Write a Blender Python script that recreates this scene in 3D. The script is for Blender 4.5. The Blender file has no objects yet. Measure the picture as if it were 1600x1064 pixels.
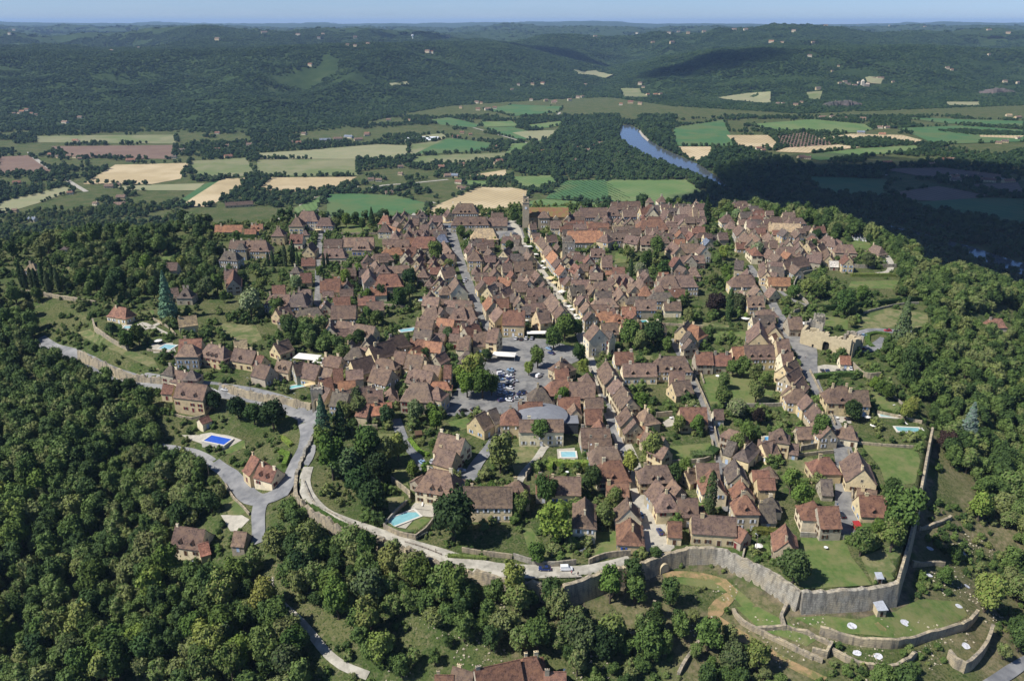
import bpy, bmesh, math, random
import numpy as np
from mathutils import Vector, Matrix
from mathutils.geometry import tessellate_polygon
random.seed(7); rng = np.random.default_rng(7)
S = bpy.context.scene
COL = S.collection
# ------------------------------------------------------------------ camera, sky, sun, exposure
CAMZ = 170.0
F = 1245.0                                  # focal length in photograph pixels (1600 wide)
TH = math.atan(498/F)                       # downward pitch
cd = bpy.data.cameras.new('camera'); cam = bpy.data.objects.new('camera', cd); COL.objects.link(cam)
cam.location = (0, 0, CAMZ); cam.rotation_euler = (math.pi/2-TH, 0, 0)
cd.sensor_width = 36; cd.lens = 36*F/1600; cd.clip_start = 1; cd.clip_end = 90000
S.camera = cam
SUN_EL = math.radians(49); SUN_DIR = Vector((-0.95, -0.31, 0)).normalized()   # towards the sun, horizontally
w = bpy.data.worlds.new('World'); S.world = w; w.use_nodes = True
nt = w.node_tree; nt.nodes.clear()
o_ = nt.nodes.new('ShaderNodeOutputWorld'); bg = nt.nodes.new('ShaderNodeBackground'); sk = nt.nodes.new('ShaderNodeTexSky')
sk.sky_type = 'NISHITA'; sk.sun_disc = False; sk.sun_elevation = SUN_EL
sk.sun_rotation = math.atan2(SUN_DIR.x, SUN_DIR.y); sk.air_density = 1.0; sk.dust_density = 0.3; sk.ozone_density = 4.0; sk.altitude = 400
tc = nt.nodes.new('ShaderNodeTexCoord'); mp = nt.nodes.new('ShaderNodeMapping'); mp.inputs['Scale'].default_value = (6, 6, 60)
nz = nt.nodes.new('ShaderNodeTexNoise'); nz.inputs['Scale'].default_value = 1.6; nz.inputs['Detail'].default_value = 6; nz.inputs['Roughness'].default_value = .6
rp = nt.nodes.new('ShaderNodeValToRGB'); rp.color_ramp.elements[0].position = .48; rp.color_ramp.elements[1].position = .78
rp.color_ramp.elements[0].color = (0, 0, 0, 1); rp.color_ramp.elements[1].color = (.3, .3, .3, 1)
mx = nt.nodes.new('ShaderNodeMix'); mx.data_type = 'RGBA'; mx.inputs[7].default_value = (6, 7.2, 9, 1)
tint = nt.nodes.new('ShaderNodeMix'); tint.data_type = 'RGBA'; tint.blend_type = 'MULTIPLY'; tint.inputs[0].default_value = 1; tint.inputs[7].default_value = (.50, .78, 1.30, 1)
L = nt.links.new
L(tc.outputs['Generated'], mp.inputs[0]); L(mp.outputs[0], nz.inputs[0]); L(nz.outputs[0], rp.inputs[0]); L(rp.outputs[0], mx.inputs[0])
sp_ = nt.nodes.new('ShaderNodeSeparateXYZ'); L(tc.outputs['Generated'], sp_.inputs[0]); mr = nt.nodes.new('ShaderNodeMapRange'); mr.inputs[1].default_value = .0; mr.inputs[2].default_value = .25; mr.inputs[3].default_value = 1; mr.inputs[4].default_value = 0; L(sp_.outputs[2], mr.inputs[0])
low = nt.nodes.new('ShaderNodeMix'); low.data_type = 'RGBA'; low.inputs[6].default_value = (.62, .82, 1.15, 1); low.inputs[7].default_value = (.84, 1.10, 1.76, 1); L(mr.outputs[0], low.inputs[0]); L(low.outputs[2], tint.inputs[7])
L(sk.outputs[0], tint.inputs[6]); L(tint.outputs[2], mx.inputs[6]); L(mx.outputs[2], bg.inputs[0]); L(bg.outputs[0], o_.inputs[0])
bg.inputs[1].default_value = 0.064
sl = bpy.data.lights.new('sun', 'SUN'); so = bpy.data.objects.new('sun', sl); COL.objects.link(so)
sl.energy = 5.0; sl.angle = math.radians(.5); sl.color = (1, .97, .92)
sv = Vector((SUN_DIR.x*math.cos(SUN_EL), SUN_DIR.y*math.cos(SUN_EL), math.sin(SUN_EL)))
so.rotation_euler = sv.to_track_quat('Z', 'Y').to_euler(); so.location = (0, 0, 500)
S.view_settings.view_transform = 'Standard'; S.view_settings.look = 'None'; S.view_settings.exposure = 0.38; S.view_settings.gamma = 1
S.render.engine = 'CYCLES'; S.cycles.max_bounces = 4; S.cycles.diffuse_bounces = 2; S.cycles.glossy_bounces = 1
S.cycles.transmission_bounces = 1; S.cycles.volume_bounces = 0; S.cycles.transparent_max_bounces = 16

# ------------------------------------------------------------------ materials
def lin(c): return tuple((v/12.92 if v <= .04045 else ((v+.055)/1.055)**2.4) for v in c)
MATS = {}
def mat(name, c1, c2=None, scale=1.0, rough=.9, detail=6, coord='Object', objcol=False, lo=.35, hi=.65, bump=0, c3=None, s3=.1, spec=.2, rand=0, streak=0, lines=0):
    if name in MATS: return MATS[name]
    m = bpy.data.materials.new(name); m.use_nodes = True; t = m.node_tree; b = t.nodes['Principled BSDF']
    b.inputs['Roughness'].default_value = rough; b.inputs['Specular IOR Level'].default_value = spec
    tc = t.nodes.new('ShaderNodeTexCoord')
    if coord == 'World':
        g = t.nodes.new('ShaderNodeNewGeometry'); src = g.outputs['Position']
    else: src = tc.outputs['Object']
    def noise(s, d=detail):
        n = t.nodes.new('ShaderNodeTexNoise'); n.inputs['Scale'].default_value = s; n.inputs['Detail'].default_value = d; n.inputs['Roughness'].default_value = .65
        t.links.new(src, n.inputs[0]); return n.outputs[0]
    def ramp(f, a, b_):
        r = t.nodes.new('ShaderNodeMapRange'); r.inputs[1].default_value = a; r.inputs[2].default_value = b_; t.links.new(f, r.inputs[0]); return r.outputs[0]
    def mix(f, A, B, bt='MIX'):
        x = t.nodes.new('ShaderNodeMix'); x.data_type = 'RGBA'; x.blend_type = bt
        for i, v in ((0, f), (6, A), (7, B)):
            if isinstance(v, (tuple, list)): x.inputs[i].default_value = (*v[:3], 1)
            elif isinstance(v, (int, float)): x.inputs[i].default_value = v
            else: t.links.new(v, x.inputs[i])
        return x.outputs[2]
    c2 = c2 or c1
    f = noise(scale)
    out = mix(ramp(f, lo, hi), c1, c2)
    if c3: out = mix(ramp(noise(s3, 3), .45, .6), out, c3)
    oi = t.nodes.new('ShaderNodeObjectInfo')
    if objcol == 'attr': ac = t.nodes.new('ShaderNodeAttribute'); ac.attribute_name = 'hc'; out = mix(1.0, out, ac.outputs['Color'], 'MULTIPLY')
    elif objcol: out = mix(1.0, out, oi.outputs['Color'], 'MULTIPLY')
    if streak:
        mpg = t.nodes.new('ShaderNodeMapping'); mpg.inputs['Scale'].default_value = (1, 1, .22); t.links.new(src, mpg.inputs[0]); n_ = t.nodes.new('ShaderNodeTexNoise'); n_.inputs['Scale'].default_value = .9; n_.inputs['Detail'].default_value = 6; t.links.new(mpg.outputs[0], n_.inputs[0])
        k_ = ramp(n_.outputs[0], .47, .66); k_.node.inputs[4].default_value = .75; out = mix(k_, out, (.12, .112, .095)); wv = t.nodes.new('ShaderNodeTexWave'); wv.bands_direction = 'Z'; wv.inputs['Scale'].default_value = .5; wv.inputs['Distortion'].default_value = 5; wv.inputs['Detail'].default_value = 4; t.links.new(src, wv.inputs[0])
        r_ = ramp(wv.outputs[1], 0, .6); r_.node.inputs[3].default_value = .6; out = mix(r_, (.15, .13, .10), out)
    if lines:
        mpg = t.nodes.new('ShaderNodeMapping'); mpg.inputs['Rotation'].default_value = (0, 0, lines); t.links.new(src, mpg.inputs[0]); wv = t.nodes.new('ShaderNodeTexWave'); wv.inputs['Scale'].default_value = .035; wv.inputs['Distortion'].default_value = 1.2; wv.inputs['Detail'].default_value = 2; t.links.new(mpg.outputs[0], wv.inputs[0])
        hs = t.nodes.new('ShaderNodeHueSaturation'); t.links.new(out, hs.inputs['Color']); r_ = ramp(wv.outputs[1], 0, .45); r_.node.inputs[3].default_value = .80; r_.node.inputs[4].default_value = 1.04; t.links.new(r_, hs.inputs['Value']); out = hs.outputs[0]
    if rand:
        r = ramp(oi.outputs['Random'], 0, 1); r.node.inputs[3].default_value = 1-rand; r.node.inputs[4].default_value = 1+rand
        h = t.nodes.new('ShaderNodeHueSaturation'); t.links.new(out, h.inputs['Color']); t.links.new(r, h.inputs['Value']); out = h.outputs[0]
    t.links.new(out, b.inputs['Base Color'])
    if bump:
        bp = t.nodes.new('ShaderNodeBump'); bp.inputs['Strength'].default_value = bump; bp.inputs['Distance'].default_value = .3
        t.links.new(noise(scale*2.5), bp.inputs['Height']); t.links.new(bp.outputs[0], b.inputs['Normal'])
    m.diffuse_color = (*c1, 1); MATS[name] = m; return m

def leafmat(name, c1, c2, objcol=True, ns=.9, gain=.9):
    m = bpy.data.materials.new(name); m.use_nodes = True; t = m.node_tree; b = t.nodes['Principled BSDF']
    b.inputs['Roughness'].default_value = .75; b.inputs['Specular IOR Level'].default_value = .15
    oi = t.nodes.new('ShaderNodeObjectInfo'); g = t.nodes.new('ShaderNodeNewGeometry')
    n = t.nodes.new('ShaderNodeTexNoise'); n.inputs['Scale'].default_value = ns; n.inputs['Detail'].default_value = 3; t.links.new(g.outputs['Position'], n.inputs[0])
    a = t.nodes.new('ShaderNodeMath'); a.operation = 'MULTIPLY_ADD'; a.inputs[1].default_value = gain; t.links.new(oi.outputs['Random'], a.inputs[0]); 
    s = t.nodes.new('ShaderNodeMath'); s.operation = 'SUBTRACT'; s.inputs[1].default_value = .45; t.links.new(n.outputs[0], s.inputs[0]); t.links.new(s.outputs[0], a.inputs[2])
    rp = t.nodes.new('ShaderNodeValToRGB'); t.links.new(a.outputs[0], rp.inputs[0]); e = rp.color_ramp.elements; e[0].position = 0; e[0].color = (*c1, 1); e[1].position = 1; e[1].color = (*c2, 1)
    for p_, c_ in ((.22, (c1[0]*1.3, c1[1]*1.25, c1[2]*1.4)), (.45, ((c1[0]+c2[0])*.42, (c1[1]+c2[1])*.5, (c1[2]+c2[2])*.45)), (.68, (c2[0]*.72, c2[1]*.85, c2[2]*.9)), (.82, (c2[0]*.9, c2[1]*.80, c2[2]*1.3))): q_ = e.new(p_); q_.color = (*c_, 1)
    out = rp.outputs[0]
    if objcol:
        x = t.nodes.new('ShaderNodeMix'); x.data_type = 'RGBA'; x.blend_type = 'MULTIPLY'; x.inputs[0].default_value = 1
        t.links.new(out, x.inputs[6]); t.links.new(oi.outputs['Color'], x.inputs[7]); out = x.outputs[2]
    t.links.new(out, b.inputs['Base Color'])
    m.diffuse_color = (*c1, 1); MATS[name] = m; return m

# ------------------------------------------------------------------ numpy value noise
def vnoise(x, y, seed=0):
    xi = np.floor(x).astype(np.int64); yi = np.floor(y).astype(np.int64); xf = x-xi; yf = y-yi
    def h(a, b):
        n = (a*374761393 + b*668265263 + seed*1442695041) & 0x7fffffff
        n = ((n ^ (n >> 13))*1274126177) & 0x7fffffff
        return ((n ^ (n >> 16)) & 0xffff)/65535.0
    u = xf*xf*(3-2*xf); v = yf*yf*(3-2*yf)
    return (h(xi, yi)*(1-u)+h(xi+1, yi)*u)*(1-v)+(h(xi, yi+1)*(1-u)+h(xi+1, yi+1)*u)*v
def fbm(x, y, s, o=4, seed=0):
    r = 0; a = .5; x = x/s; y = y/s
    for i in range(o): r = r+a*(vnoise(x, y, seed+i)-.5); x = x*2.03; y = y*2.03; a *= .5
    return r*2
def ss(t): t = np.clip(t, 0, 1); return t*t*(3-2*t)

# ------------------------------------------------------------------ the land
CT, ST = math.cos(TH), math.sin(TH)
def ray(px, py):
    u = (px-800)/F; v = (py-532)/F
    return np.array([u, CT-v*ST, -ST-v*CT])
def zplat(x, y): return np.clip(.036*(y-230), -2, 15)
def on_plane(px, py, zf):
    d = ray(px, py); z = 0.
    for _ in range(12):
        t = (z-CAMZ)/d[2]; z = float(zf(t*d[0], t*d[1]))
    return t*d[0], t*d[1]
def dep(row): return TH+np.arctan((row-532)/F)
def flat(px, py, z=-125.): d = ray(px, py); t = (z-CAMZ)/d[2]; return (t*d[0], t*d[1])
# plateau edge: pixel x, y, height of the step at the edge, slope beyond
EDGE = [(507, 640, 2, .2), (475, 712, 2.5, .22), (462, 742, 5, .28), (466, 778, 6, .32), (490, 800, 6, .34), (540, 825, 4.5, .34), (625, 854, 3.5, .34), (700, 884, 3.5, .34),
        (800, 907, 4, .30), (880, 916, 7.5, .28), (950, 891, 7, .24), (1007, 878, 6, .20), (1075, 857, 5.5, .20), (1122, 858, 5.5, .20), (1200, 892, 6.5, .2), (1252, 925, 7, .2),
        (1360, 920, 7, .2), (1402, 911, 8, .2), (1422, 840, 9, .3), (1440, 760, 9, .34), (1452, 700, 7, .34), (1458, 670, 6, .34), (1410, 610, 3, .35), (1480, 540, 2, .35),
        (1450, 450, 2, .35), (1400, 390, 2, .35), (1300, 346, 3, .45), (1160, 326, 10, .6), (1000, 316, 12, .6), (820, 322, 12, .6), (690, 330, 10, .6), (560, 340, 8, .5), (440, 340, 5, .4),
        (300, 350, 3, .3), (120, 375, 2, .25), (-60, 400, 2, .25), (-120, 470, 3, .28), (20, 458, 3, .28), (110, 482, 3, .28), (146, 505, 3, .28), (160, 545, 2.5, .28), (230, 585, 2.5, .28), (300, 603, 3, .28), (360, 604, 3, .26), (440, 622, 3.2, .22), (492, 634, 3, .2)]
EB = np.array([on_plane(a, b, zplat) for a, b, _, _ in EDGE]); ES = np.array([e[2] for e in EDGE], float); EL = np.array([e[3] for e in EDGE], float)
def inpoly(x, y, P):
    r = np.zeros(np.shape(x), bool); n = len(P); j = n-1
    for i in range(n):
        xi, yi = P[i]; xj, yj = P[j]
        c = ((yi > y) != (yj > y)) & (x < (xj-xi)*(y-yi)/((yj-yi) if yj != yi else 1e-9)+xi)
        r ^= c; j = i
    return r
def edge_dist(x, y):
    best = np.full(np.shape(x), 1e18); s = np.zeros(np.shape(x)); l = np.zeros(np.shape(x)); n = len(EB)
    for i in range(n):
        a = EB[i]; b = EB[(i+1) % n]; ab = b-a; q = ab@ab
        t = np.clip(((x-a[0])*ab[0]+(y-a[1])*ab[1])/q, 0, 1)
        d = (x-a[0]-t*ab[0])**2+(y-a[1]-t*ab[1])**2; m = d < best
        best = np.where(m, d, best); k = (i+1) % n
        s = np.where(m, ES[i]*(1-t)+ES[k]*t, s); l = np.where(m, EL[i]*(1-t)+EL[k]*t, l)
    best = np.sqrt(best)
    return np.where(inpoly(x, y, EB), -best, best), s, l
FX = [-900, -200, 0, 250, 400, 520, 600, 700, 850, 950, 1050, 1250, 1400, 1600, 2500]
FR = [195, 195, 203, 206, 213, 203, 185, 166, 156, 152, 166, 178, 172, 165, 165]
FD = [float(CAMZ+125)/math.tan(float(dep(r))) for r in FR]
C1X = [-900, -200, 0, 150, 300, 400, 550, 700, 780, 860, 950, 1040, 1125, 1200, 1350, 1600, 2500]; C1R = [75, 75, 74, 77, 74, 66, 63, 62, 66, 84, 104, 86, 72, 71, 69, 71, 70]
C2R = [50, 50, 46, 52, 44, 48, 44, 50, 58, 50, 54, 48, 50, 44, 50, 46, 48]
C3R = [42, 42, 40, 41, 40, 41, 40, 43, 40, 39, 41, 42, 39, 44, 40, 41, 41]
SKX = [-900, 0, 120, 300, 420, 510, 560, 700, 800, 900, 945, 1010, 1200, 1330, 1420, 1465, 1520, 1600, 2500]; SKR = [34, 33, 36, 36, 37, 35, 37, 36, 34, 33, 32.5, 36, 37, 38, 35, 33, 34.5, 34, 36]
D2, D3, D4 = 6300., 10500., 19000.
def far_h(x, y):
    yy = np.maximum(y, 50.); px = 800+F*x/(yy*CT+200*ST)
    f = np.interp(px, FX, FD); d1 = f+1500
    z1 = CAMZ-d1*np.tan(dep(np.interp(px, C1X, C1R)))+0.
    z2 = CAMZ-D2*np.tan(dep(np.interp(px, C1X, C2R))); z3 = CAMZ-D3*np.tan(dep(np.interp(px, C1X, C3R))); z4 = CAMZ-D4*np.tan(dep(np.interp(px, SKX, SKR)))
    t = (yy-f)/(d1-f); z = -125+(z1+125)*ss(t)
    def seg(z, a, za, b, zb, dip):
        k = np.clip((yy-a)/(b-a), 0, 1); s = za+(zb-za)*ss(k)-dip*np.sin(np.pi*k)
        return np.where(yy > a, s, z)
    z = seg(z, d1, z1, D2, z2, 55); z = seg(z, D2, z2, D3, z3, 70); z = seg(z, D3, z3, D4, z4, 80); z = np.where(yy > D4, z4-(yy-D4)*.01, z)
    amp = ss(t*1.6)
    n = fbm(x, yy*.8, 900, 3, 3)*150-np.abs(fbm(x, yy, 420, 3, 9))*110+22
    n = n-.45*np.maximum(n, 0)
    near_crest = np.exp(-((yy-d1)/260)**2)+np.exp(-((yy-D4)/1500)**2)
    return z+n*amp*(1-.75*np.clip(near_crest, 0, 1))-14*amp
def terr(x, y):
    x = np.asarray(x, float); y = np.asarray(y, float)
    d, s, l = edge_dist(x, y); dd = np.maximum(d, 0)
    h = zplat(x, y)-s*ss((d+1.3)/1.9)-l*np.maximum(dd-1, 0)
    h = h+np.where(d > 3, fbm(x, y, 26, 3, 5)*np.clip((dd-3)/15, 0, 1)*3.0, 0)
    v = far_h(x, y)
    k = 12.; m = np.clip(.5+.5*(h-v)/k, 0, 1)
    return v*(1-m)+h*m+k*m*(1-m)*0.5*(m < 1)
TS = np.geomspace(110, 24000, 620)
def P(px, py, h=0.):
    """the spot on the ground (raised by h) that the photograph shows at px, py"""
    d = ray(px, py); X = TS*d[0]; Y = TS*d[1]; Z = CAMZ+TS*d[2]; g = Z-terr(X, Y)-h
    i = np.argmax(g < 0)
    if g[i] >= 0 or i == 0: i = len(TS)-1
    k = g[i-1]/(g[i-1]-g[i]) if g[i-1] != g[i] else 0
    t0 = TS[i-1]+(TS[i]-TS[i-1])*k
    T2 = np.linspace(TS[i-1], TS[i], 9); g2 = CAMZ+T2*d[2]-terr(T2*d[0], T2*d[1])-h; j = np.argmax(g2 < 0)
    if g2[j] < 0 and j > 0: t0 = T2[j-1]+(T2[j]-T2[j-1])*g2[j-1]/(g2[j-1]-g2[j])
    return np.array([t0*d[0], t0*d[1]])
def Z(x, y): return float(terr(x, y))
def pix(p):
    x, y, z = p[0], p[1], p[2]-CAMZ; dz = y*CT-z*ST; return 800+F*x/dz, 532-F*(y*ST+z*CT)/dz

# ------------------------------------------------------------------ objects
def link(name, me, parent=None, loc=None, rz=0, col=None):
    o = bpy.data.objects.new(name, me); COL.objects.link(o)
    if parent: o.parent = parent
    if loc is not None: o.location = loc
    if rz: o.rotation_euler = (0, 0, rz)
    if col: o.color = (*col[:3], 1)
    return o
def mesh(name, v, f, mats, mi=None, smooth=False):
    me = bpy.data.meshes.new(name); me.from_pydata([tuple(map(float, a)) for a in v], [], f)
    for m in (mats if isinstance(mats, (list, tuple)) else [mats]): me.materials.append(m)
    if mi is not None: me.polygons.foreach_set('material_index', mi)
    if smooth: me.polygons.foreach_set('use_smooth', [True]*len(me.polygons))
    me.update(); return me
def npmesh(name, V, Fq, mats, mi=None, k=4):
    me = bpy.data.meshes.new(name); n = len(Fq)
    me.vertices.add(len(V)); me.vertices.foreach_set('co', np.asarray(V, np.float32).ravel())
    me.loops.add(n*k); me.loops.foreach_set('vertex_index', np.asarray(Fq, np.int32).ravel())
    me.polygons.add(n); me.polygons.foreach_set('loop_start', np.arange(0, n*k, k, dtype=np.int32)); me.polygons.foreach_set('loop_total', np.full(n, k, np.int32))
    for m in (mats if isinstance(mats, (list, tuple)) else [mats]): me.materials.append(m)
    if mi is not None: me.polygons.foreach_set('material_index', np.asarray(mi, np.int32))
    me.update(calc_edges=True); me.validate(); return me
class B:
    """collects boxes, prisms and loose faces into one mesh"""
    def __init__(s): s.v = []; s.f = []; s.m = []
    def add(s, v, f, m=0):
        n = len(s.v); s.v += list(v); s.f += [tuple(n+i for i in q) for q in f]; s.m += [m]*len(f)
    def box(s, x0, y0, z0, x1, y1, z1, m=0, mtop=None):
        n = len(s.v); s.v += [(x0, y0, z0), (x1, y0, z0), (x1, y1, z0), (x0, y1, z0), (x0, y0, z1), (x1, y0, z1), (x1, y1, z1), (x0, y1, z1)]
        q = [(0, 3, 2, 1), (4, 5, 6, 7), (0, 1, 5, 4), (1, 2, 6, 5), (2, 3, 7, 6), (3, 0, 4, 7)]
        s.f += [tuple(n+i for i in a) for a in q]; s.m += [m, m if mtop is None else mtop, m, m, m, m]
    def cyl(s, x, y, z0, z1, r0, r1, n=10, m=0, cap=True):
        b = len(s.v)
        for z, r in ((z0, r0), (z1, r1)):
            for i in range(n): a = 2*math.pi*i/n; s.v.append((x+r*math.cos(a), y+r*math.sin(a), z))
        for i in range(n): j = (i+1) % n; s.f.append((b+i, b+j, b+n+j, b+n+i)); s.m.append(m)
        if cap: s.f.append(tuple(b+n+i for i in range(n))); s.m.append(m); s.f.append(tuple(b+n-1-i for i in range(n))); s.m.append(m)
    def tube(s, a, b_, r, n=6, m=0, r2=None):
        a = Vector(a); b_ = Vector(b_); d = (b_-a); q = d.to_track_quat('Z', 'Y'); n0 = len(s.v); r2 = r if r2 is None else r2
        for p, rr in ((a, r), (b_, r2)):
            for i in range(n): t = 2*math.pi*i/n; s.v.append(tuple(p+q@Vector((rr*math.cos(t), rr*math.sin(t), 0))))
        for i in range(n): j = (i+1) % n; s.f.append((n0+i, n0+j, n0+n+j, n0+n+i)); s.m.append(m)
        s.f.append(tuple(n0+n+i for i in range(n))); s.m.append(m)
    def me(s, name, mats): return mesh(name, s.v, s.f, mats, s.m)
# label bookkeeping: every top-level thing waits in TAGS, the labels are finished at the end
TAGS = []
MARKS = [('the church', 862, 345), ('the car-filled square', 800, 590), ('the round grey roof', 832, 648), ('the ruined gate towers', 1293, 532), ('the arched gate tower', 497, 622),
  ('the front rampart', 1130, 880), ('the shaded right rampart', 1440, 770), ('the walled lawn pool', 655, 810), ('the purple tree', 1118, 478), ('the twin pointed turrets', 1025, 320),
  ('the steep-roofed manor', 485, 335), ('the blue pool terrace', 345, 690), ('the dark cypress row', 60, 432), ('the big grey-green tree', 392, 480), ('the hairpin road', 1350, 530),
  ('the pale parking lot', 1302, 580), ('the white tents', 490, 560), ('the red barn roof', 1085, 650), ('the blue slate roof', 695, 372), ('the solar panel roof', 945, 402), ('the square stone tower', 888, 393),
  ('the hedged terrace lawn', 1400, 440), ('the orange rooftops upper left', 380, 357), ('the grassy corner field', 1310, 880), ('the row of fire pits', 1420, 950), ('the cemetery', 1350, 370),
  ('the lower left farmhouse', 295, 845), ('the river bend', 1010, 240), ('the white greenhouse', 660, 220), ('the bottom edge houses', 790, 1045), ('the tall road house', 297, 615), ('the market awnings', 850, 440),
  ('the long front garden wall', 700, 870), ('the hilltop village church', 1350, 132)]
def tag(o, look, cat, px=None, py=None, group=None, kind=None, label=None):
    if kind: o['kind'] = kind
    if cat: o['category'] = cat
    if group: o['group'] = group
    if label: o['label'] = label
    elif look: TAGS.append((o, look, px, py))
    return o
ORD = ['first', 'second', 'third', 'fourth', 'fifth', 'sixth', 'seventh', 'eighth', 'ninth', 'tenth', 'eleventh', 'twelfth', 'thirteenth', 'fourteenth', 'fifteenth', 'sixteenth', 'seventeenth', 'eighteenth', 'nineteenth', 'twentieth']
def finish_labels():
    G = {}
    for o, look, px, py in TAGS:
        if px is None: px, py = pix(o.matrix_world.translation if o.parent else o.location)
        best = min(MARKS, key=lambda m: (m[1]-px)**2+((m[2]-py)*1.4)**2); dx = px-best[1]; dy = py-best[2]
        dist = math.hypot(dx, dy)
        if dist < 14: rel = 'close beside'
        elif abs(dx) > abs(dy)*1.1: rel = ('left of' if dx < 0 else 'right of')
        else: rel = ('behind' if dy < 0 else 'in front of')
        if dist > 75: rel = 'well '+rel
        G.setdefault((look, rel, best[0]), []).append((px, py, o))
    for (look, rel, mk), L_ in G.items():
        L_.sort(key=lambda a: a[0])
        for i, (px, py, o) in enumerate(L_):
            if len(L_) == 1: o['label'] = f'{look} {rel} {mk}'
            elif len(L_) == 2: o['label'] = f'{look} {rel} {mk}, the '+('left' if i == 0 else 'right')+' one'
            elif i == len(L_)-1: o['label'] = f'rightmost {look} {rel} {mk}'
            elif i == 0: o['label'] = f'leftmost {look} {rel} {mk}'
            elif i < 20: o['label'] = f'{ORD[i]} {look} from left {rel} {mk}'
            else: o['label'] = f'{look} {rel} {mk}, {ORD[i-20]} after the twentieth from left'
HAZE = 3.7e-5
CLOUDS = [(1490, 318, 1000, 800, 1), (1610, 385, 700, 600, 6), (1150,88,900,420,2), (150,50,1500,500,4), (880,88,1100,420,5), (700,62,900,400,7)]
# ------------------------------------------------------------------ ground sheet
GREEN1 = (.075, .105, .030); GREEN2 = (.125, .125, .050)
def ground_mat():
    m = bpy.data.materials.new('ground'); m.use_nodes = True; t = m.node_tree; b = t.nodes['Principled BSDF']; b.inputs['Roughness'].default_value = .95; b.inputs['Specular IOR Level'].default_value = .1
    g = t.nodes.new('ShaderNodeNewGeometry')
    def noise(s, d=5):
        n = t.nodes.new('ShaderNodeTexNoise'); n.inputs['Scale'].default_value = s; n.inputs['Detail'].default_value = d; n.inputs['Roughness'].default_value = .65; t.links.new(g.outputs['Position'], n.inputs[0]); return n.outputs[0]
    def rng_(f, a, c):
        r = t.nodes.new('ShaderNodeMapRange'); r.inputs[1].default_value = a; r.inputs[2].default_value = c; t.links.new(f, r.inputs[0]); return r.outputs[0]
    def mix(f, A, C):
        x = t.nodes.new('ShaderNodeMix'); x.data_type = 'RGBA'
        for i, v in ((0, f), (6, A), (7, C)):
            if isinstance(v, tuple): x.inputs[i].default_value = (*v, 1)
            else: t.links.new(v, x.inputs[i])
        return x.outputs[2]
    at = t.nodes.new('ShaderNodeAttribute'); at.attribute_name = 'zone'; sp = t.nodes.new('ShaderNodeSeparateColor'); t.links.new(at.outputs['Color'], sp.inputs[0])
    near = mix(rng_(noise(.05), .4, .6), (.058, .088, .024), (.115, .115, .048))
    near = mix(rng_(noise(.5), .5, .75), near, (.18, .155, .09))
    near = mix(rng_(noise(1.3, 4), .48, .62), near, (.032, .052, .014))
    forest = mix(rng_(noise(.03), .35, .65), (.022, .042, .014), (.040, .062, .020))
    forest = mix(rng_(noise(.004, 4), .62, .70), forest, (.055, .075, .03))
    stone = mix(rng_(noise(.35), .35, .65), (.20, .16, .10), (.075, .065, .045))
    stone = mix(rng_(noise(.12), .48, .62), stone, (.06, .085, .025))
    c = mix(sp.outputs[0], near, forest); c = mix(sp.outputs[1], c, stone)
    earth = mix(rng_(noise(.6), .35, .65), (.22, .175, .105), (.075, .085, .032)); c = mix(sp.outputs[2], c, earth)
    t.links.new(c, b.inputs['Base Color'])
    bp = t.nodes.new('ShaderNodeBump'); bp.inputs['Strength'].default_value = .6; bp.inputs['Distance'].default_value = .6; t.links.new(noise(1.2), bp.inputs['Height']); t.links.new(bp.outputs[0], b.inputs['Normal'])
    return m
ys = np.concatenate([np.linspace(15, 140, 30), np.arange(142, 720, 1.9), np.geomspace(722, 34000, 150)])
us = np.linspace(-1, 1, 430)
YY, UU = np.meshgrid(ys, us, indexing='ij'); XX = UU*(YY*.82+120)
ZZ = terr(XX, YY)
dE, sE, lE = edge_dist(XX, YY)
V = np.stack([XX, YY, ZZ], -1).reshape(-1, 3); nr, nc = XX.shape
idx = np.arange(nr*nc).reshape(nr, nc); Fq = np.stack([idx[:-1, :-1], idx[:-1, 1:], idx[1:, 1:], idx[1:, :-1]], -1).reshape(-1, 4)
gme = npmesh('ground', V, Fq, ground_mat())
pxg = 800+F*XX/(YY*CT+200*ST); footd = np.interp(pxg, FX, FD)
forest = np.clip((YY-footd)/120, 0, 1)
rock = ((dE > 0) & (dE < 4) & (sE > 4.5)).astype(float)
dry = ((dE > 3) & (dE < 90) & (YY < 330) & (XX > 0)).astype(float)*np.clip(fbm(XX, YY, 22, 3, 77)*2.2+.35, 0, .85)
ca = gme.color_attributes.new('zone', 'FLOAT_COLOR', 'POINT')
ca.data.foreach_set('color', np.stack([forest, rock, dry, np.ones_like(rock)], -1).astype(np.float32).ravel())
gme.polygons.foreach_set('use_smooth', [True]*len(gme.polygons))
tag(link('ground', gme), None, None, kind='structure')

# occupancy of the town, 1 m cells: nothing is planted where a house, road or lawn lies
OX, OY, OW, OH = -420, 130, 900, 620
OCC = np.zeros((OH, OW), np.uint8)
def occupy(poly, val=1, grow=0):
    p = np.array(poly); x0, y0 = np.floor(p.min(0)-grow).astype(int); x1, y1 = np.ceil(p.max(0)+grow).astype(int)
    x0 = max(x0, OX); y0 = max(y0, OY); x1 = min(x1, OX+OW-1); y1 = min(y1, OY+OH-1)
    if x1 <= x0 or y1 <= y0: return
    gx, gy = np.meshgrid(np.arange(x0, x1)+.5, np.arange(y0, y1)+.5)
    m = inpoly(gx, gy, p)
    if grow:
        k = m.copy()
        for a in range(-grow, grow+1):
            for b_ in range(-grow, grow+1): k |= np.roll(np.roll(m, a, 0), b_, 1)
        m = k
    sub = OCC[y0-OY:y1-OY, x0-OX:x1-OX]; sub[m] = np.maximum(sub[m], val)
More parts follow.
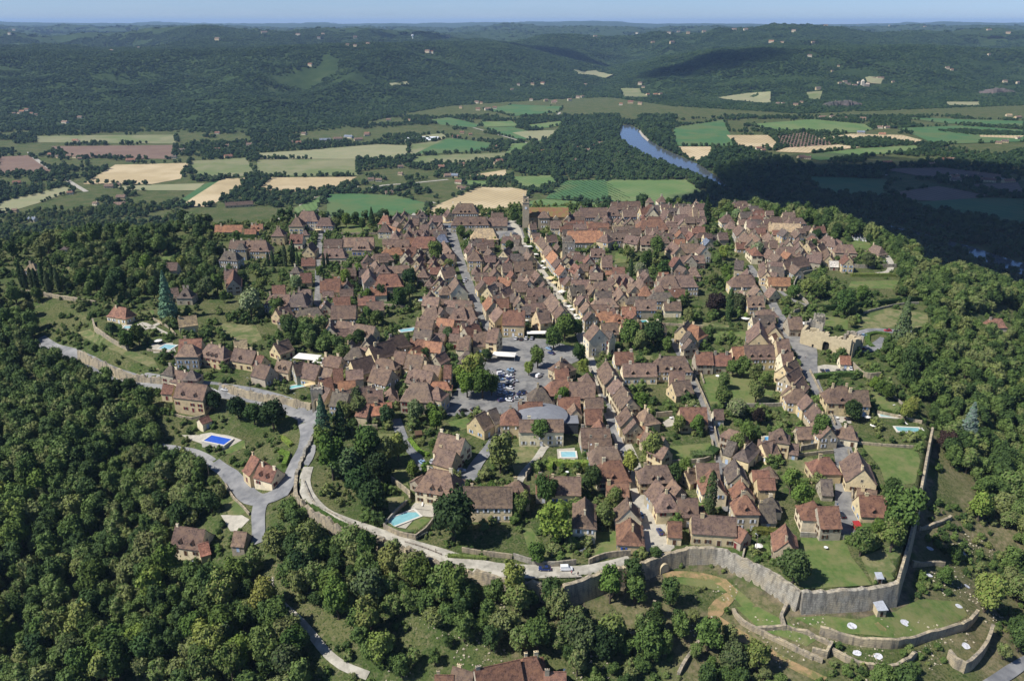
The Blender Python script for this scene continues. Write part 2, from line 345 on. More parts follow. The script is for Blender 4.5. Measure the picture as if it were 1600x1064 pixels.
def occ(x, y):
    i = int(y-OY); j = int(x-OX)
    return OCC[i, j] if 0 <= i < OH and 0 <= j < OW else 0

def drape(name, world, m, off=.12, cell=3., look=None, kind='structure', col=None):
    """a sheet laid over the ground inside a world polygon"""
    p = np.array(world); bm = bmesh.new(); vs = [bm.verts.new((a, b_, 0)) for a, b_ in p]
    for tri in tessellate_polygon([[Vector((a, b_, 0)) for a, b_ in p]]):
        try: bm.faces.new([vs[i] for i in tri])
        except ValueError: pass
    for ax in (0, 1):
        lo, hi = p[:, ax].min(), p[:, ax].max(); n = int((hi-lo)/cell)
        if n > 90: n = 90
        for i in range(1, n):
            co = [0, 0, 0]; no = [0, 0, 0]; co[ax] = lo+(hi-lo)*i/n; no[ax] = 1
            bmesh.ops.bisect_plane(bm, geom=bm.verts[:]+bm.edges[:]+bm.faces[:], plane_co=co, plane_no=no)
    c = np.array([v.co[:2] for v in bm.verts]); z = terr(c[:, 0], c[:, 1])+off
    for v, h in zip(bm.verts, z): v.co.z = h
    for f in bm.faces:
        f.normal_update()
        if f.normal.z < 0: f.normal_flip()
    me = bpy.data.meshes.new(name); bm.to_mesh(me); bm.free(); me.materials.append(m)
    o = link(name, me, col=col)
    if kind: o['kind'] = kind
    return o
def PP(pts): return [tuple(P(a, b_)) for a, b_ in pts]
def smoothline(w_, step=3.):
    w_ = np.array(w_); n = len(w_); out = []
    for i in range(n-1):
        p0 = w_[max(i-1, 0)]; p1 = w_[i]; p2 = w_[i+1]; p3 = w_[min(i+2, n-1)]; k = max(1, int(np.linalg.norm(p2-p1)/step))
        for j in range(k):
            t = j/k; out.append(.5*((2*p1)+(-p0+p2)*t+(2*p0-5*p1+4*p2-p3)*t*t+(-p0+3*p1-3*p2+p3)*t**3))
    out.append(w_[-1]); return np.array(out)
def sides(c):
    t = np.gradient(c, axis=0); t /= np.linalg.norm(t, axis=1)[:, None]+1e-9; return np.stack([-t[:, 1], t[:, 0]], 1)
def strip(name, pts, width, m, off=.2, step=3., kind='structure', edge=None, world=False, look=None):
    c = smoothline(pts if world else PP(pts), step); nrm = sides(c); wd = np.interp(np.linspace(0, 1, len(c)), np.linspace(0, 1, len(np.atleast_1d(width))), np.atleast_1d(width)) if np.ndim(width) else np.full(len(c), width)
    K = 5; q = np.linspace(-.5, .5, K); X = c[:, None, :]+nrm[:, None, :]*(q[None, :, None]*wd[:, None, None])
    z = terr(X[..., 0], X[..., 1])+off; V_ = np.concatenate([X, z[..., None]], -1).reshape(-1, 3)
    id_ = np.arange(len(c)*K).reshape(len(c), K); Fq = np.stack([id_[:-1, :-1], id_[1:, :-1], id_[1:, 1:], id_[:-1, 1:]], -1).reshape(-1, 4)
    me = npmesh(name, V_, Fq[:, ::-1], m)
    if me.polygons and me.polygons[0].normal.z < 0: me.flip_normals()
    o = link(name, me)
    if kind: o['kind'] = kind
    poly = np.concatenate([X[:, 0], X[::-1, -1]]); occupy(poly, 2)
    return o, c, nrm, wd
ASPH = mat('asphalt', (.12, .118, .115), (.20, .195, .185), .35, rough=.9, coord='World', c3=(.23, .22, .20), s3=.15)
ASPHD = mat('asphalt_road', (.13, .132, .135), (.20, .198, .195), .3, rough=.85, coord='World', c3=(.25, .245, .235), s3=.09)
PALE = mat('pale_paving', (.44, .40, .32), (.32, .295, .24), .5, coord='World', bump=.1)
GRAVEL = mat('gravel', (.36, .33, .27), (.25, .235, .19), .6, coord='World', c3=(.42, .39, .32), s3=.2)
EARTH = mat('bare_earth', (.33, .22, .11), (.22, .16, .08), .7, coord='World', c3=(.14, .14, .05), s3=.3)
LAWN = mat('lawn', (.065, .115, .026), (.125, .155, .048), .5, coord='World', c3=(.15, .155, .06), s3=.12, detail=10, bump=.5)
LAWND = mat('dry_lawn', (.14, .14, .055), (.22, .195, .10), .5, coord='World', c3=(.085, .115, .035), s3=.14, detail=10, bump=.5)
WHITE = mat('white_paint', (.75, .75, .72), (.6, .6, .58), 2.)
WATER = mat('pool_water', (.21, .40, .43), (.28, .49, .52), .4, rough=.12, spec=.5, objcol=True)
# fields in the valley: pixel outline, colour
def fieldmat(name, a, b_, stripes=None):
    m = mat(name, a, b_, .012, rough=.95, coord='World', detail=8)
    return m
FM = {'t': mat('stubble', (.44, .345, .19), (.36, .28, .155), .015, coord='World', detail=8, c3=(.50, .40, .24), s3=.006, lines=.5),
      'g': mat('green_crop', (.055, .125, .045), (.075, .15, .05), .02, coord='World', detail=8, lines=1.2, c3=(.10, .14, .05), s3=.01),
      'G': mat('bright_crop', (.085, .155, .045), (.12, .18, .06), .02, coord='World', detail=8, lines=-.4, c3=(.15, .19, .07), s3=.008),
      'b': mat('ploughed', (.16, .105, .075), (.20, .135, .095), .02, coord='World', detail=8, lines=.9),
      'o': mat('pasture', (.17, .175, .085), (.22, .21, .11), .015, coord='World', detail=8, c3=(.13, .16, .06), s3=.008),
      'p': mat('pale_meadow', (.27, .25, .14), (.21, .22, .11), .02, coord='World', detail=8)}
FIELDS = [('b', [(0,245),(45,243),(80,268),(0,272)]), ('b', [(80,229),(275,227),(268,249),(110,246)]), ('o', [(55,213),(275,211),(275,225),(60,223)]), ('t', [(130,288),(180,258),(295,255),(282,280),(238,288)]),
 ('o', [(297,252),(385,247),(398,274),(330,280),(302,272)]), ('p', [(180,291),(320,287),(306,298),(195,298)]), ('g', [(345,281),(322,302),(296,323),(266,323),(320,288)]), ('t', [(347,280),(392,278),(366,300),(326,324),(282,323),(300,310)]),
 ('p', [(0,316),(100,292),(116,297),(60,318),(0,336)]), ('t', [(404,297),(424,278),(558,277),(526,295),(460,300)]), ('o', [(402,250),(556,249),(560,275),(426,276),(402,270)]), ('p', [(402,240),(470,236),(590,226),(640,228),(632,248),(540,249),(402,249)]),
 ('o', [(642,226),(702,219),(694,232),(640,248)]), ('G', [(437,341),(460,326),(510,303),(490,335),(470,345)]), ('g', [(491,342),(511,304),(560,303),(620,306),(666,318),(650,346)]), ('t', [(662,332),(690,318),(748,293),(800,294),(830,299),(822,312),(780,330),(700,350),(665,350)]),
 ('t', [(730,275),(790,266),(792,276),(762,281)]), ('G', [(722,282),(764,284),(762,293),(728,290)]), ('g', [(646,242),(700,216),(768,224),(764,236),(700,240)]), ('o', [(642,256),(650,245),(790,239),(798,248),(700,256)]), ('p', [(656,213),(690,209),(698,214),(690,219),(656,216)]),
 ('g', [(668,188),(702,184),(752,196),(740,200),(690,196)]), ('G', [(752,191),(800,190),(812,198),(756,199)]), ('g', [(756,200),(800,199),(856,213),(846,222),(800,216),(770,207)]), ('g', [(756,171),(800,164),(880,167),(872,176),(800,182)]), ('G', [(824,196),(876,190),(878,196),(858,200),(830,202)]),
 ('p', [(800,208),(830,205),(876,204),(860,216),(836,222)]), ('G', [(800,225),(830,224),(812,240),(790,240)]), ('g', [(852,311),(882,283),(945,282),(990,312),(930,316)]), ('G', [(947,282),(1072,282),(1096,300),(1050,318),(1000,318)]),
 ('G', [(826,316),(850,312),(930,318),(1010,320),(980,330),(826,326)]), ('G', [(800,277),(860,275),(870,285),(840,297),(810,292)]), ('g', [(1052,200),(1130,188),(1142,213),(1146,229),(1056,229)]), ('t', [(1058,230),(1112,230),(1112,244),(1092,254),(1064,242)]),
 ('t', [(1135,212),(1200,212),(1214,224),(1208,232),(1152,229)]), ('G', [(1172,195),(1270,187),(1352,195),(1364,203),(1340,208),(1262,206),(1210,206)]), ('b', [(1216,214),(1258,207),(1288,220),(1308,226),(1256,231),(1216,231)]), ('t', [(1272,218),(1330,210),(1410,212),(1448,222),(1424,224),(1380,217)]),
 ('t', [(1212,238),(1226,232),(1310,227),(1344,231),(1262,240)]), ('G', [(1242,244),(1345,233),(1430,228),(1438,236),(1330,246),(1282,252)]), ('g', [(1402,201),(1500,197),(1600,204),(1600,222),(1480,226),(1452,222)]), ('g', [(1402,184),(1600,190),(1600,200),(1480,194)]),
 ('t', [(1530,212),(1602,213),(1590,217),(1532,215)]), ('b', [(1376,265),(1470,263),(1572,275),(1552,283),(1430,275)]), ('g', [(1262,277),(1390,281),(1380,300),(1404,308),(1300,305),(1272,290)]), ('b', [(1376,309),(1410,300),(1465,292),(1546,307),(1490,317),(1410,313)]),
 ('g', [(1420,318),(1540,310),(1602,312),(1602,352),(1560,345),(1440,325)]), ('b', [(1510,290),(1590,286),(1602,308),(1560,300)]), ('p', [(895,110),(930,111),(958,118),(905,118)]), ('p', [(1122,154),(1170,147),(1204,145),(1204,162),(1150,159)]),
 ('o', [(970,140),(1000,140),(1012,153),(975,153)]), ('p', [(608,132),(636,129),(640,134),(612,136)]), ('o', [(1260,146),(1285,144),(1280,158),(1264,156)]), ('p', [(1475,160),(1530,160),(1530,166),(1480,166)]), ('p', [(1350,120),(1380,124),(1376,133),(1356,132)])]
FPOLY = []
for i, (c, pts) in enumerate(FIELDS):
    q = PP(pts); FPOLY.append(q); hilly = max(p_[1] for p_ in pts) < 164
    drape('field', q, FM[c], (3.0 if hilly else .3)+i*.025, cell=60, kind='structure')
# river
rc = [flat(*p_) for p_ in [(978,196),(984,203),(990,217),(1010,233),(1040,247),(1075,262),(1110,279),(1145,300),(1230,330),(1380,352),(1500,386),(1560,408),(1700,452)]]
rw = [20, 60, 75, 80, 85, 80, 45, 12, 6, 6, 12, 40, 60]
c = smoothline(rc, 25); nrm = sides(c); wd = np.interp(np.linspace(0, 1, len(c)), np.linspace(0, 1, len(rw)), rw)
X = np.stack([c-nrm*wd[:, None]/2, c+nrm*wd[:, None]/2], 1); V_ = np.concatenate([X, np.full(X.shape[:2]+(1,), -124.5)], -1).reshape(-1, 3)
id_ = np.arange(len(V_)).reshape(-1, 2); Fq = np.stack([id_[:-1, 0], id_[:-1, 1], id_[1:, 1], id_[1:, 0]], -1)
rm = bpy.data.materials.new('river_water'); rm.use_nodes = True; b_ = rm.node_tree.nodes['Principled BSDF']; b_.inputs['Base Color'].default_value = (.085, .095, .10, 1); b_.inputs['Roughness'].default_value = .12; b_.inputs['Specular IOR Level'].default_value = .4
n_ = rm.node_tree.nodes.new('ShaderNodeTexNoise'); n_.inputs['Scale'].default_value = .05; bp = rm.node_tree.nodes.new('ShaderNodeBump'); bp.inputs['Strength'].default_value = .25; bp.inputs['Distance'].default_value = 1
gg = rm.node_tree.nodes.new('ShaderNodeNewGeometry'); rm.node_tree.links.new(gg.outputs['Position'], n_.inputs[0]); rm.node_tree.links.new(n_.outputs[0], bp.inputs['Height']); rm.node_tree.links.new(bp.outputs[0], b_.inputs['Normal'])
me = npmesh('river', V_, Fq, rm)
if me.polygons[0].normal.z < 0: me.flip_normals()
link('river', me)['kind'] = 'structure'
RPOLY = np.concatenate([X[:, 0], X[::-1, 1]])
sb = drape('riverbank', [flat(*p_) for p_ in [(998,206),(1003,214),(1012,222),(1014,219),(1006,212),(1000,204)]], PALE, .8, cell=40)
# valley roads
for pts, wd_ in [([(-10, 384), (30, 375), (60, 364), (75, 358)], 7), ([(45, 238), (60, 252), (85, 268), (110, 285), (135, 300)], 9), ([(435, 345), (470, 322), (500, 308), (530, 295), (560, 292)], 6), ([(575, 295), (600, 290), (640, 287), (700, 281)], 8), ([(1132, 196), (1133, 212), (1150, 228)], 8), ([(690, 186), (740, 200), (800, 217), (850, 232)], 6), ([(1560, 275), (1600, 300)], 9), ([(645, 345), (662, 328), (680, 318)], 5), ([(1386, 275), (1376, 268), (1372, 262)], 6), ([(875,176),(872,182),(880,190)], 8)]:
    strip('road', [flat(*p_) for p_ in pts] if pts[0][1] < 340 else pts, wd_, GRAVEL, .45, 15, world=pts[0][1] < 340)
# ------------------------------------------------------------------ streets, squares, lawns
def kerbs(c, nrm, wd, off=.2):
    pass
strip('road', [(60, 530), (120, 556), (165, 578), (215, 594), (265, 601), (340, 612), (400, 622), (455, 640), (492, 655)], 7.5, ASPHD, .25)
strip('road', [(488, 640), (486, 672), (474, 715), (460, 745), (440, 768), (412, 783), (404, 800), (404, 830), (402, 850)], [14, 13, 9, 8, 11, 11, 6, 5, 5], ASPHD, .3)
strip('road', [(250, 700), (280, 706), (312, 714), (345, 732), (372, 757), (402, 780), (440, 768)], [5, 5, 5.5, 6, 6.5, 8, 8], ASPHD, .35)
strip('track', [(421, 905), (425, 930), (445, 950), (470, 972), (490, 995), (510, 1020), (535, 1040), (575, 1056)], 2.7, GRAVEL, .25)
strip('path', [(482, 730), (476, 752), (482, 775), (505, 800), (540, 815), (590, 832), (640, 852), (690, 868), (740, 882), (800, 892), (860, 893), (905, 893), (950, 884), (985, 874)], [4, 4.5, 5, 5, 4.5, 4.5, 6, 7, 6, 6, 7, 6, 5, 4], GRAVEL, .25)
strip('main_street', [(800, 345), (808, 360), (820, 385), (838, 412), (856, 437), (876, 468), (895, 500), (910, 530), (920, 560), (933, 590), (944, 620), (953, 645)], [7, 6, 4, 4, 4.2, 4.2, 4.4, 5, 6, 5.5, 5, 5.5], PALE, .22)
strip('main_street', [(953, 645), (965, 672), (978, 700), (988, 728), (1000, 765), (1012, 800), (1022, 825), (1033, 862)], [7, 6, 6, 7, 7, 9, 11, 10], PALE, .2)
strip('street', [(940, 605), (949, 635), (962, 680), (976, 715)], 3.4, ASPHD, .3)
strip('street', [(695, 345), (704, 362), (712, 385), (722, 415), (733, 445), (745, 475), (757, 500), (772, 522)], [10, 8, 7, 6, 6, 6, 6, 8], ASPH, .22)
strip('street', [(1050, 530), (1066, 560), (1080, 590), (1096, 620), (1108, 650), (1118, 685), (1126, 720), (1133, 760), (1138, 800)], 4.2, ASPH, .22)
strip('street', [(1170, 415), (1195, 450), (1212, 485), (1222, 505), (1236, 520)], [5, 5, 5, 6, 12], ASPH, .22)
strip('street', [(1236, 515), (1255, 545), (1262, 570), (1272, 600), (1292, 640), (1310, 680), (1320, 720), (1322, 770), (1322, 815), (1318, 835)], [14, 15, 10, 6, 5, 6, 7.5, 8, 8, 9], ASPH, .24)
strip('street', [(700, 640), (740, 628), (775, 620), (810, 600)], [7, 7, 9, 12], ASPH, .27)
strip('street', [(618, 655), (632, 690), (650, 712), (670, 735), (735, 745)], [5, 4.5, 4.5, 5, 5.5], ASPHD, .22)
strip('street', [(732, 750), (745, 725), (765, 700), (785, 670), (802, 652)], [6, 5, 5, 5, 4], ASPHD, .26)
strip('path', [(805, 765), (818, 740), (838, 718), (850, 700), (860, 690)], 3.2, GRAVEL, .2)
strip('street', [(500, 345), (500, 380), (497, 410), (497, 450), (495, 480)], 4, ASPH, .2)
strip('street', [(1280, 480), (1240, 470), (1200, 440)], 3, ASPH, .2)
strip('hairpin_road', [(1335, 548), (1338, 530), (1350, 520), (1370, 517), (1400, 519), (1450, 522)], 6, ASPHD, .4)
strip('hairpin_road', [(1335, 545), (1350, 548), (1372, 540), (1385, 530)], 7, ASPHD, .45)
strip('track', [(1385, 400), (1392, 412), (1388, 425), (1370, 428)], 4, PALE, .3)
strip('road', [(1530, 1080), (1566, 1058), (1600, 1036), (1660, 1008)], 3.6, ASPHD, .4)
strip('dirt_track', [(1035, 898), (1080, 898), (1130, 910), (1145, 925), (1125, 945), (1115, 968), (1140, 985), (1180, 1005), (1230, 1035), (1290, 1064)], [2.5, 2.5, 3, 3.5, 4.5, 5, 3.5, 3, 3, 3], EARTH, .2)
strip('path', [(250, 505), (225, 515), (222, 505), (270, 527)], 3, PALE, .2)
mk = B(); cl = smoothline(PP([(120, 556), (165, 578), (215, 594), (265, 601), (340, 612), (400, 622), (455, 640)]), 1.0); nm_ = sides(cl)
for i in range(4, len(cl)-6, 7):
    q = [cl[i]-nm_[i]*.09, cl[i+3]-nm_[i+3]*.09, cl[i+3]+nm_[i+3]*.09, cl[i]+nm_[i]*.09]; mk.add([(a, b_, Z(a, b_)+.36) for a, b_ in q], [(0, 1, 2, 3)])
link('road_marking', mk.me('road_marking', mat('road_paint', (.7, .7, .68))))['kind'] = 'structure'
# surfaces: name, outline, material
for nm, m, pts in [
 ('square', ASPH, [(752,552),(768,530),(800,527),(850,530),(905,545),(912,560),(880,575),(862,600),(850,615),(822,634),(800,650),(772,650),(700,650),(690,628),(712,612),(720,595),(748,572)]),
 ('parking_lot', PALE, [(1262,576),(1288,570),(1336,573),(1350,586),(1320,588),(1270,590)]),
 ('forecourt', ASPH, [(690,338),(735,340),(745,352),(700,358)]), ('church_square', ASPH, [(770,350),(812,345),(822,378),(800,380),(765,372)]),
 ('yard', PALE, [(345,805),(360,830),(372,830),(390,812),(378,805)]), ('pool_deck', PALE, [(284,680),(330,676),(378,688),(350,704),(330,700)]), ('pool_deck', PALE, [(606,822),(645,794),(690,800),(675,808),(652,806),(634,826)]),
 ('yard', PALE, [(1305,650),(1330,652),(1330,662),(1308,660)]), ('terrace', PALE, [(652,782),(690,768),(700,790),(688,800),(640,795)]), ('terrace', PALE, [(1035,660),(1052,650),(1058,664),(1040,668)]), ('pool_deck', PALE, [(870,702),(898,700),(898,722),(872,722)]),
 ('pool_deck', PALE, [(190,508),(208,506),(214,516),(196,520)]), ('pool_deck', PALE, [(236,538),(270,536),(275,550),(240,552)]), ('terrace', PALE, [(400,746),(425,738),(432,752),(405,764)]),
 ('lawn', LAWN, [(634,828),(655,804),(673,812),(650,831)]), ('lawn', LAWN, [(1252,840),(1320,842),(1330,870),(1350,895),(1362,914),(1258,920),(1240,905)]), ('lawn', LAWND, [(1345,870),(1400,850),(1412,870),(1398,906),(1364,912)]),
 ('lawn', LAWN, [(1345,695),(1432,703),(1438,720),(1430,755),(1385,760),(1375,730)]), ('lawn', LAWN, [(1355,612),(1375,612),(1412,640),(1375,644),(1360,630)]), ('lawn', LAWND, [(1235,715),(1270,716),(1272,740),(1225,745)]),
 ('lawn', LAWN, [(1042,698),(1110,692),(1115,720),(1050,725)]), ('lawn', LAWN, [(1330,440),(1405,438),(1400,452),(1325,450)]), ('lawn', LAWND, [(1345,495),(1385,482),(1450,490),(1450,512),(1340,514)]), ('lawn', LAWN, [(1285,492),(1325,500),(1325,516),(1290,510)]),
 ('lawn', LAWN, [(925,832),(968,830),(972,862),(930,868)]), ('lawn', LAWN, [(815,825),(830,825),(860,870),(895,860),(895,878),(830,874)]), ('lawn', LAWN, [(700,660),(728,652),(742,665),(712,675)]), ('lawn', LAWND, [(795,700),(835,696),(845,706),(805,745)]),
 ('lawn', LAWN, [(572,678),(618,678),(622,696),(575,698)]), ('lawn', LAWN, [(612,735),(642,730),(645,762),(618,752)]), ('lawn', LAWND, [(605,778),(632,775),(628,800),(608,800)]), ('lawn', LAWN, [(533,353),(575,352),(578,364),(535,366)]), ('lawn', LAWN, [(455,395),(480,394),(478,410),(455,412)]),
 ('lawn', LAWND, [(345,505),(400,510),(410,530),(385,540),(350,520)]), ('lawn', LAWN, [(210,490),(240,485),(242,494),(214,496)]), ('lawn', LAWND, [(120,520),(170,545),(230,572),(250,580),(240,560),(180,540),(140,515)]), ('lawn', LAWN, [(350,695),(382,688),(384,702),(352,710)]),
 ('lawn', LAWN, [(250,405),(262,396),(280,398),(275,410)]), ('lawn', LAWND, [(100,415),(200,412),(205,420),(105,424)]), ('lawn', LAWND, [(350,790),(372,776),(385,800),(360,812)]), ('lawn', LAWN, [(1115,510),(1170,520),(1170,530),(1115,532)]), ('lawn', LAWND, [(1060,500),(1110,505),(1160,512),(1060,512)]),
 ('lawn', LAWN, [(1095,590),(1140,582),(1200,580),(1215,600),(1200,630),(1110,632)]), ('lawn', LAWND, [(980,555),(1020,556),(1020,563),(980,563)]), ('lawn', LAWN, [(1175,855),(1200,850),(1206,868),(1185,872)]), ('lawn', LAWN, [(1330,378),(1370,375),(1360,390),(1335,388)]),
 ('lawn', LAWN, [(962,395),(985,398),(980,410),(960,412)]), ('terrace_meadow', LAWN, [(1240,965),(1290,962),(1340,968),(1400,955),(1440,935),(1500,940),(1512,962),(1470,985),(1400,998),(1330,990),(1280,985)]),
 ('terrace_meadow', LAWN, [(1045,897),(1105,902),(1150,918),(1180,945),(1165,955),(1140,925),(1060,912)]), ('terrace_meadow', LAWN, [(1150,948),(1185,948),(1235,975),(1275,1000),(1260,1010),(1190,985)])]:
    q = PP(pts); occupy(q, 2 if m not in (LAWN, LAWND) else 1)
    drape(nm, q, m, .12 if m in (LAWN, LAWND) else .18, cell=2.5)
# ------------------------------------------------------------------ walls along pixel lines
STONE = mat('wall_stone', (.44, .36, .24), (.27, .235, .18), .8, bump=.9, coord='World', c3=(.45, .37, .235), s3=.12, streak=1)
STONEG = mat('grey_wall_stone', (.42, .385, .31), (.26, .24, .20), .9, bump=.9, coord='World', c3=(.40, .34, .24), s3=.12, streak=1)
def wall(pts, h, th, m, look, cat='wall', name='stone_wall', drop=None, cap=None, rough=.0, world=False, step=2.5, group=None):
    if drop is not None: step = 1.3; rough = rough*1.6+.10
    c = smoothline(pts if world else ([on_plane(a_, b2, zplat) for a_, b2 in pts] if drop is not None else PP(pts)), step); nrm = sides(c); b_ = B(); N = len(c); hs = np.interp(np.linspace(0, 1, N), np.linspace(0, 1, len(np.atleast_1d(h))), np.atleast_1d(h))
    L_ = c+nrm*th/2; R_ = c-nrm*th/2; zl = terr(L_[:, 0], L_[:, 1]); zr = terr(R_[:, 0], R_[:, 1]); zc = terr(c[:, 0], c[:, 1])
    hi = np.maximum(zl, zr)
    if drop is not None:   # retaining wall at the plateau edge: its top stands on the plateau, its foot on the lower side
        top = zplat(c[:, 0], c[:, 1])+hs; far = 4.5
        o1 = terr(*(c+nrm*far).T); o2 = terr(*(c-nrm*far).T); out = np.where((o1 < o2)[:, None], nrm, -nrm); lo = np.minimum(o1, o2)-1.5
        outp = c+out*(th/2+1.2); inn = c-out*th/2; A_ = np.concatenate([outp, lo[:, None]], 1); Bt = np.concatenate([c+out*th/2, top[:, None]], 1); Ct = np.concatenate([inn, top[:, None]], 1); D_ = np.concatenate([inn, (lo+0)[:, None]], 1)
    else:
        top = hi+hs; lo = np.minimum(zl, zr)-.6
        A_ = np.concatenate([L_, lo[:, None]], 1); Bt = np.concatenate([L_, top[:, None]], 1); Ct = np.concatenate([R_, top[:, None]], 1); D_ = np.concatenate([R_, lo[:, None]], 1)
    if rough:
        j = rng.normal(0, rough, N); Bt[:, 2] += j; Ct[:, 2] += j
    V_ = np.stack([A_, Bt, Ct, D_], 1).reshape(-1, 3); f = []
    for i in range(N-1):
        a = 4*i; f += [(a, a+4, a+5, a+1), (a+1, a+5, a+6, a+2), (a+2, a+6, a+7, a+3)]
    f += [(0, 1, 2, 3), (4*N-1, 4*N-2, 4*N-3, 4*N-4)]
    me = mesh(name, V_, f, m); bm = bmesh.new(); bm.from_mesh(me); bmesh.ops.recalc_face_normals(bm, faces=bm.faces[:]); bm.to_mesh(me); bm.free()
    o = link(name, me); mid = c[N//2]; tag(o, look, cat, *pix((mid[0], mid[1], top[N//2])), group=group)
    if th >= .4: occupy(np.concatenate([L_, R_[::-1]]), 1)
    return o
wall([(880,917),(915,905),(950,892),(1007,878),(1040,866),(1075,857)], [.8,.5,.4,.4,.4], 1.5, STONE, 'shaded tall stone rampart rising to the arch', name='rampart_wall', drop=1, rough=.12)
wall([(1075,857),(1122,858),(1160,874),(1200,892),(1252,925)], [.5,.5,.4,.4], 1.5, STONEG, 'sunlit grey stone rampart above the dirt track', name='rampart_wall', drop=1, rough=.1)
wall([(1253,926),(1300,924),(1360,920),(1402,911)], .5, 1.6, STONEG, 'streaky stone rampart under the grassy corner field', name='rampart_wall', drop=1, rough=.12)
wall([(1402,911),(1412,875),(1422,840),(1440,760),(1450,705),(1457,670)], [.25,.2,.2,.3,.2,.2], .9, STONE, 'tall rampart running away along the right edge', name='rampart_wall', drop=1, rough=.25)
wall([(507,640),(492,678),(475,712),(463,742)], [.8,.8,1.2,1], 1.2, STONEG, 'low ivy edged rampart beside the wide left road', name='rampart_wall', drop=1, rough=.3)
wall([(463,742),(464,775),(490,800),(540,824),(600,845)], [.6,.8,.8,.6], 1.2, STONE, 'crumbling rock rampart below the pale curved path', name='rampart_wall', drop=1, rough=.35)
wall([(600,845),(625,853),(700,883),(760,897),(800,906),(880,917)], [.3,.4,.2,.3], 1.2, STONE, 'pale rocky embankment above the front woods', name='rampart_wall', drop=1, rough=.3)
wall([(342,600),(395,614),(440,622),(486,632)], [.4,.5,.6,.6], 1.0, STONE, 'ochre retaining wall beside the road to the gate', drop=1, rough=.15)
wall([(122,548),(160,566),(200,583),(255,592)], [.2,.3,.2,.3], 1.0, STONE, 'rough stone wall above the curving left road', drop=1, rough=.3)
wall([(22,458),(60,462),(100,468),(150,476)], 2.4, 1.2, STONE, 'pale weathered garden wall under the cypresses', rough=.2)
wall([(146,505),(152,520),(175,535),(200,548)], 2.5, .9, STONE, 'crooked garden wall below the steep roofed villa', rough=.2)
LW = [([(240,500),(262,512),(275,525)],1.4), ([(230,548),(258,552),(275,560)],1.2), ([(560,672),(590,671)],2.5), ([(565,690),(566,672)],1.8), ([(845,720),(822,745),(822,752)],2.2), ([(612,752),(640,775),(640,785)],2.4),
 ([(475,752),(490,785),(520,803),(560,825),(600,842)],.8), ([(600,826),(625,838),(650,843)],2.2), ([(650,843),(665,832),(680,812)],2.2), ([(600,824),(620,800),(637,785)],1.6),
 ([(722,862),(760,868),(800,873)],2.0), ([(802,872),(850,885),(900,882)],2.2), ([(920,882),(945,872),(985,868)],2.4), ([(1100,745),(1118,745)],1.8), ([(1044,726),(1100,722),(1112,718)],2.0), ([(1025,652),(1050,650)],2.6),
 ([(1112,690),(1117,720)],1.6), ([(1085,590),(1100,625),(1112,655),(1120,690),(1128,720)],1.8), ([(1250,705),(1290,698),(1303,700)],2.6), ([(1235,716),(1280,710),(1302,708)],1.6), ([(1128,634),(1180,636),(1230,634)],1.8),
 ([(1325,706),(1330,730),(1331,780)],1.6), ([(1325,692),(1380,697),(1430,700)],1.2), ([(1250,838),(1290,840),(1320,843)],1.8), ([(1370,646),(1440,662)],1.6), ([(1265,580),(1285,620),(1305,665)],1.3),
 ([(1200,415),(1260,402),(1330,418),(1400,418)],2.6), ([(1240,490),(1262,480),(1250,465),(1240,450),(1250,432),(1275,425)],2.2), ([(1350,490),(1400,478),(1435,475)],1.4), ([(1330,572),(1350,590),(1375,590)],3.), ([(1362,590),(1390,615),(1412,635)],1.2),
 ([(455,408),(500,405)],1.2), ([(530,367),(580,367),(610,366)],1.8), ([(115,425),(200,423)],1.6), ([(568,475),(640,482)],1.6), ([(1035,508),(1100,512)],1.4), ([(1155,500),(1210,495)],1.2), ([(955,612),(958,630)],1), ([(270,648),(300,655),(322,650)],1.2), ([(255,888),(270,895),(285,898)],2.2),
 ([(352,758),(368,782),(390,805)],1.1), ([(1160,874),(1165,850)],1.2), ([(1255,700),(1250,690)],1.2), ([(1208,862),(1206,870),(1212,880)],1.1), ([(1062,512),(1086,560),(1100,600)],1.0), ([(920,575),(935,600)],1.4), ([(820,636),(850,632)],1.)]
for pts, h in LW: wall(pts, h, .55, random.choice([STONE, STONE, STONEG]), 'low stone garden wall' if h < 1.5 else 'high stone garden wall', rough=.06)
# dry terraces below the ramparts
for pts, h in [([(1180,985),(1225,982),(1260,990),(1300,1010)],1.2), ([(1280,990),(1330,1005),(1390,1012),(1440,1003),(1500,985),(1525,965)],3.2), ([(1215,1000),(1240,1015),(1285,1035)],1.0), ([(1145,955),(1160,975),(1210,1000),(1270,1030)],1.6),
  ([(1300,1020),(1340,1040),(1400,1045),(1430,1025)],2.2), ([(1480,1030),(1505,1050),(1535,1022),(1548,990)],4.), ([(1435,828),(1460,822),(1485,810)],1.4), ([(1425,885),(1460,882),(1475,884)],1.6), ([(920,1003),(960,1003),(1000,990),(1022,965),(1022,945)],2.4), ([(1060,1055),(1080,1020),(1110,985)],1.), ([(1225,985),(1220,965),(1228,950)],2.), ([(1268,1020),(1290,1027),(1298,1012)],3.0)]:
    wall(pts, h, 1.0, STONE, 'rubble terrace wall' if h < 2 else 'tall rubble terrace wall', name='terrace_wall', rough=.35)
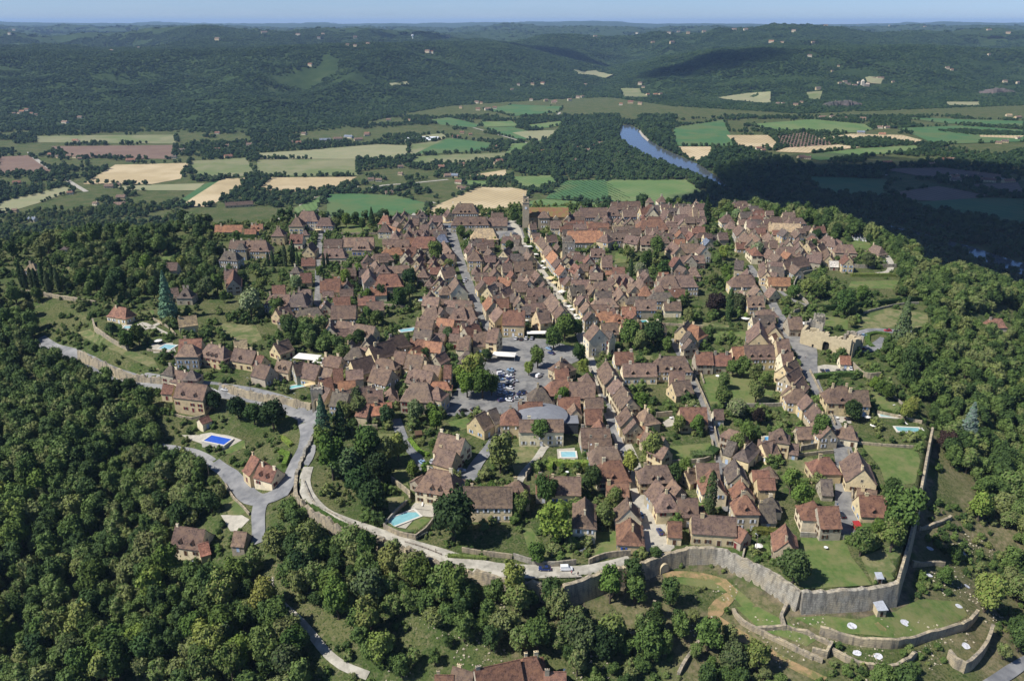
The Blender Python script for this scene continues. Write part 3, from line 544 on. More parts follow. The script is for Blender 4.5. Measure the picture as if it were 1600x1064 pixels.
# arch in the rampart: a face coloured as sunlit track, with a stone surround
def placed(px, py): p = P(px, py); return p, Z(*p)
ARCH = B()
def arch_ring(b_, w_, h_, t, d, m=0, n=10):
    pts = [(-w_/2, 0), (-w_/2, h_-w_/2)]+[(-w_/2*math.cos(math.pi*i/n), h_-w_/2+w_/2*math.sin(math.pi*i/n)) for i in range(1, n)]+[(w_/2, h_-w_/2), (w_/2, 0)]
    o = [(-w_/2-t, 0), (-w_/2-t, h_-w_/2)]+[(-(w_/2+t)*math.cos(math.pi*i/n), h_-w_/2+(w_/2+t)*math.sin(math.pi*i/n)) for i in range(1, n)]+[(w_/2+t, h_-w_/2), (w_/2+t, 0)]
    k = len(b_.v); N = len(pts)
    for y in (-d/2, d/2):
        b_.v += [(x, y, z) for x, z in pts]+[(x, y, z) for x, z in o]
    for i in range(N-1):
        b_.f += [(k+i, k+i+1, k+N+i+1, k+N+i), (k+2*N+i+1, k+2*N+i, k+3*N+i, k+3*N+i+1), (k+N+i, k+N+i+1, k+3*N+i+1, k+3*N+i), (k+i+1, k+i, k+2*N+i, k+2*N+i+1)]; b_.m += [m]*4
def arch_fill(b_, w_, h_, y, m, n=10):
    pts = [(-w_/2, y, 0), (-w_/2, y, h_-w_/2)]+[(-w_/2*math.cos(math.pi*i/n), y, h_-w_/2+w_/2*math.sin(math.pi*i/n)) for i in range(1, n)]+[(w_/2, y, h_-w_/2), (w_/2, y, 0)]
    k = len(b_.v); b_.v += pts; b_.f.append(tuple(range(k, k+len(pts)))); b_.m.append(m)
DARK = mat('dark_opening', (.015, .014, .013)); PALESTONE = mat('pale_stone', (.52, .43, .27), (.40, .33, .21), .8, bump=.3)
# ------------------------------------------------------------------ pools
def pool(px, py, lx, ly, rz, colr=(1, 1, 1), look='turquoise swimming pool'):
    p, z = placed(px, py); z = max(Z(p[0]+a_, p[1]+b2) for a_ in (-lx*.45, lx*.45) for b2 in (-ly*.45, ly*.45)); t = link('swimming_pool', None, loc=(p[0], p[1], z+.25), rz=rz); b_ = B(); r = .7
    for x0, y0, x1, y1 in ((-lx/2-r, -ly/2-r, lx/2+r, -ly/2), (-lx/2-r, ly/2, lx/2+r, ly/2+r), (-lx/2-r, -ly/2, -lx/2, ly/2), (lx/2, -ly/2, lx/2+r, ly/2)): b_.box(x0, y0, -3.5, x1, y1, .12)
    link('coping', b_.me('coping', PALESTONE2), t)
    b_ = B(); b_.box(-lx/2, -ly/2, -1, lx/2, ly/2, -.02); link('pool_basin', b_.me('pool_basin', WATER), t, col=colr)
    tag(t, look, 'pool', px, py); c_, s_ = math.cos(rz), math.sin(rz); occupy([(p[0]+x*c_-y*s_, p[1]+x*s_+y*c_) for x, y in ((-lx/2-1, -ly/2-1), (lx/2+1, -ly/2-1), (lx/2+1, ly/2+1), (-lx/2-1, ly/2+1))], 2)
PALESTONE2 = mat('white_coping', (.62, .58, .5), (.52, .48, .41), 1.)
for a in [(341,692,11,5.5,-.35,(.12,.22,.95),'bright blue swimming pool on its pale terrace'), (631,810,11,5,.62,(.8,.9,.85),'rectangular turquoise swimming pool'), (204,512,7,4,.1), (262,543,7,6,-.2), (888,711,6,4.5,0,(1,1,1)), (640,516,11,4.5,.35,(1,1,1)),
   (424,595,8,3.2,.45,(.55,.75,.7)), (461,605,8,3.2,.5,(.8,1,.95)), (1419,672,10,4,-.1,(.75,.85,.8)), (1200,686,4,3,0,(.5,.8,1.2)), (662,469,5,4,0,(.8,1,.9)), (1004,503,5,3,.2,(.3,.7,.7)), (1395,651,11,2.2,-.15,(1.1,.95,.9)), (590,694,5,4,0,(.7,1,.9)), (508,562,4.5,3,.1,(.6,.8,.8))]:
    pool(*a)
# ------------------------------------------------------------------ houses
ROOF = mat('roof_tiles', (1.35, 1.27, 1.2), (.62, .60, .60), 1.3, objcol=True, bump=.9, c3=(1.45, 1.35, 1.15), s3=.5, rough=.85, detail=10, lo=.4, hi=.6)
WALLM = mat('house_stone', (1.1, 1.08, 1.02), (.78, .76, .72), .9, objcol=True, bump=.4, c3=(1.15, 1.1, 1.0), s3=.3, detail=8)
GLASS = mat('window_glass', (.03, .035, .04), rough=.15, spec=.6); FRAMEW = mat('window_surround', (.50, .44, .32), (.42, .36, .26), 2.)
SH = {'w': mat('white_shutter', (.72, .73, .74)), 'b': mat('grey_blue_shutter', (.38, .47, .60)), 'n': mat('brown_shutter', (.09, .045, .025)), 'r': mat('dark_red_shutter', (.16, .03, .03)), 'o': mat('ochre_shutter', (.35, .17, .05)), 'B': mat('bright_blue_shutter', (.06, .13, .45))}
TIMBER = mat('timber', (.12, .07, .04), (.08, .05, .03), 2.)
RC = {'b': (.140, .101, .081), 'r': (.165, .093, .068), 'o': (.230, .125, .080), 'g': (.105, .090, .078), 'p': (.172, .124, .098), 'd': (.068, .050, .043), 's': (.14, .17, .22), 't': (.28, .225, .145), 'w': (.5, .48, .42), 'l': (.33, .16, .11)}
RCN = {'b': 'brown', 'r': 'reddish', 'o': 'orange', 'g': 'greyish', 'p': 'pinkish', 'd': 'dark', 's': 'bluish', 't': 'tan', 'w': 'pale', 'l': 'salmon'}
WC = [(.66, .55, .35), (.55, .45, .28), (.48, .41, .29), (.74, .66, .48), (.38, .34, .27)]
WIN = {}
def win_mesh(sh, w_=.95, h_=1.35):
    k = (sh, w_, h_)
    if k not in WIN:
        b_ = B(); t = .14
        b_.box(-w_/2, -.06, 0, w_/2, .02, h_, 0)
        b_.box(-w_/2-t, -.09, -.16, w_/2+t, .01, 0, 1); b_.box(-w_/2-t, -.09, h_, w_/2+t, .01, h_+.18, 1); b_.box(-w_/2-t, -.085, 0, -w_/2, .01, h_, 1); b_.box(w_/2, -.085, 0, w_/2+t, .01, h_, 1)
        b_.box(-.035, -.08, 0, .035, -.05, h_, 1)
        mats = [GLASS, FRAMEW]
        if sh:
            mats.append(SH[sh]); b_.box(-w_/2-t-.5, -.14, -.05, -w_/2-.02, -.095, h_+.05, 2); b_.box(w_/2+.02, -.14, -.05, w_/2+t+.5, -.095, h_+.05, 2)
        WIN[k] = b_.me('window', mats)
    return WIN[k]
def door_mesh(c):
    k = ('door', c)
    if k not in WIN:
        b_ = B(); b_.box(-.6, -.05, 0, .6, .02, 2.2, 0); b_.box(-.8, -.09, 0, -.6, .01, 2.2, 1); b_.box(.6, -.09, 0, .8, .01, 2.2, 1); b_.box(-.8, -.09, 2.2, .8, .01, 2.45, 1); b_.box(.42, -.1, 1., .5, -.05, 1.1, 1)
        WIN[k] = b_.me('door', [SH[c], FRAMEW])
    return WIN[k]
def chim_mesh(h_, w_=.95, d_=.6):
    k = ('ch', h_, w_)
    if k not in WIN:
        b_ = B(); b_.box(-w_/2, -d_/2, -2.2, w_/2, d_/2, h_, 0); b_.box(-w_/2-.08, -d_/2-.08, h_, w_/2+.08, d_/2+.08, h_+.14, 0)
        b_.cyl(-w_/4, 0, h_+.14, h_+.5, .13, .11, 8, 1); b_.cyl(w_/4, 0, h_+.14, h_+.5, .13, .11, 8, 1); WIN[k] = b_.me('chimney', [WALLM, SH['n']])
    return WIN[k]
def dormer_mesh():
    k = 'dormer'
    if k not in WIN:
        b_ = B(); b_.box(-.65, -.1, -.3, .65, 2.2, 1.2, 0); b_.add([(-.65, -.1, 1.2), (.65, -.1, 1.2), (0, -.1, 1.95)], [(0, 1, 2)], 0)
        b_.box(-.36, -.14, .15, .36, -.1, 1.15, 1)
        v = []
        for y in (-.35, 2.6): v += [(-.95, y, 1.02), (-.95, y, 1.16), (0, y, 2.2), (.95, y, 1.16), (.95, y, 1.02), (0, y, 2.05)]
        b_.add(v, [(1, 2, 8, 7), (2, 3, 9, 8), (5, 0, 6, 11), (4, 5, 11, 10), (0, 1, 7, 6), (3, 4, 10, 9), (0, 5, 2, 1), (5, 4, 3, 2), (6, 7, 8, 11), (11, 8, 9, 10)], 2)
        WIN[k] = b_.me('dormer', [WALLM, GLASS, ROOF])
    return WIN[k]
HN = 0; HOUSES = []
def rise(W): return min(W*.56, 6.9) if W > 5 else W*.34
def house(tp, x1, y1, x2, y2, W, h, rc, dm=None, sh=None, wc=None, look=None, px=None, py=None, low=None, world=None, name='house', gp='stone houses of the old town', cat='house', mark=None):
    """x1..y2: ridge ends in the photograph; W width and h wall height in metres"""
    global HN; HN += 1; R = random.Random(HN*31+5)
    h *= .87; pitch = rise(W) if low is None else low; zr = h+pitch
    if world:
        e_ = np.array([math.cos(world[3]), math.sin(world[3])])*world[2]/2; a = np.array(world[:2])-e_; b_ = np.array(world[:2])+e_; px, py = pix((world[0], world[1], Z(world[0], world[1])+h)); x1 = x2 = px; y1 = y2 = py
    else: a = P(x1, y1, zr); b_ = P(x2, y2, zr)
    d = b_-a; Lr = float(np.hypot(*d)); ang = math.atan2(d[1], d[0])
    if Lr < 1.2: ang = R.uniform(-.12, .12) if tp == 'P' else ang
    c = (a+b_)/2; ins = 0
    if tp == 'H': ins = W*.30
    if tp == 'P': ins = W*.42
    Lh = Lr+2*ins
    if tp == 'G' and Lh < 3.5: Lh = 3.5
    while ang > math.pi/2: ang -= math.pi
    while ang <= -math.pi/2: ang += math.pi
    cs, sn = math.cos(ang), math.sin(ang)
    cor = [(c[0]+x*cs-y*sn, c[1]+x*sn+y*cs) for x, y in ((-Lh/2, -W/2), (Lh/2, -W/2), (Lh/2, W/2), (-Lh/2, W/2))]
    gz = [Z(*q) for q in cor]; g0 = Z(*c); zmin = max(min(gz)-g0-.6, -3.)
    root = link(name, None, loc=(c[0], c[1], g0), rz=ang)
    wcol = wc or R.choice(WC); kw, kr = R.uniform(.85, 1.08), R.uniform(.85, 1.2); wcol = tuple(v*kw*R.uniform(.985, 1.015) for v in wcol); rcol = tuple(v*kr*R.uniform(.97, 1.03) for v in RC[rc])
    # walls
    b = B(); X = Lh/2; Y = W/2
    if tp == 'G':
        zt = h+pitch-.22
        v = [(s*X, y, z) for s in (-1, 1) for y, z in ((-Y, zmin), (Y, zmin), (Y, h-.15), (0, zt), (-Y, h-.15))]
        b.add(v, [(0, 4, 3, 2, 1), (5, 6, 7, 8, 9), (0, 5, 9, 4), (1, 2, 7, 6)])
    else: b.box(-X, -Y, zmin, X, Y, h-.02)
    link('wall', b.me('wall', WALLM), root, col=wcol)
    # roof
    b = B(); e = .38; k = .8 if W > 6 else .5; sl_ = pitch/Y; fz = h+k*sl_*.55; fy = Y-k*.9
    if tp == 'G':
        def prof(dz): return [(-Y-e, h-.18+dz), (-fy, fz+dz), (0, zr+dz), (fy, fz+dz), (Y+e, h-.18+dz)]
        v = []
        for x in (-X-.2, X+.2): v += [(x, y, z) for y, z in prof(0)]+[(x, y, z-.2) for y, z in prof(0)]
        f = [(i+1, i, 10+i, 11+i) for i in range(4)]+[(5+i, 6+i, 16+i, 15+i) for i in range(4)]+[(0, 5, 15, 10), (9, 4, 14, 19)]+[(i, i+1, 6+i, 5+i) for i in range(4)]+[(11+i, 10+i, 15+i, 16+i) for i in range(4)]
        b.add(v, f)
        # ridge tiles
        b.box(-X-.2, -.14, zr-.05, X+.2, .14, zr+.09)
    else:
        rx = max(X-ins, .15); fx = X-k*.75
        v = [(-X-e, -Y-e, h-.1), (X+e, -Y-e, h-.1), (X+e, Y+e, h-.1), (-X-e, Y+e, h-.1), (-fx, -fy, fz), (fx, -fy, fz), (fx, fy, fz), (-fx, fy, fz), (-rx, 0, zr), (rx, 0, zr),
             (-X-e, -Y-e, h-.02-.2), (X+e, -Y-e, h-.22), (X+e, Y+e, h-.22), (-X-e, Y+e, h-.22)]
        b.add(v, [(0, 1, 5, 4), (1, 2, 6, 5), (2, 3, 7, 6), (3, 0, 4, 7), (4, 5, 9, 8), (6, 7, 8, 9), (5, 6, 9), (7, 4, 8), (1, 0, 10, 11), (2, 1, 11, 12), (3, 2, 12, 13), (0, 3, 13, 10), (13, 12, 11, 10)])
        b.box(-rx, -.13, zr-.06, rx, .13, zr+.08)
    roof = link('roof', b.me('roof', ROOF), root, col=rcol)
    # chimneys
    if W >= 6.5 and Lh > 5:
        nch = R.choice([1, 1, 2]) if Lh > 9 else R.choice([0, 1, 1])
        for i in range(nch):
            lx = (X-.9-(ins if tp != 'G' else 0)*.7)*(1 if i else -1)*R.choice([1, 1, .6])
            q = link('chimney', chim_mesh(R.choice([.9, 1.3]), R.choice([.9, 1.3])), roof, loc=(lx, R.choice([0, .5, -.5]), zr), col=tuple(v*.95 for v in wcol))
    # sides: position, direction out, length
    tocam = Vector((-c[0], -c[1])).normalized(); fl = max(1, round(h/2.6)); shc = sh if sh is not None else R.choice(['w', 'w', 'b', 'b', 'n', 'n', '', 'r'])
    nd = dm if dm is not None else (R.choice([0, 0, 1, 2]) if (rc in 'brog' and W >= 8 and Lh > 8) else 0)
    doored = False
    for sx, sy, ln in ((0, -1, Lh), (0, 1, Lh), (-1, 0, W), (1, 0, W)):
        ox, oy = sx*cs-sy*sn, sx*sn+sy*cs; face = ox*tocam.x+oy*tocam.y
        if face < -.45: continue
        n = max(1, int((ln-1.2)/3.1)) if ln > 3 else 0; rz = {(0, -1): 0, (0, 1): math.pi, (-1, 0): -math.pi/2, (1, 0): math.pi/2}[(sx, sy)]
        if sx and n > 2: n = 2
        if n > 7: n = 7
        for f_ in range(fl):
            if h < 2.4: break
            for i in range(n):
                if R.random() < .16: continue
                off = (i+.5)/n*ln-ln/2; z0 = .95+f_*(h/fl)
                if z0+1.45 > h: continue
                loc = (sx*X+(off if sy else 0), sy*Y+(off if sx else 0), z0)
                if f_ == 0 and not doored and i == n//2 and sy:
                    link('door', door_mesh(shc if shc in SH else 'n'), root, loc=(loc[0], loc[1], 0), rz=rz); doored = True; continue
                link('window', win_mesh(shc if h > 2.9 else ''), root, loc=loc, rz=rz)
        if sx and tp == 'G' and pitch > 3.4: link('window', win_mesh('', .7, .9), root, loc=(sx*X, 0, h+.5), rz=rz)
        if sy and nd and face > .05:
            t = .32; yy = sy*(Y-(Y*t)); zz = h+pitch*t-.15
            span = Lh-2.4-2*ins*(1 if tp != 'G' else 0)
            for i in range(nd):
                off = (i+.5)/nd*span-span/2 if nd > 1 else R.uniform(-.15, .15)*span
                q = link('dormer', dormer_mesh(), roof, loc=(off, sy*(Y-.9), h+.35), rz=rz, col=rcol)
    if px is None: px, py = (x1+x2)/2, (y1+y2)/2
    if not look:
        size = 'large ' if Lh*W > 170 else ('small ' if Lh*W < 55 else '')
        ty = {'G': 'gabled', 'H': 'hipped', 'P': 'pyramid-roofed'}[tp]; look = f'{size}{RCN[rc]} {ty} house'
        if nd and size != 'small ': look = f'{size}{RCN[rc]} dormered {ty} house'
    tag(root, look, cat, px, py, group=gp); occupy(cor, 3); HOUSES.append((root, c, ang, Lh, W, h)); return root
HD = '''
@600,300,8
H 920 145 1110 145 15 7 b 3 w
G 790 215 826 250 8 5 b
H 890 312 1270 310 10 7 b 3 w
G 1275 320 1540 318 10 5 b
G 1340 262 1490 258 8 6 b
H 1150 455 1360 455 14 5 t 0
G 1250 603 1370 598 8 5 b
G 320 335 300 388 8 6 b
G 330 330 440 335 8 6 b
P 470 243 490 243 8 8 g
G 300 295 430 292 8 6 g
G 450 405 560 408 8 5 b
G 590 340 600 372 7 6 b
G 570 458 745 458 8 4 b
G 350 475 480 475 8 4 p
H 400 558 630 558 14 6 r 0
H 690 530 760 528 9 5 s 0
G 740 600 850 755 7 4 b 0
G 25 598 315 592 10 6 b 2 n
H -10 290 45 292 11 5 o
P -5 395 20 395 10 6 b
G 60 415 215 475 5 3 o
G 200 490 185 540 5 3 p
G 1070 635 1110 680 9 7 b
P 1120 738 1150 738 10 9 b 0 w
G 460 780 400 850 7 6 b
G 470 860 430 960 7 6 b
P 485 960 500 965 8 6 b
G 55 925 225 920 5 3 p
G 705 958 865 928 10 6 b
G 1140 1008 1300 1005 8 5 b
G 1475 890 1600 885 9 6 b
@800,300,8
G 480 360 615 360 9 6 b
G 215 385 300 380 8 9 b
G 650 358 900 355 8 4 r 0
P 800 240 840 240 9 6 b
G 850 200 1180 195 12 7 b 0 w
H 1230 178 1300 178 12 7 b 1 w
G 1385 220 1555 218 9 7 p
G 1240 125 1600 115 10 5 b
G 950 390 1210 390 10 4 r 0
G 1250 418 1410 418 7 4 t 0
G 1420 360 1425 395 10 4 b
G 690 488 1130 483 16 5 o 0
P 1160 515 1185 520 10 7 b 0 b
G 1240 510 1430 508 9 6 b
G 1430 530 1600 560 9 6 b
G 365 545 455 645 8 8 b 0 w
G 450 655 500 715 9 7 b 0
G 500 715 575 810 9 7 o 0
G 560 815 610 870 8 7 b 0
G 600 900 660 960 8 7 o 0
G 420 545 550 530 8 6 b
G 785 735 870 755 5 3 o 0
G 985 705 1160 705 9 6 b 2
G 1120 790 1250 790 12 6 b 0
G 1170 985 1340 990 5 3 o 0
G 775 885 850 940 8 6 r
G 815 985 840 1060 8 6 b
G 750 825 700 880 7 6 g
G 840 895 960 900 7 5 b
G 20 590 100 600 9 6 g
G 180 730 240 800 9 6 b
G 20 870 250 860 10 6 b 0 n
G 10 800 150 800 9 6 g
@800,420,8
G 290 15 350 80 9 6 b
G 390 150 410 190 8 5 b
G 0 165 190 160 9 5 b 0 w
G 180 90 215 150 9 6 p
G 185 238 470 235 10 5 b 2
G 495 295 600 430 10 7 b 0
G 600 440 650 520 9 8 b 0 w
G 300 520 440 495 11 7 b 0 o
G 690 85 730 120 8 7 b
G 740 140 980 135 9 6 b
G 720 215 900 200 9 6 g
G 960 175 1040 245 8 6 b
H 1040 160 1220 155 10 6 b 1
G 850 320 900 360 8 7 b 0
G 920 400 970 460 8 7 b 0
G 965 510 1000 550 8 7 b 0
G 980 450 1220 445 7 5 b
G 1050 530 1250 530 9 4 o 0 w
P 1265 480 1275 480 7 6 b
P 1315 540 1330 545 9 5 o
G 1475 505 1540 580 9 5 r
G 1110 680 1320 670 9 6 b
G 1360 672 1600 665 8 5 r
G 1020 672 1095 752 11 11 b 0 w
G 1180 770 1260 790 7 10 g 0
P 1250 105 1260 105 7 7 b
G 1340 80 1300 170 8 6 b
G 1420 95 1380 190 8 7 r
G 1470 150 1540 220 8 7 b
G 1340 220 1390 320 8 6 b
@1000,420,8
G -60 385 200 385 9 6 b
G 40 20 110 80 8 6 b
P 55 215 75 215 9 6 o
H 440 80 650 78 11 7 b 0 w
H 290 75 420 75 13 7 b
P 235 190 255 195 10 6 b
H 1190 78 1390 75 11 7 b 0 w
G 1340 -10 1360 60 9 6 b
G 1270 255 1320 320 9 6 p
G 1430 200 1500 260 9 6 p
G 1330 335 1540 330 10 6 p 2 w
H 640 690 740 720 10 6 o 1
G 600 640 530 720 8 7 g 0
G 590 770 640 800 9 7 g
G 610 865 650 900 8 7 b
G 200 650 300 680 8 5 b 1
@1000,300,8
P 120 68 128 68 7 9 b 0
P 270 48 282 48 9 8 b 0
G 490 178 640 178 16 8 p 0 w
G 660 195 720 195 13 8 p 0 w
G 740 225 800 225 12 7 p 0
G 420 283 600 283 9 5 b
G 290 220 370 235 13 5 b
G 160 170 165 215 12 6 g
G 0 195 90 190 10 6 r
H 100 155 150 155 10 7 r
G 345 205 470 200 8 5 g
H 30 340 270 335 15 6 r 0
H 350 350 430 352 9 4 p
G 530 330 545 358 12 4 p
G 365 450 460 450 7 6 p
G 470 448 600 448 8 5 b
G 620 480 670 540 8 5 r
G 0 545 220 545 10 6 b 1
P 290 540 320 540 9 5 p
G 420 590 560 590 6 4 o
G 400 610 500 690 10 5 b
G 500 645 740 645 10 5 b 0
G 770 650 820 690 9 8 b 0 w
G 425 800 490 830 10 5 r
G 480 795 800 790 8 5 b
G 630 770 640 800 9 6 p
G 720 845 810 840 6 3 o
G 490 910 580 960 9 4 b
H 640 940 700 940 9 4 p
G 820 570 870 610 7 4 s
G 975 510 1090 505 8 5 b
G 880 535 965 530 6 4 g
P 1080 272 1110 272 11 5 b
P 1130 368 1150 368 9 3 p
G 1240 395 1290 480 9 7 b 0
G 1290 480 1400 600 9 6 b 0
G 1200 630 1400 630 7 4 r 0
H 1390 292 1520 292 10 6 r
P 1420 360 1440 360 9 8 b
G 1330 345 1390 345 8 6 p
G 1230 338 1320 338 7 4 p
G 1495 410 1600 408 7 5 p
G 1400 500 1500 600 9 5 p
G 1190 850 1300 860 9 6 g
G 1560 910 1590 1000 8 6 b
G 1560 700 1640 700 8 5 p
@1200,200,4
G 5 592 205 600 10 5 t 0
G 215 612 265 610 6 5 b
P 400 692 415 695 9 6 b
H 440 727 530 730 9 5 b 0
G 370 745 385 800 8 5 b
G 190 712 200 740 9 4 b
H 70 742 150 742 10 5 b
G 0 755 30 770 9 5 p
G 90 830 235 797 10 4 b 0
G 275 770 340 780 8 5 b
H 660 728 710 745 9 3 p 0
G 10 703 60 705 8 5 b
G 0 865 100 870 10 5 g
G 0 932 138 935 8 4 o 0
G 10 990 50 1010 9 4 p
G 150 845 200 880 7 4 b
G 0 893 60 905 8 4 b
G 385 830 440 832 6 3 w 0
@1200,400,4
H 1390 378 1460 400 8 4 r 0
G 95 690 175 640 8 6 b 0
G 110 745 190 690 8 6 b 0
G 140 830 215 745 8 6 b 0
P 165 828 215 830 9 6 b
G 240 860 280 905 8 6 b 0
G 290 920 335 975 8 6 b 0
G 330 985 370 1040 8 6 b 0
H 405 810 490 812 11 7 b 1 n
G 500 838 625 838 10 6 b 0
G 450 622 515 625 6 3 o 0
@1100,480,8
G 600 105 870 98 9 6 g
G 690 160 700 330 12 6 b 0
G 870 180 890 250 10 6 b
G 735 315 745 345 9 5 b
G 850 340 900 320 8 5 o
G 900 400 1060 395 11 6 b 2
G 500 475 870 470 10 7 b 3
G 350 495 490 490 10 6 o 1
G 115 572 340 570 9 5 r 0
G -110 560 105 558 9 6 r 0
G 1045 120 1220 118 10 5 b 0 n
G 960 560 1110 555 14 6 b 0
@1200,600,4
G 175 268 300 265 7 3 b
G 330 215 390 280 8 6 b
H 480 255 530 262 8 4 b
P 70 275 90 278 8 8 b 1 n
G -60 345 30 360 8 4 b
G 140 368 190 375 6 3 b
P 330 455 385 455 9 5 r 0 n
G 330 592 400 595 8 3 g
P 0 515 15 515 6 3 b
P 15 702 30 705 7 4 g
G 310 765 440 762 10 6 r 0 n
P 275 728 290 730 9 6.5 r 0 n
G 108 868 125 985 8 5 r 0 n
G 555 405 600 535 11 5 b 0 n
G 560 645 680 665 8 3 b
G 570 692 755 700 10 4 r 1 b
@800,400,4
H 250 775 350 768 10 6 r 0
G 360 785 520 790 10 6 b 0
P 300 650 330 640 9 6 b
G 265 705 350 700 8 5 r
P 465 730 475 732 8 6 b
P 170 808 185 808 12 4 g 0
G 590 645 640 745 9 7 b 0
G 650 755 690 800 9 7 b
G 690 800 745 890 9 7 b 0 n
G 640 600 755 597 9 4 r 0
G 690 672 900 668 9 5 b 2
H 925 625 1080 625 11 6 b 3 w
G 985 715 1080 720 9 5 b
G 1000 790 1110 770 9 4 b
@800,600,4
G 45 222 320 220 7 8 b 0
P -10 150 10 150 10 7 r
G 40 112 190 110 7 6 r 0
G 455 158 560 155 9 4 r
G 430 275 610 270 11 4 b
G 545 215 560 270 8 5 r
G 480 340 620 338 8 4 b 2
H 530 388 650 385 10 4 b 1 b
H 575 478 680 475 11 4 r 1
G 590 612 730 615 7 3 r 2
G 240 575 430 580 9 5 b 0 B
G 150 570 240 570 9 5 r 0
H 455 700 455 810 8 7 b 0
G 720 700 735 780 9 5 b
H 740 830 745 900 9 4 r 0 B
P 20 600 45 600 9 6 b
G 715 135 745 200 9 6 b
P 835 150 850 165 9 5 p
G 760 215 775 240 9 6 b
G 800 250 860 280 7 4 r
G 1050 145 1215 145 10 5 r 0 n
G 1260 158 1320 158 6 4 b
G 1355 350 1400 365 8 5 g
H 835 508 970 505 9 6 b 2
G 900 590 955 650 9 6 b
P 965 665 975 668 10 6 b 1 r
G 1035 710 1160 712 9 5 b 1
G 1190 755 1200 800 5 3 r
G 1150 495 1290 492 9 4 b
G 1080 545 1140 520 7 3 b
G 1240 530 1275 620 9 6 r 0
G 975 855 1060 860 7 4 r 0
G 1125 812 1400 830 8.5 5.5 b 0 n
G 1410 885 1470 920 6 4 r
G 1390 460 1425 560 8 6 g 0
G 1430 590 1460 650 8 6 r 0
P 1450 690 1470 695 9 8 r 1 w
G 1545 745 1640 745 9 3 g
G 1560 370 1640 345 8 4 b
@400,600,4
G 530 45 740 5 9 5 b 0
P 515 50 535 50 8 5 r
G 690 45 790 35 8 5 b
G 700 85 760 80 7 4 b
G 715 125 845 112 7 5 l 0 n
G 1370 200 1430 165 10 5 b
G 1450 165 1500 145 9 5 g
G 1145 300 1305 340 11 6 b 0 r
G 1140 392 1250 425 9 5 b 0 r
H 1080 525 1215 545 12 6 b 2 n
G 990 600 1040 565 5 4 p
G 1150 725 1220 690 5 3 r
G 1275 640 1600 640 10 7 b 0 w
G -25 430 20 470 10 5 r
G 20 500 130 515 8 4 r
@400,400,4
G 100 185 180 180 8 5 r
H 90 235 210 240 10 6 b 4 w
H 230 230 290 230 12 7 g
G 120 335 200 305 9 5 b
P 175 350 200 350 8 6 b 0 w
P 245 60 255 60 7 7 g
G 275 108 345 105 9 4 r
G 400 145 525 140 12 5 r 0
G 700 70 715 125 9 8 b
P 790 50 800 50 9 8 b
H 770 115 880 110 12 6 r 1
G 825 65 915 62 5 3 p
G 300 368 440 385 9 4 b 0
G 470 395 455 440 8 6 b
G 510 400 600 415 9 5 p 0
G 500 460 590 450 6 4 p
G 600 418 745 440 9 5 b
G 605 490 680 488 5 3 r
G 470 310 625 308 11 4 b 0 w
G 435 265 430 300 7 6 b
G 390 800 465 830 9 5 b
G 480 845 580 860 9 6 g
G 640 915 710 925 8 5 r
G 705 565 850 520 11 7 d 0
H 840 500 920 485 10 7 d 0
P 600 570 645 572 9 6 g 0 w
G 590 655 720 618 11 5 d 0
G 735 680 850 710 11 6 b 0
G 870 590 940 600 9 6 b
G 945 610 1050 625 10 5 b
G 960 695 1110 725 10 5 b 3
G 1050 672 1155 690 9 5 p 0
G 1175 680 1220 680 9 7 r
G 990 600 1060 620 8 5 r
G 480 705 540 700 10 6 r
G 390 770 470 755 9 6 r
G 300 665 400 685 10 5 b 0 b
G 400 690 480 705 8 5 p
G 230 670 300 655 9 6 d
G 135 643 225 660 8 5 b
G 0 665 90 690 9 5 b
G 0 612 50 625 8 4 r
G 110 550 200 515 9 4 b
P 1310 595 1330 595 9 4 g
H 970 785 1070 790 13 7 b 0
P 1125 815 1140 818 8 8 b 0
@600,420,8
H 540 462 650 470 11 5 b
G 700 470 740 500 9 6 b
G 780 480 880 490 8 5 g
H 890 470 1000 475 11 6 b 1 r
H 1030 468 1100 468 10 6 b
G 700 712 815 725 8 4 b
G 820 735 940 740 8 4 r 1
G 970 680 1070 665 7 5 b
G 1000 735 1170 670 9 5 r
G 1120 785 1290 785 11 5 b 1
G 930 822 1080 835 11 5 b
G 1310 730 1440 745 11 9 b 0
G 1320 320 1370 420 9 7 o 0
G 1360 305 1470 300 8 7 b
G 1410 375 1560 372 8 6 r
G 1415 455 1490 540 10 8 b 0
G 1490 512 1760 520 12 8 r 0 w
G 1220 125 1260 170 9 5 b
G 1290 230 1390 180 9 5 g
G 700 85 670 140 8 6 b
G 735 135 700 200 8 6 b
P 765 195 775 200 9 7 b 0 b
G 890 95 935 190 11 8 b 0
G 605 250 670 240 5 4 p
@0,400,4
H 715 312 790 325 9 4 r 0 w
G 1110 385 1225 368 8 5 t 0 w
G 1040 205 1110 195 8 4 p
P 1150 200 1170 200 9 5 g
G 1400 85 1480 80 10 5 b
G 1460 75 1455 150 9 6 r 0 n
G 1040 40 1110 40 8 5 b 0 b
P 190 40 205 40 8 4 t
G 1120 520 1260 515 9 8 r 0
P 1150 550 1200 550 9 8 p 0
H 1300 545 1400 565 10 6 b 3
G 1465 572 1600 595 9 5 b 1
G 1460 530 1540 520 7 3 t 0
P 1060 680 1075 682 7 8 g 0 r
G 1090 715 1180 720 8 5 b 0 r
P 1190 712 1205 712 7 6 g 0 r
G 1110 782 1295 808 10 8 b 2 r
G 1020 802 1085 805 6 4 r 0 r
@0,600,4
G 1100 900 1280 895 10 4 b 2 n
G 1245 230 1300 185 5 4 r 0
G 1465 925 1540 915 7 3 b 0
G 1240 1010 1298 975 6 3 l 0
@0,200,4
P 400 740 405 740 5 5 g 0
G 1345 607 1515 607 8 4 o 0 b
G 1530 632 1600 630 6 3 o
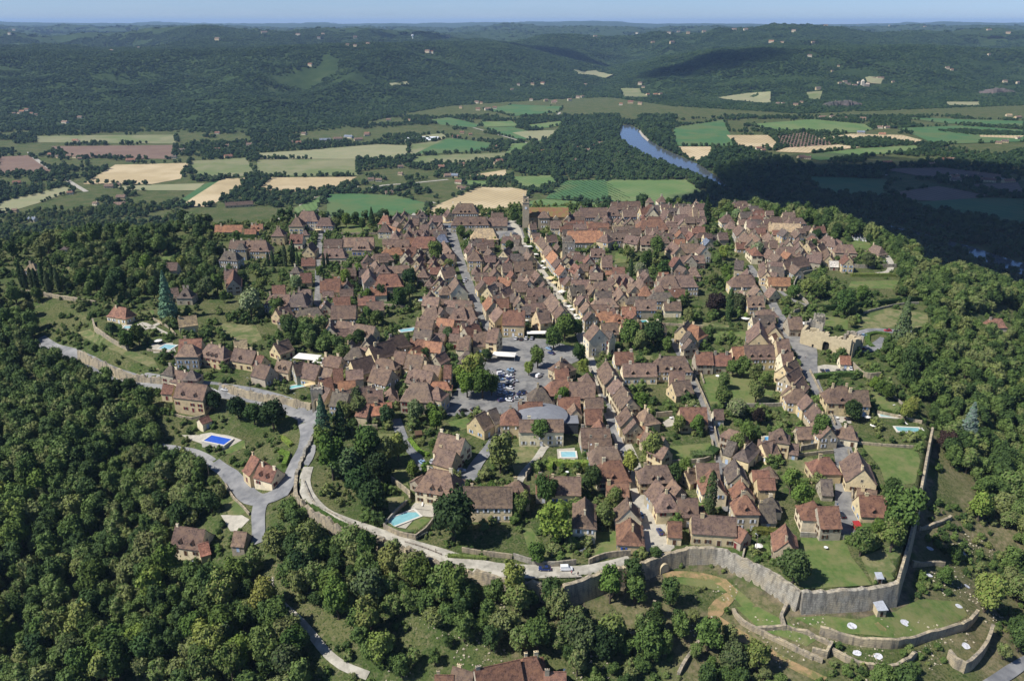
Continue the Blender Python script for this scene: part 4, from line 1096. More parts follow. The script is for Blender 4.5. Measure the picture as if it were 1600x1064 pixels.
G 1570 600 1640 600 8 4 o
G 1440 700 1530 705 9 6 b
G 1530 702 1640 702 9 6 b
H 1405 767 1470 770 10 7 g 1 w
P 1500 720 1515 720 7 9 g
G 1405 465 1580 455 9 5 b
@400,300,8
G -30 402 85 400 8 4 o 0
H 570 240 720 238 14 9 b 0 w
P 500 305 520 305 12 8 b 0
H 805 322 920 322 10 6 b 0 w
P 270 440 290 440 10 8 b
H 0 602 120 602 12 7 b 1 w
G 430 528 590 530 10 5 r
P 610 475 620 475 6 5 b
G 640 680 700 615 9 6 b 0
G 570 825 740 820 8 4 r 0
G 850 590 1080 588 9 4 b 0
G 1085 572 1470 565 10 4 p 0
H 1260 610 1400 612 10 5 p 3 B
H 860 705 1080 705 10 5 b 2
G 1390 775 1400 800 9 6 b
@0,0,1
G 742 1047 812 1030 12 5 r 0
H 818 1028 838 1024 10 5 r 0 B
G 850 1050 884 1049 8 4 r 0
G 680 1055 708 1052 8 4 r 0
G 708 1042 740 1050 8 4 b 0
'''
ox = oy = 0; sc = 1
for ln in HD.strip().splitlines():
    if ln[0] == '@': ox, oy, sc = map(float, ln[1:].split(',')); continue
    t = ln.split(); q = list(map(float, t[1:7]))
    if t[7] == 'o' and t[0] == 'x': continue
    house(t[0], ox+q[0]/sc, oy+q[1]/sc, ox+q[2]/sc, oy+q[3]/sc, q[4], q[5], t[7], int(t[8]) if len(t) > 8 else None, t[9] if len(t) > 9 else None)
print('houses', HN)
# the tight rows: small terraced houses fill what is still free between the listed ones
INFILL = [[(742, 378), (815, 385), (850, 440), (885, 505), (835, 508), (775, 492), (738, 425)], [(832, 380), (900, 400), (990, 440), (1062, 445), (1060, 492), (985, 512), (918, 520), (880, 460)], [(870, 345), (1090, 332), (1105, 385), (1000, 378), (880, 388)],
 [(680, 478), (760, 500), (772, 542), (700, 548), (640, 552), (650, 530)], [(955, 600), (990, 630), (1040, 740), (1085, 805), (1042, 815), (1000, 720)], [(880, 640), (945, 648), (985, 770), (955, 775), (915, 700)], [(1172, 470), (1212, 500), (1252, 600), (1304, 700), (1278, 700), (1226, 620)],
 [(1132, 690), (1160, 690), (1205, 800), (1150, 805)], [(1150, 330), (1230, 350), (1330, 400), (1320, 425), (1250, 420), (1190, 440), (1160, 400)], [(560, 545), (700, 560), (700, 640), (600, 640), (520, 620), (500, 590)], [(620, 345), (690, 345), (720, 440), (690, 470), (640, 420), (600, 400)], [(1060, 525), (1085, 560), (1110, 600), (1100, 610), (1075, 600)], [(590, 410), (680, 440), (690, 480), (620, 500), (470, 500), (470, 470)]]
GARD = [np.array(PP(g_)) for g_ in ([(955, 380), (1042, 382), (1045, 436), (960, 436)], [(1090, 385), (1150, 385), (1155, 460), (1100, 455)], [(858, 505), (915, 505), (915, 570), (858, 570)], [(600, 435), (665, 435), (660, 530), (590, 520)], [(750, 375), (790, 375), (800, 410), (760, 410)])]
RI = random.Random(77); NI = 0
for poly in INFILL:
    q = np.array(PP(poly)); x0, y0 = q.min(0); x1, y1 = q.max(0); cand = [(x, y) for x in np.arange(x0, x1, 2.2) for y in np.arange(y0, y1, 2.2)]; RI.shuffle(cand); dens = .33 if poly in INFILL[8:11]+INFILL[12:] else (.42 if poly in INFILL[1:3] else .62)
    for x, y in cand:
        if not bool(inpoly(np.array(x), np.array(y), q)) or NI > 260: continue
        if any(bool(inpoly(np.array(x), np.array(y), g_)) for g_ in GARD): continue
        near = min(HOUSES, key=lambda a: (a[1][0]-x)**2+(a[1][1]-y)**2); dn_ = math.hypot(near[1][0]-x, near[1][1]-y)
        if dn_ > 17: continue
        for Lw, W in ((10, 7.5), (8, 6.6), (6.5, 5.6)):
            ang = near[2]+RI.choice([0, 0, 0, math.pi/2]); c_, s_ = math.cos(ang), math.sin(ang)
            pts_ = [(x+a*c_-b*s_, y+a*s_+b*c_) for a in np.linspace(-Lw/2, Lw/2, 6) for b in np.linspace(-W/2, W/2, 5)]
            if all(occ(*p_) < 1 for p_ in pts_):
                if RI.random() > dens: break
                house('G' if RI.random() < .8 else 'P', 0, 0, 0, 0, W, RI.choice([4, 5, 5.5, 6.5, 7]), RI.choice('bbbbbrrogppbbg'), None, None, world=(x, y, Lw if True else 0, ang)); NI += 1; break
print('infill', NI)
# the 300 houses that show largest stay single; the small remaining ones are gathered into one mass
def gather_small(keep=298):
    bpy.context.view_layer.update(); sc_ = sorted(HOUSES, key=lambda a: -(a[3]*(a[4]+a[5]))/(a[1][1]**2)); rest = sc_[keep:]
    MA = {'roof_tiles': mat('mass_roof_tiles', (1.35, 1.27, 1.2), (.62, .60, .60), 1.3, objcol='attr', bump=.9, coord='World', lo=.4, hi=.6), 'house_stone': mat('mass_house_stone', (1.1, 1.08, 1.02), (.78, .76, .72), .9, objcol='attr', bump=.4, coord='World')}
    mats = []; V_ = []; Fc = []; MI = []; CO = []
    for h_ in rest:
        for o in list(h_[0].children_recursive):
            me = o.data; k = len(V_); mw = o.matrix_world; V_ += [tuple(mw @ v.co) for v in me.vertices]; c_ = tuple(o.color)
            ms = [MA.get(m.name, m) for m in me.materials]
            for m in ms:
                if m not in mats: mats.append(m)
            for p_ in me.polygons: Fc.append(tuple(k+i for i in p_.vertices)); MI.append(mats.index(ms[p_.material_index])); CO += [c_]*len(p_.vertices)
            bpy.data.objects.remove(o)
        TAGS[:] = [t for t in TAGS if t[0] != h_[0]]; bpy.data.objects.remove(h_[0]); HOUSES.remove(h_)
    if V_:
        me = mesh('small_houses', V_, Fc, mats, MI); a = me.color_attributes.new('hc', 'FLOAT_COLOR', 'CORNER'); a.data.foreach_set('color', np.array(CO, np.float32).ravel())
        tag(link('small_houses', me), None, 'houses', kind='stuff', label='small brown roofed outbuildings and far houses tucked between the town houses')
gather_small()
# farmhouses and hamlets in the valley and on the hills: pixel place, metres long, colour
FARM = '''125 184 14 w;35 175 16 o;30 178 12 w;42 172 14 r;50 178 12 r;57 180 10 b;22 178 10 w;102 192 24 w;118 221 14 o;122 222 10 w;80 243 14 r;90 246 10 g;110 245 16 p;118 246 12 b;125 249 9 w;205 252 20 r;285 236 14 g;272 247 12 g;340 209 14 r;340 235 14 r;355 229 12 w;357 246 18 r;390 227 14 b;382 224 10 w;
171 293 16 b;185 290 10 b;110 303 10 r;27 287 14 r;190 310 16 b;188 322 18 p;24 331 10 b;52 345 14 s;150 320 10 w;455 223 10 p;467 224 14 r;475 210 14 w;508 220 28 s;528 218 24 w;545 215 26 s;560 219 22 b;573 212 14 w;607 188 14 w;640 188 8 p;574 210 16 r;712 215 18 r;722 208 12 r;735 211 10 r;773 231 14 r;
747 172 12 r;762 172 16 w;773 170 12 r;720 169 8 w;745 161 12 w;752 162 8 r;690 262 14 r;626 262 12 b;626 273 10 p;580 282 12 b;592 283 12 p;608 303 14 b;717 286 14 r;722 258 12 r;780 253 16 r;775 256 10 w;700 276 16 w;710 276 16 s;718 294 10 w;724 296 12 b;846 238 14 o;840 243 10 w;830 242 8 w;
905 233 16 r;918 236 14 w;925 229 12 r;938 225 12 b;894 225 14 g;887 226 10 w;887 244 8 w;897 252 12 w;966 240 6 w;975 249 6 w;810 133 10 w;832 132 12 w;848 131 14 r;800 141 10 w;830 157 10 w;853 158 12 w;865 161 14 p;890 157 12 w;903 153 12 p;910 152 10 w;868 159 10 r;970 164 10 o;985 161 16 r;1000 163 12 p;
1000 131 14 w;1005 137 12 g;1012 149 12 o;1024 149 14 o;1032 148 12 w;915 133 12 w;1265 88 14 w;1270 67 16 w;1205 66 14 o;1222 67 14 w;1215 163 10 w;1223 163 10 w;1243 165 14 w;1252 161 10 w;1285 184 22 b;1300 183 14 b;1320 185 12 w;1348 186 18 w;1375 200 16 p;1386 200 14 w;1345 208 20 s;1378 211 18 o;
1312 131 12 w;1320 129 14 b;1325 133 16 g;1335 135 16 w;1342 130 12 b;1365 124 12 w;1373 123 14 w;1378 123 12 w;1356 131 10 w;1395 129 10 w;1278 139 16 g;1300 112 8 w;1310 104 8 w;1480 107 14 w;1487 110 10 o;1545 86 12 w;1576 181 18 t;1590 184 24 p;1252 247 18 b;1262 248 14 b;1385 256 24 r;1455 258 14 w;1478 251 22 r;
1490 250 12 p;1490 278 22 o;1492 283 20 w;1520 277 24 b;1542 283 30 r;1575 285 24 o;1570 222 16 g;1560 224 14 b;1590 217 12 w;1185 233 14 r;1192 236 12 r;175 80 12 w;217 75 10 w;22 47 14 w;15 53 10 w;340 62 14 w;80 49 14 w;413 52 18 w;466 55 14 w;498 60 10 w;505 54 10 w;543 71 12 w;555 72 12 w;575 69 14 w;668 81 18 w;675 82 12 r;
485 102 14 r;555 59 12 w;700 57 14 w;1045 52 12 w;1060 50 14 w;1075 52 12 w;1100 50 12 w;1147 47 14 w;1165 47 14 w;1290 41 12 w;1340 38 14 w;1390 40 10 w;1445 42 14 w;1545 48 16 w;1575 52 14 w;1240 49 12 w;1570 128 14 w;1590 130 12 w;995 52 12 w;930 58 12 w;1020 67 12 w;1050 67 14 w'''
FW = [(.62, .56, .44), (.55, .47, .33), (.5, .4, .25)]
fh = [a.split() for a in FARM.replace('\n', '').split(';')]
for px, py, ln, cc in fh:
    px, py, ln = float(px), float(py), float(ln); HN += 1; R = random.Random(HN); c = P(px, py+1); dist = c[1]; W = min(ln*.62, 11); h = 4.2 if dist < 2800 else 6.5; ang = R.uniform(-.5, .5)
    if dist > 2800: ln *= 1.3; W *= 1.3
    if dist > 5000: ln *= 1.7; W *= 1.5; h = 9
    g0 = Z(*c); root = link('farmhouse', None, loc=(c[0], c[1], g0), rz=ang); X, Y = ln/2, W/2; pitch = W*.36; wcol = R.choice(FW)
    b = B(); v = [(s*X, y, z) for s in (-1, 1) for y, z in ((-Y, -4), (Y, -4), (Y, h-.1), (0, h+pitch-.3), (-Y, h-.1))]; b.add(v, [(0, 4, 3, 2, 1), (5, 6, 7, 8, 9), (0, 5, 9, 4), (1, 2, 7, 6)]); link('wall', b.me('wall', WALLM), root, col=wcol)
    b = B(); v = []
    for x in (-X-.4, X+.4): v += [(x, -Y-.5, h-.3), (x, 0, h+pitch), (x, Y+.5, h-.3), (x, -Y-.5, h-.6), (x, 0, h+pitch-.3), (x, Y+.5, h-.6)]
    b.add(v, [(1, 0, 6, 7), (2, 1, 7, 8), (3, 4, 10, 9), (4, 5, 11, 10), (0, 3, 9, 6), (5, 2, 8, 11), (0, 1, 4, 3), (1, 2, 5, 4), (7, 6, 9, 10), (8, 7, 10, 11)])
    roof = link('roof', b.me('roof', ROOF), root, col=RC['b' if cc == 'w' and R.random() < .5 else ('p' if cc == 'w' else cc)])
    if dist < 2600:
        link('chimney', chim_mesh(1.3, 1.3), roof, loc=(X*.7, 0, h+pitch), col=wcol)
        for i in range(max(1, int(ln/4.5))): link('window', win_mesh(''), root, loc=((i+.5)/max(1, int(ln/4.5))*ln-ln/2, -Y, 1.1), rz=0)
    tag(root, f'{"far " if dist > 2800 else ""}{"small " if ln < 13 else ""}{RCN["b" if cc=="w" else cc]} farmhouse', 'farmhouse', px, py, group='scattered farmhouses in the valley and hills')
    FPOLY.append([(c[0]-ln*.7, c[1]-ln*1.1), (c[0]+ln*.7, c[1]-ln*1.1), (c[0]+ln*.7, c[1]+W), (c[0]-ln*.7, c[1]+W)])
# ------------------------------------------------------------------ trees
LEAF = leafmat('leaves', (.032, .058, .013), (.135, .168, .038))
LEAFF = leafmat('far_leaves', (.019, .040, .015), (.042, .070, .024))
BARK = mat('bark', (.11, .085, .06), (.06, .05, .04), 3.)
def leaf_quads(P0, N0, size, r):
    n = len(P0); N0 = N0/(np.linalg.norm(N0, axis=1)[:, None]+1e-9); N0 = N0+r.normal(0, .45, N0.shape); N0 /= np.linalg.norm(N0, axis=1)[:, None]+1e-9
    A = r.normal(0, 1, N0.shape); T = np.cross(N0, A); T /= np.linalg.norm(T, axis=1)[:, None]+1e-9; U = np.cross(N0, T); s = size*r.uniform(.6, 1.3, (n, 1)); k = r.uniform(.6, 1, (n, 1))
    V = np.stack([P0-T*s-U*s*k*.6, P0+T*s*.3-U*s*k, P0+T*s+U*s*k*.5, P0-T*s*.4+U*s*k], 1); return V.reshape(-1, 3), np.arange(4*n).reshape(-1, 4)
def crown(kind, seed, n):
    """unit-width crown standing on z=0 (width 1)"""
    r = np.random.default_rng(seed); Ps = []; Ns = []; cores = []; n = int(n*1.25)
    if kind in ('round', 'wide', 'loose'):
        K = {'round': 13, 'wide': 17, 'loose': 15}[kind]; hh = {'round': .95, 'wide': .78, 'loose': 1.1}[kind]
        for i in range(K):
            if i == 0: c = np.array([0, 0, hh*.5]); R = .33
            else:
                a = i*2.399+r.uniform(-.4, .4); zz = r.uniform(-.75, .95); q = math.sqrt(1-zz*zz*.9)*r.uniform(.2, .31); c = np.array([q*math.cos(a), q*math.sin(a), hh*.5+zz*hh*.33]); R = r.uniform(.13, .22) if kind != 'loose' else r.uniform(.09, .19)
            cores.append((c, R)); m = int(n*R*R/ .55)+8
            d = r.normal(0, 1, (m, 3)); d /= np.linalg.norm(d, axis=1)[:, None]; d = d[d[:, 2] > -.65]; rad = R*(r.uniform(.72, 1.1, (len(d), 1))+.22*(r.random((len(d), 1)) > .9)); Ps.append(c+d*rad); Ns.append(d+np.array([0, 0, .35]))
        size = .037 if kind != 'loose' else .034; z0 = .12
    elif kind == 'cone':
        m = n; z = r.uniform(0, 1, m)**1.15; a = r.uniform(0, 6.283, m); tier = .5+.5*np.cos(z*44+np.sin(a*3)); R = .5*(1-z)**.9*(.74+.26*tier)*r.uniform(.8, 1.08, m)+.02
        Ps.append(np.stack([R*np.cos(a), R*np.sin(a), .15+z*1.75], 1)); Ns.append(np.stack([np.cos(a), np.sin(a), .7+0*a], 1)); size = .04; cores = [(np.array([0, 0, .4]), .3), (np.array([0, 0, .8]), .22), (np.array([0, 0, 1.2]), .13)]
    elif kind == 'column':
        m = n; z = r.uniform(0, 1, m); a = r.uniform(0, 6.283, m); R = .5*np.sin(np.clip(z*.9+.1, 0, 1)*math.pi)**.45*r.uniform(.82, 1.1, m)
        Ps.append(np.stack([R*np.cos(a), R*np.sin(a), .2+z*4.2], 1)); Ns.append(np.stack([np.cos(a), np.sin(a), .4+0*a], 1)); size = .1; cores = [(np.array([0, 0, .7+.5*i]), .36-.02*i) for i in range(8)]
    V, Fq = leaf_quads(np.concatenate(Ps), np.concatenate(Ns), size, r)
    # dark inner mass so that the sky does not show straight through
    ico = bmesh.new(); bmesh.ops.create_icosphere(ico, subdivisions=1, radius=1); iv = np.array([v.co[:] for v in ico.verts]); fi = [[v.index for v in f.verts] for f in ico.faces]; ico.free()
    Vc = []; Fc = []; k = len(V)
    for c, R in cores:
        Vc.append(c+iv*R*.80*r.uniform(.8, 1.15, (len(iv), 1))); Fc += [[k+j for j in f] for f in fi]; k += len(iv)
    return np.concatenate([V]+Vc), Fq, Fc
def tree_mesh(name, kind, seed, n, leafm, trunk=False):
    V, Fq, Fc = crown(kind, seed, n); f = [tuple(q) for q in Fq.tolist()]+[tuple(q) for q in Fc]; b = B()
    if trunk: trunk_into(b, kind, seed)
    k = len(V); v = V.tolist()+b.v; f += [tuple(k+i for i in q) for q in b.f]
    return mesh(name, v, f, [leafm, BARK], [0]*(len(Fq)+len(Fc))+[1]*len(b.f))
def trunk_into(b, kind, seed):
    r = random.Random(seed); top = {'cone': 1.5, 'column': 3.2}.get(kind, .5); b.tube((0, 0, -.3), (0, 0, top*.5), .045, 7, 0, .033); b.tube((0, 0, top*.5), (.01, .01, top), .033, 6, 0, .012)
    if kind not in ('cone', 'column'):
        for i in range(5): a = i*1.26+r.random(); b.tube((0, 0, .12+.05*i), (.28*math.cos(a), .28*math.sin(a), .42+.06*i), .022, 5, 0, .007)
KINDS = {'R': ('round', 0), 'L': ('round', 1), 'W': ('wide', 2), 'D': ('wide', 3), 'O': ('wide', 4), 'P': ('round', 5), 'C': ('column', 6), 'E': ('cone', 7), 'B': ('cone', 7), 'Q': ('loose', 8), 'S': ('round', 1)}
TM = {}
for i, (kd, sd) in enumerate([('round', 11), ('round', 12), ('wide', 13), ('wide', 14), ('wide', 15), ('round', 16), ('column', 17), ('cone', 18), ('loose', 19), ('loose', 20), ('round', 21)]):
    b = B(); trunk_into(b, kd, sd); TM[i] = (tree_mesh('crown', kd, sd, 1900 if kd != 'column' else 900, LEAF), b.me('trunk', BARK), kd)
TCOL = {'R': (1, 1, 1), 'L': (1.45, 1.35, 1.0), 'W': (1.05, 1.0, 1), 'D': (.55, .62, .75), 'O': (1.55, 1.45, 2.3), 'P': (.55, .22, .75), 'C': (.55, .62, .8), 'E': (.6, .72, 1.0), 'B': (1.3, 1.45, 3.6), 'Q': (1.2, 1.15, 1), 'S': (1.3, 1.3, 1)}
TLOOK = {'R': 'round green tree', 'L': 'light green leafy tree', 'W': 'broad spreading green tree', 'D': 'dark dense evergreen tree', 'O': 'grey green spreading tree', 'P': 'dark purple leaved tree', 'C': 'slender dark cypress', 'E': 'dark pointed conifer', 'B': 'blue grey conifer', 'Q': 'loose crowned green tree', 'S': 'small round bush'}
NT = 0; TREES = []
def tree(kind, x, y, dia, px=None, py=None, group='trees among the houses and gardens', look=None):
    global NT; NT += 1; R = random.Random(NT*17+3)
    i = KINDS[kind][1] if kind not in 'RQW' else {'R': R.choice([0, 1, 5, 10]), 'Q': R.choice([8, 9]), 'W': R.choice([2, 3, 4])}[kind]; cm, tm, kd = TM[i]; z = Z(x, y)
    t = link('tree' if kind not in 'CSEB' else {'C': 'cypress', 'S': 'bush', 'E': 'conifer', 'B': 'conifer'}[kind], None, loc=(x, y, z-.15)); s = dia
    hz = s*R.uniform(1.1, 1.35); rz = R.uniform(0, 6.28); k = R.uniform(.85, 1.15); col = tuple(v*k*R.uniform(.93, 1.07) for v in TCOL[kind])
    lift = s*.16 if kind not in 'SCEB' else 0
    for nm, m in (('crown', cm), ('trunk', tm)):
        o = link(nm, m, t, loc=(0, 0, lift if nm == 'crown' else 0), rz=rz, col=col); o.scale = (s, s, hz if nm == 'crown' else hz*(1.3 if lift else 1))
    tag(t, look or TLOOK[kind], 'tree' if kind != 'S' else 'bush', px, py, group=group); TREES.append((x, y, dia)); return t
TL = '''740 600 14 L;754 614 12 L;730 614 10 L;768 612 9 L;722 598 9 L;708 830 17 D;782 728 13 R;865 835 14 L;838 874 7 R;855 780 10 R;925 765 9 R;960 793 8 R;945 816 8 R;1018 715 10 R;1015 692 7 R;1060 672 7 R;1090 672 7 R;843 686 10 R;880 628 8 L;505 702 10 Q;520 738 14 Q;545 740 14 D;575 718 14 R;560 765 12 D;592 742 12 D;582 790 12 D;602 722 10 R;622 712 9 L;505 670 9 B;532 667 8 E;540 652 8 R;562 648 10 R;605 658 8 O;650 652 9 O;682 668 8 L;675 648 6 L;645 738 6 S;555 628 9 D;
335 634 9 D;372 646 10 D;427 660 14 D;397 655 10 D;392 486 15 O;262 480 12 B;322 458 13 D;300 452 10 D;240 440 10 R;640 443 12 D;625 474 10 R;680 404 12 R;702 423 9 R;640 462 9 D;597 463 8 R;590 503 9 R;575 468 7 L;560 433 9 L;540 443 9 L;516 453 8 R;500 432 7 Q;464 450 10 O;581 345 7 E;541 352 9 L;556 348 8 R;526 353 8 R;566 357 7 R;505 348 8 R;
475 528 9 R;485 543 9 R;465 518 8 R;510 533 7 R;455 542 7 R;550 544 8 R;562 532 8 D;760 560 7 D;700 528 8 O;720 370 9 R;882 524 13 W;900 520 10 W;865 540 11 W;840 569 9 R;826 583 6 L;905 564 9 R;911 583 7 L;985 533 13 W;1021 534 14 D;1000 544 9 R;1042 545 7 R;1118 486 13 P;1140 484 4 C;1154 482 10 D;1075 502 8 R;1050 484 8 R;1066 478 7 R;1040 473 7 R;
1026 398 13 R;1010 414 11 Q;1000 429 10 O;1036 428 10 R;980 403 9 Q;985 428 3 C;1130 402 9 L;1120 413 8 R;1135 433 9 L;1115 443 8 R;1140 447 7 L;1182 400 11 O;1104 335 9 E;1130 345 9 O;1150 342 9 O;1166 340 8 R;1101 366 8 R;1112 372 6 R;1145 583 8 R;1161 583 9 R;1130 603 7 R;1180 593 9 R;1196 602 8 R;1130 628 9 R;1151 648 10 O;1181 622 9 R;1332 650 9 D;1403 822 16 R;1240 897 12 D;1345 860 9 R;1372 828 6 S;1395 772 8 D;1235 763 9 Q;1251 793 10 Q;1281 683 10 R;
1150 703 8 R;1166 693 9 R;1185 658 7 P;1070 743 7 R;1050 753 8 R;1105 768 7 R;1375 614 6 L;1386 621 7 L;1366 607 6 L;1415 652 7 L;1426 642 7 L;1320 485 14 R;1260 458 10 R;1277 463 9 R;1286 452 9 R;1240 463 8 R;1346 468 9 R;1330 508 6 R;1410 520 11 E;1357 414 10 D;1275 374 9 D;1270 388 8 D;1478 697 9 P;1512 680 11 B;1530 805 10 L;1540 945 12 L;1476 908 6 R;1490 870 6 R;200 540 10 L;217 533 9 L;176 520 7 D;
33 438 3 C;39 440 3 C;50 444 3 C;57 446 3 C;66 436 3.4 C;75 448 3.2 C;83 436 3.2 C;90 444 3 C;445 405 3 C;458 400 3 C;419 408 2.2 C;426 408 2.2 C;456 407 2 C;465 408 2 C;506 411 2 C;512 410 2 C;1210 505 4 S;1183 508 4 S;1165 498 5 S;1142 525 4 S;1155 478 4 S;985 735 8 L;1000 640 9 L;1015 655 6 L;
950 585 4 L;770 770 5 L;812 800 7 R;1110 785 4 C;1230 475 6 R;870 850 4 R;820 790 6 R;600 770 4 L;665 735 5 S;680 705 6 L;690 500 7 R;665 560 6 R;575 495 6 R;730 480 5 S;800 425 6 R;797 395 9 R;772 380 5 L;806 405 7 D;805 345 8 D;812 352 7 D;900 365 5 R;935 355 5 R;1060 320 7 R;1045 325 8 R;955 425 5 L;1140 350 7 R;1195 370 5 R;250 392 12 R;215 395 12 R;180 400 12 D;150 385 13 Q;110 385 12 R;270 345 10 D;290 350 12 D;300 355 12 O;325 350 9 D;20 400 10 R;65 405 11 R;75 390 13 W;130 445 12 R;150 450 10 L;185 445 13 D;175 465 11 R;210 450 9 D;230 425 11 L;285 420 9 L;60 470 8 R;25 470 12 R;45 490 9 R;10 515 12 R;345 400 8 D;370 375 7 R;330 372 6 R;455 375 5 R;340 455 10 R;380 440 7 R;410 450 8 R;350 470 6 R'''
for a in TL.replace('\n', '').split(';'):
    px, py, dia, kd = a.split(); px, py, dia = float(px), float(py), float(dia)
    hgt = dia*.25 if kd not in 'CEB' else (dia*1.8 if kd == 'C' else dia*.6); c = P(px, py, hgt)
    tree(kd, c[0], c[1], dia, px, py)
# woods: pixel outlines; the nearest become single trees, the rest one mass
WOODS = [[(-60, 440), (20, 500), (100, 540), (112, 565), (150, 590), (205, 606), (240, 640), (250, 690), (262, 706), (330, 735), (352, 762), (345, 790), (320, 822), (262, 832), (262, 880), (300, 905), (335, 905), (345, 880), (400, 875), (418, 915), (440, 960), (480, 1000), (520, 1040), (540, 1075), (300, 1130), (-100, 1150), (-300, 900), (-200, 500)],
 [(415, 812), (470, 795), (500, 822), (560, 862), (620, 880), (700, 912), (780, 922), (850, 935), (880, 955), (925, 1000), (1010, 1000), (1030, 950), (1050, 930), (1060, 960), (1090, 975), (1060, 1010), (1020, 1070), (900, 1110), (890, 1050), (740, 1022), (700, 1040), (640, 1062), (580, 1048), (560, 1030), (500, 985), (470, 955), (440, 925), (420, 880)],
 [(930, 930), (1010, 905), (1022, 935), (985, 960), (950, 965)], [(1090, 1020), (1120, 985), (1160, 1000), (1215, 1040), (1240, 1080), (1100, 1100), (1070, 1060)],
 [(1290, 350), (1320, 340), (1400, 385), (1440, 420), (1480, 440), (1560, 470), (1640, 500), (1750, 560), (1800, 1000), (1620, 1000), (1590, 950), (1560, 900), (1580, 830), (1520, 760), (1470, 720), (1478, 680), (1440, 640), (1400, 590), (1370, 560), (1395, 548), (1440, 530), (1462, 500), (1440, 470), (1390, 470), (1410, 430), (1400, 400), (1340, 372), (1300, 375)],
 [(1478, 440), (1560, 440), (1640, 480), (1640, 540), (1500, 470)],
 [(1120, 322), (1160, 316), (1300, 335), (1340, 350), (1320, 370), (1240, 350), (1210, 345), (1180, 340), (1130, 335)],
 [(-40, 395), (60, 385), (130, 372), (240, 345), (320, 345), (330, 380), (345, 420), (330, 470), (280, 460), (230, 475), (150, 465), (100, 455), (30, 450), (0, 430)], [(-60, 395), (-10, 350), (60, 330), (120, 330), (240, 320), (320, 345), (200, 360), (100, 388)],
 [(420, 480), (470, 490), (560, 560), (540, 570), (450, 540)], [(1380, 850), (1410, 850), (1415, 870), (1395, 875)], [(1560, 1000), (1600, 980), (1640, 1000), (1560, 1040), (1530, 1040)], [(1370, 1060), (1400, 1040), (1430, 1050), (1440, 1085), (1360, 1090)]]
EXCL = [PP(p_) for p_ in [[(600, 985), (700, 975), (720, 1000), (640, 1020), (590, 1005)], [(340, 860), (380, 868), (400, 900), (300, 900), (280, 885)], [(255, 915), (300, 915), (290, 955), (270, 945)], [(1560, 480), (1600, 480), (1600, 505), (1560, 500)], [(1500, 490), (1590, 480), (1580, 525), (1540, 520)], [(185, 615), (215, 615), (212, 650), (180, 645)]]]
wp = []
for wi, W_ in enumerate(WOODS):
    q = np.array(PP(W_)); x0, y0 = q.min(0); x1, y1 = q.max(0); sp_ = 8.6 if wi in (7, 8) else 5.4
    gx, gy = np.meshgrid(np.arange(x0, x1, sp_), np.arange(y0, y1, sp_)); gx = (gx+rng.uniform(-2.3, 2.3, gx.shape)).ravel(); gy = (gy+rng.uniform(-2.3, 2.3, gy.shape)).ravel(); m = inpoly(gx, gy, q) & (gy > 120)
    for E_ in EXCL: m &= ~inpoly(gx, gy, np.array(E_))
    for x, y in zip(gx[m], gy[m]):
        o_c = max(occ(x, y), occ(x+2.5, y), occ(x-2.5, y), occ(x, y+2.5), occ(x, y-2.5))
        if o_c >= 2: continue
        if wi in (7, 8) and float(fbm(np.array(x), np.array(y), 34, 2, 55)) < -.10: continue
        wp.append((x, y))
wp = np.array(wp); wn = fbm(wp[:, 0], wp[:, 1], 30, 3, 21); wz = terr(wp[:, 0], wp[:, 1])
keep = [i for i in range(len(wp)) if all((wp[i, 0]-a)**2+(wp[i, 1]-b_)**2 > (d*.42)**2 for a, b_, d in TREES if abs(wp[i, 0]-a) < 9 and abs(wp[i, 1]-b_) < 9)]
wp = wp[keep]; wn = wn[keep]; wz = wz[keep]
size = 6.6+rng.uniform(-2.4, 3.2, len(wp))+wn*4
dist = np.array([pp[1] for pp in wp]); inview = np.array([(-10 < pix((a, b_, c_))[0] < 1610) and (pix((a, b_, c_))[1] < 1075) for (a, b_), c_ in zip(wp, wz)])
score = np.where(inview, size/np.hypot(dist, 200), 0); order = np.argsort(-score)
NS = max(0, 330-NT); single = set(order[:NS].tolist())
for i in sorted(single):
    x, y = wp[i]; kd = 'QRLWQDR'[int((wn[i]+.6)*9+i) % 7]; px, py = pix((x, y, wz[i]+4))
    tree(kd, x, y, float(size[i])*1.12, px, py, group='largest trees of the hillside woods')
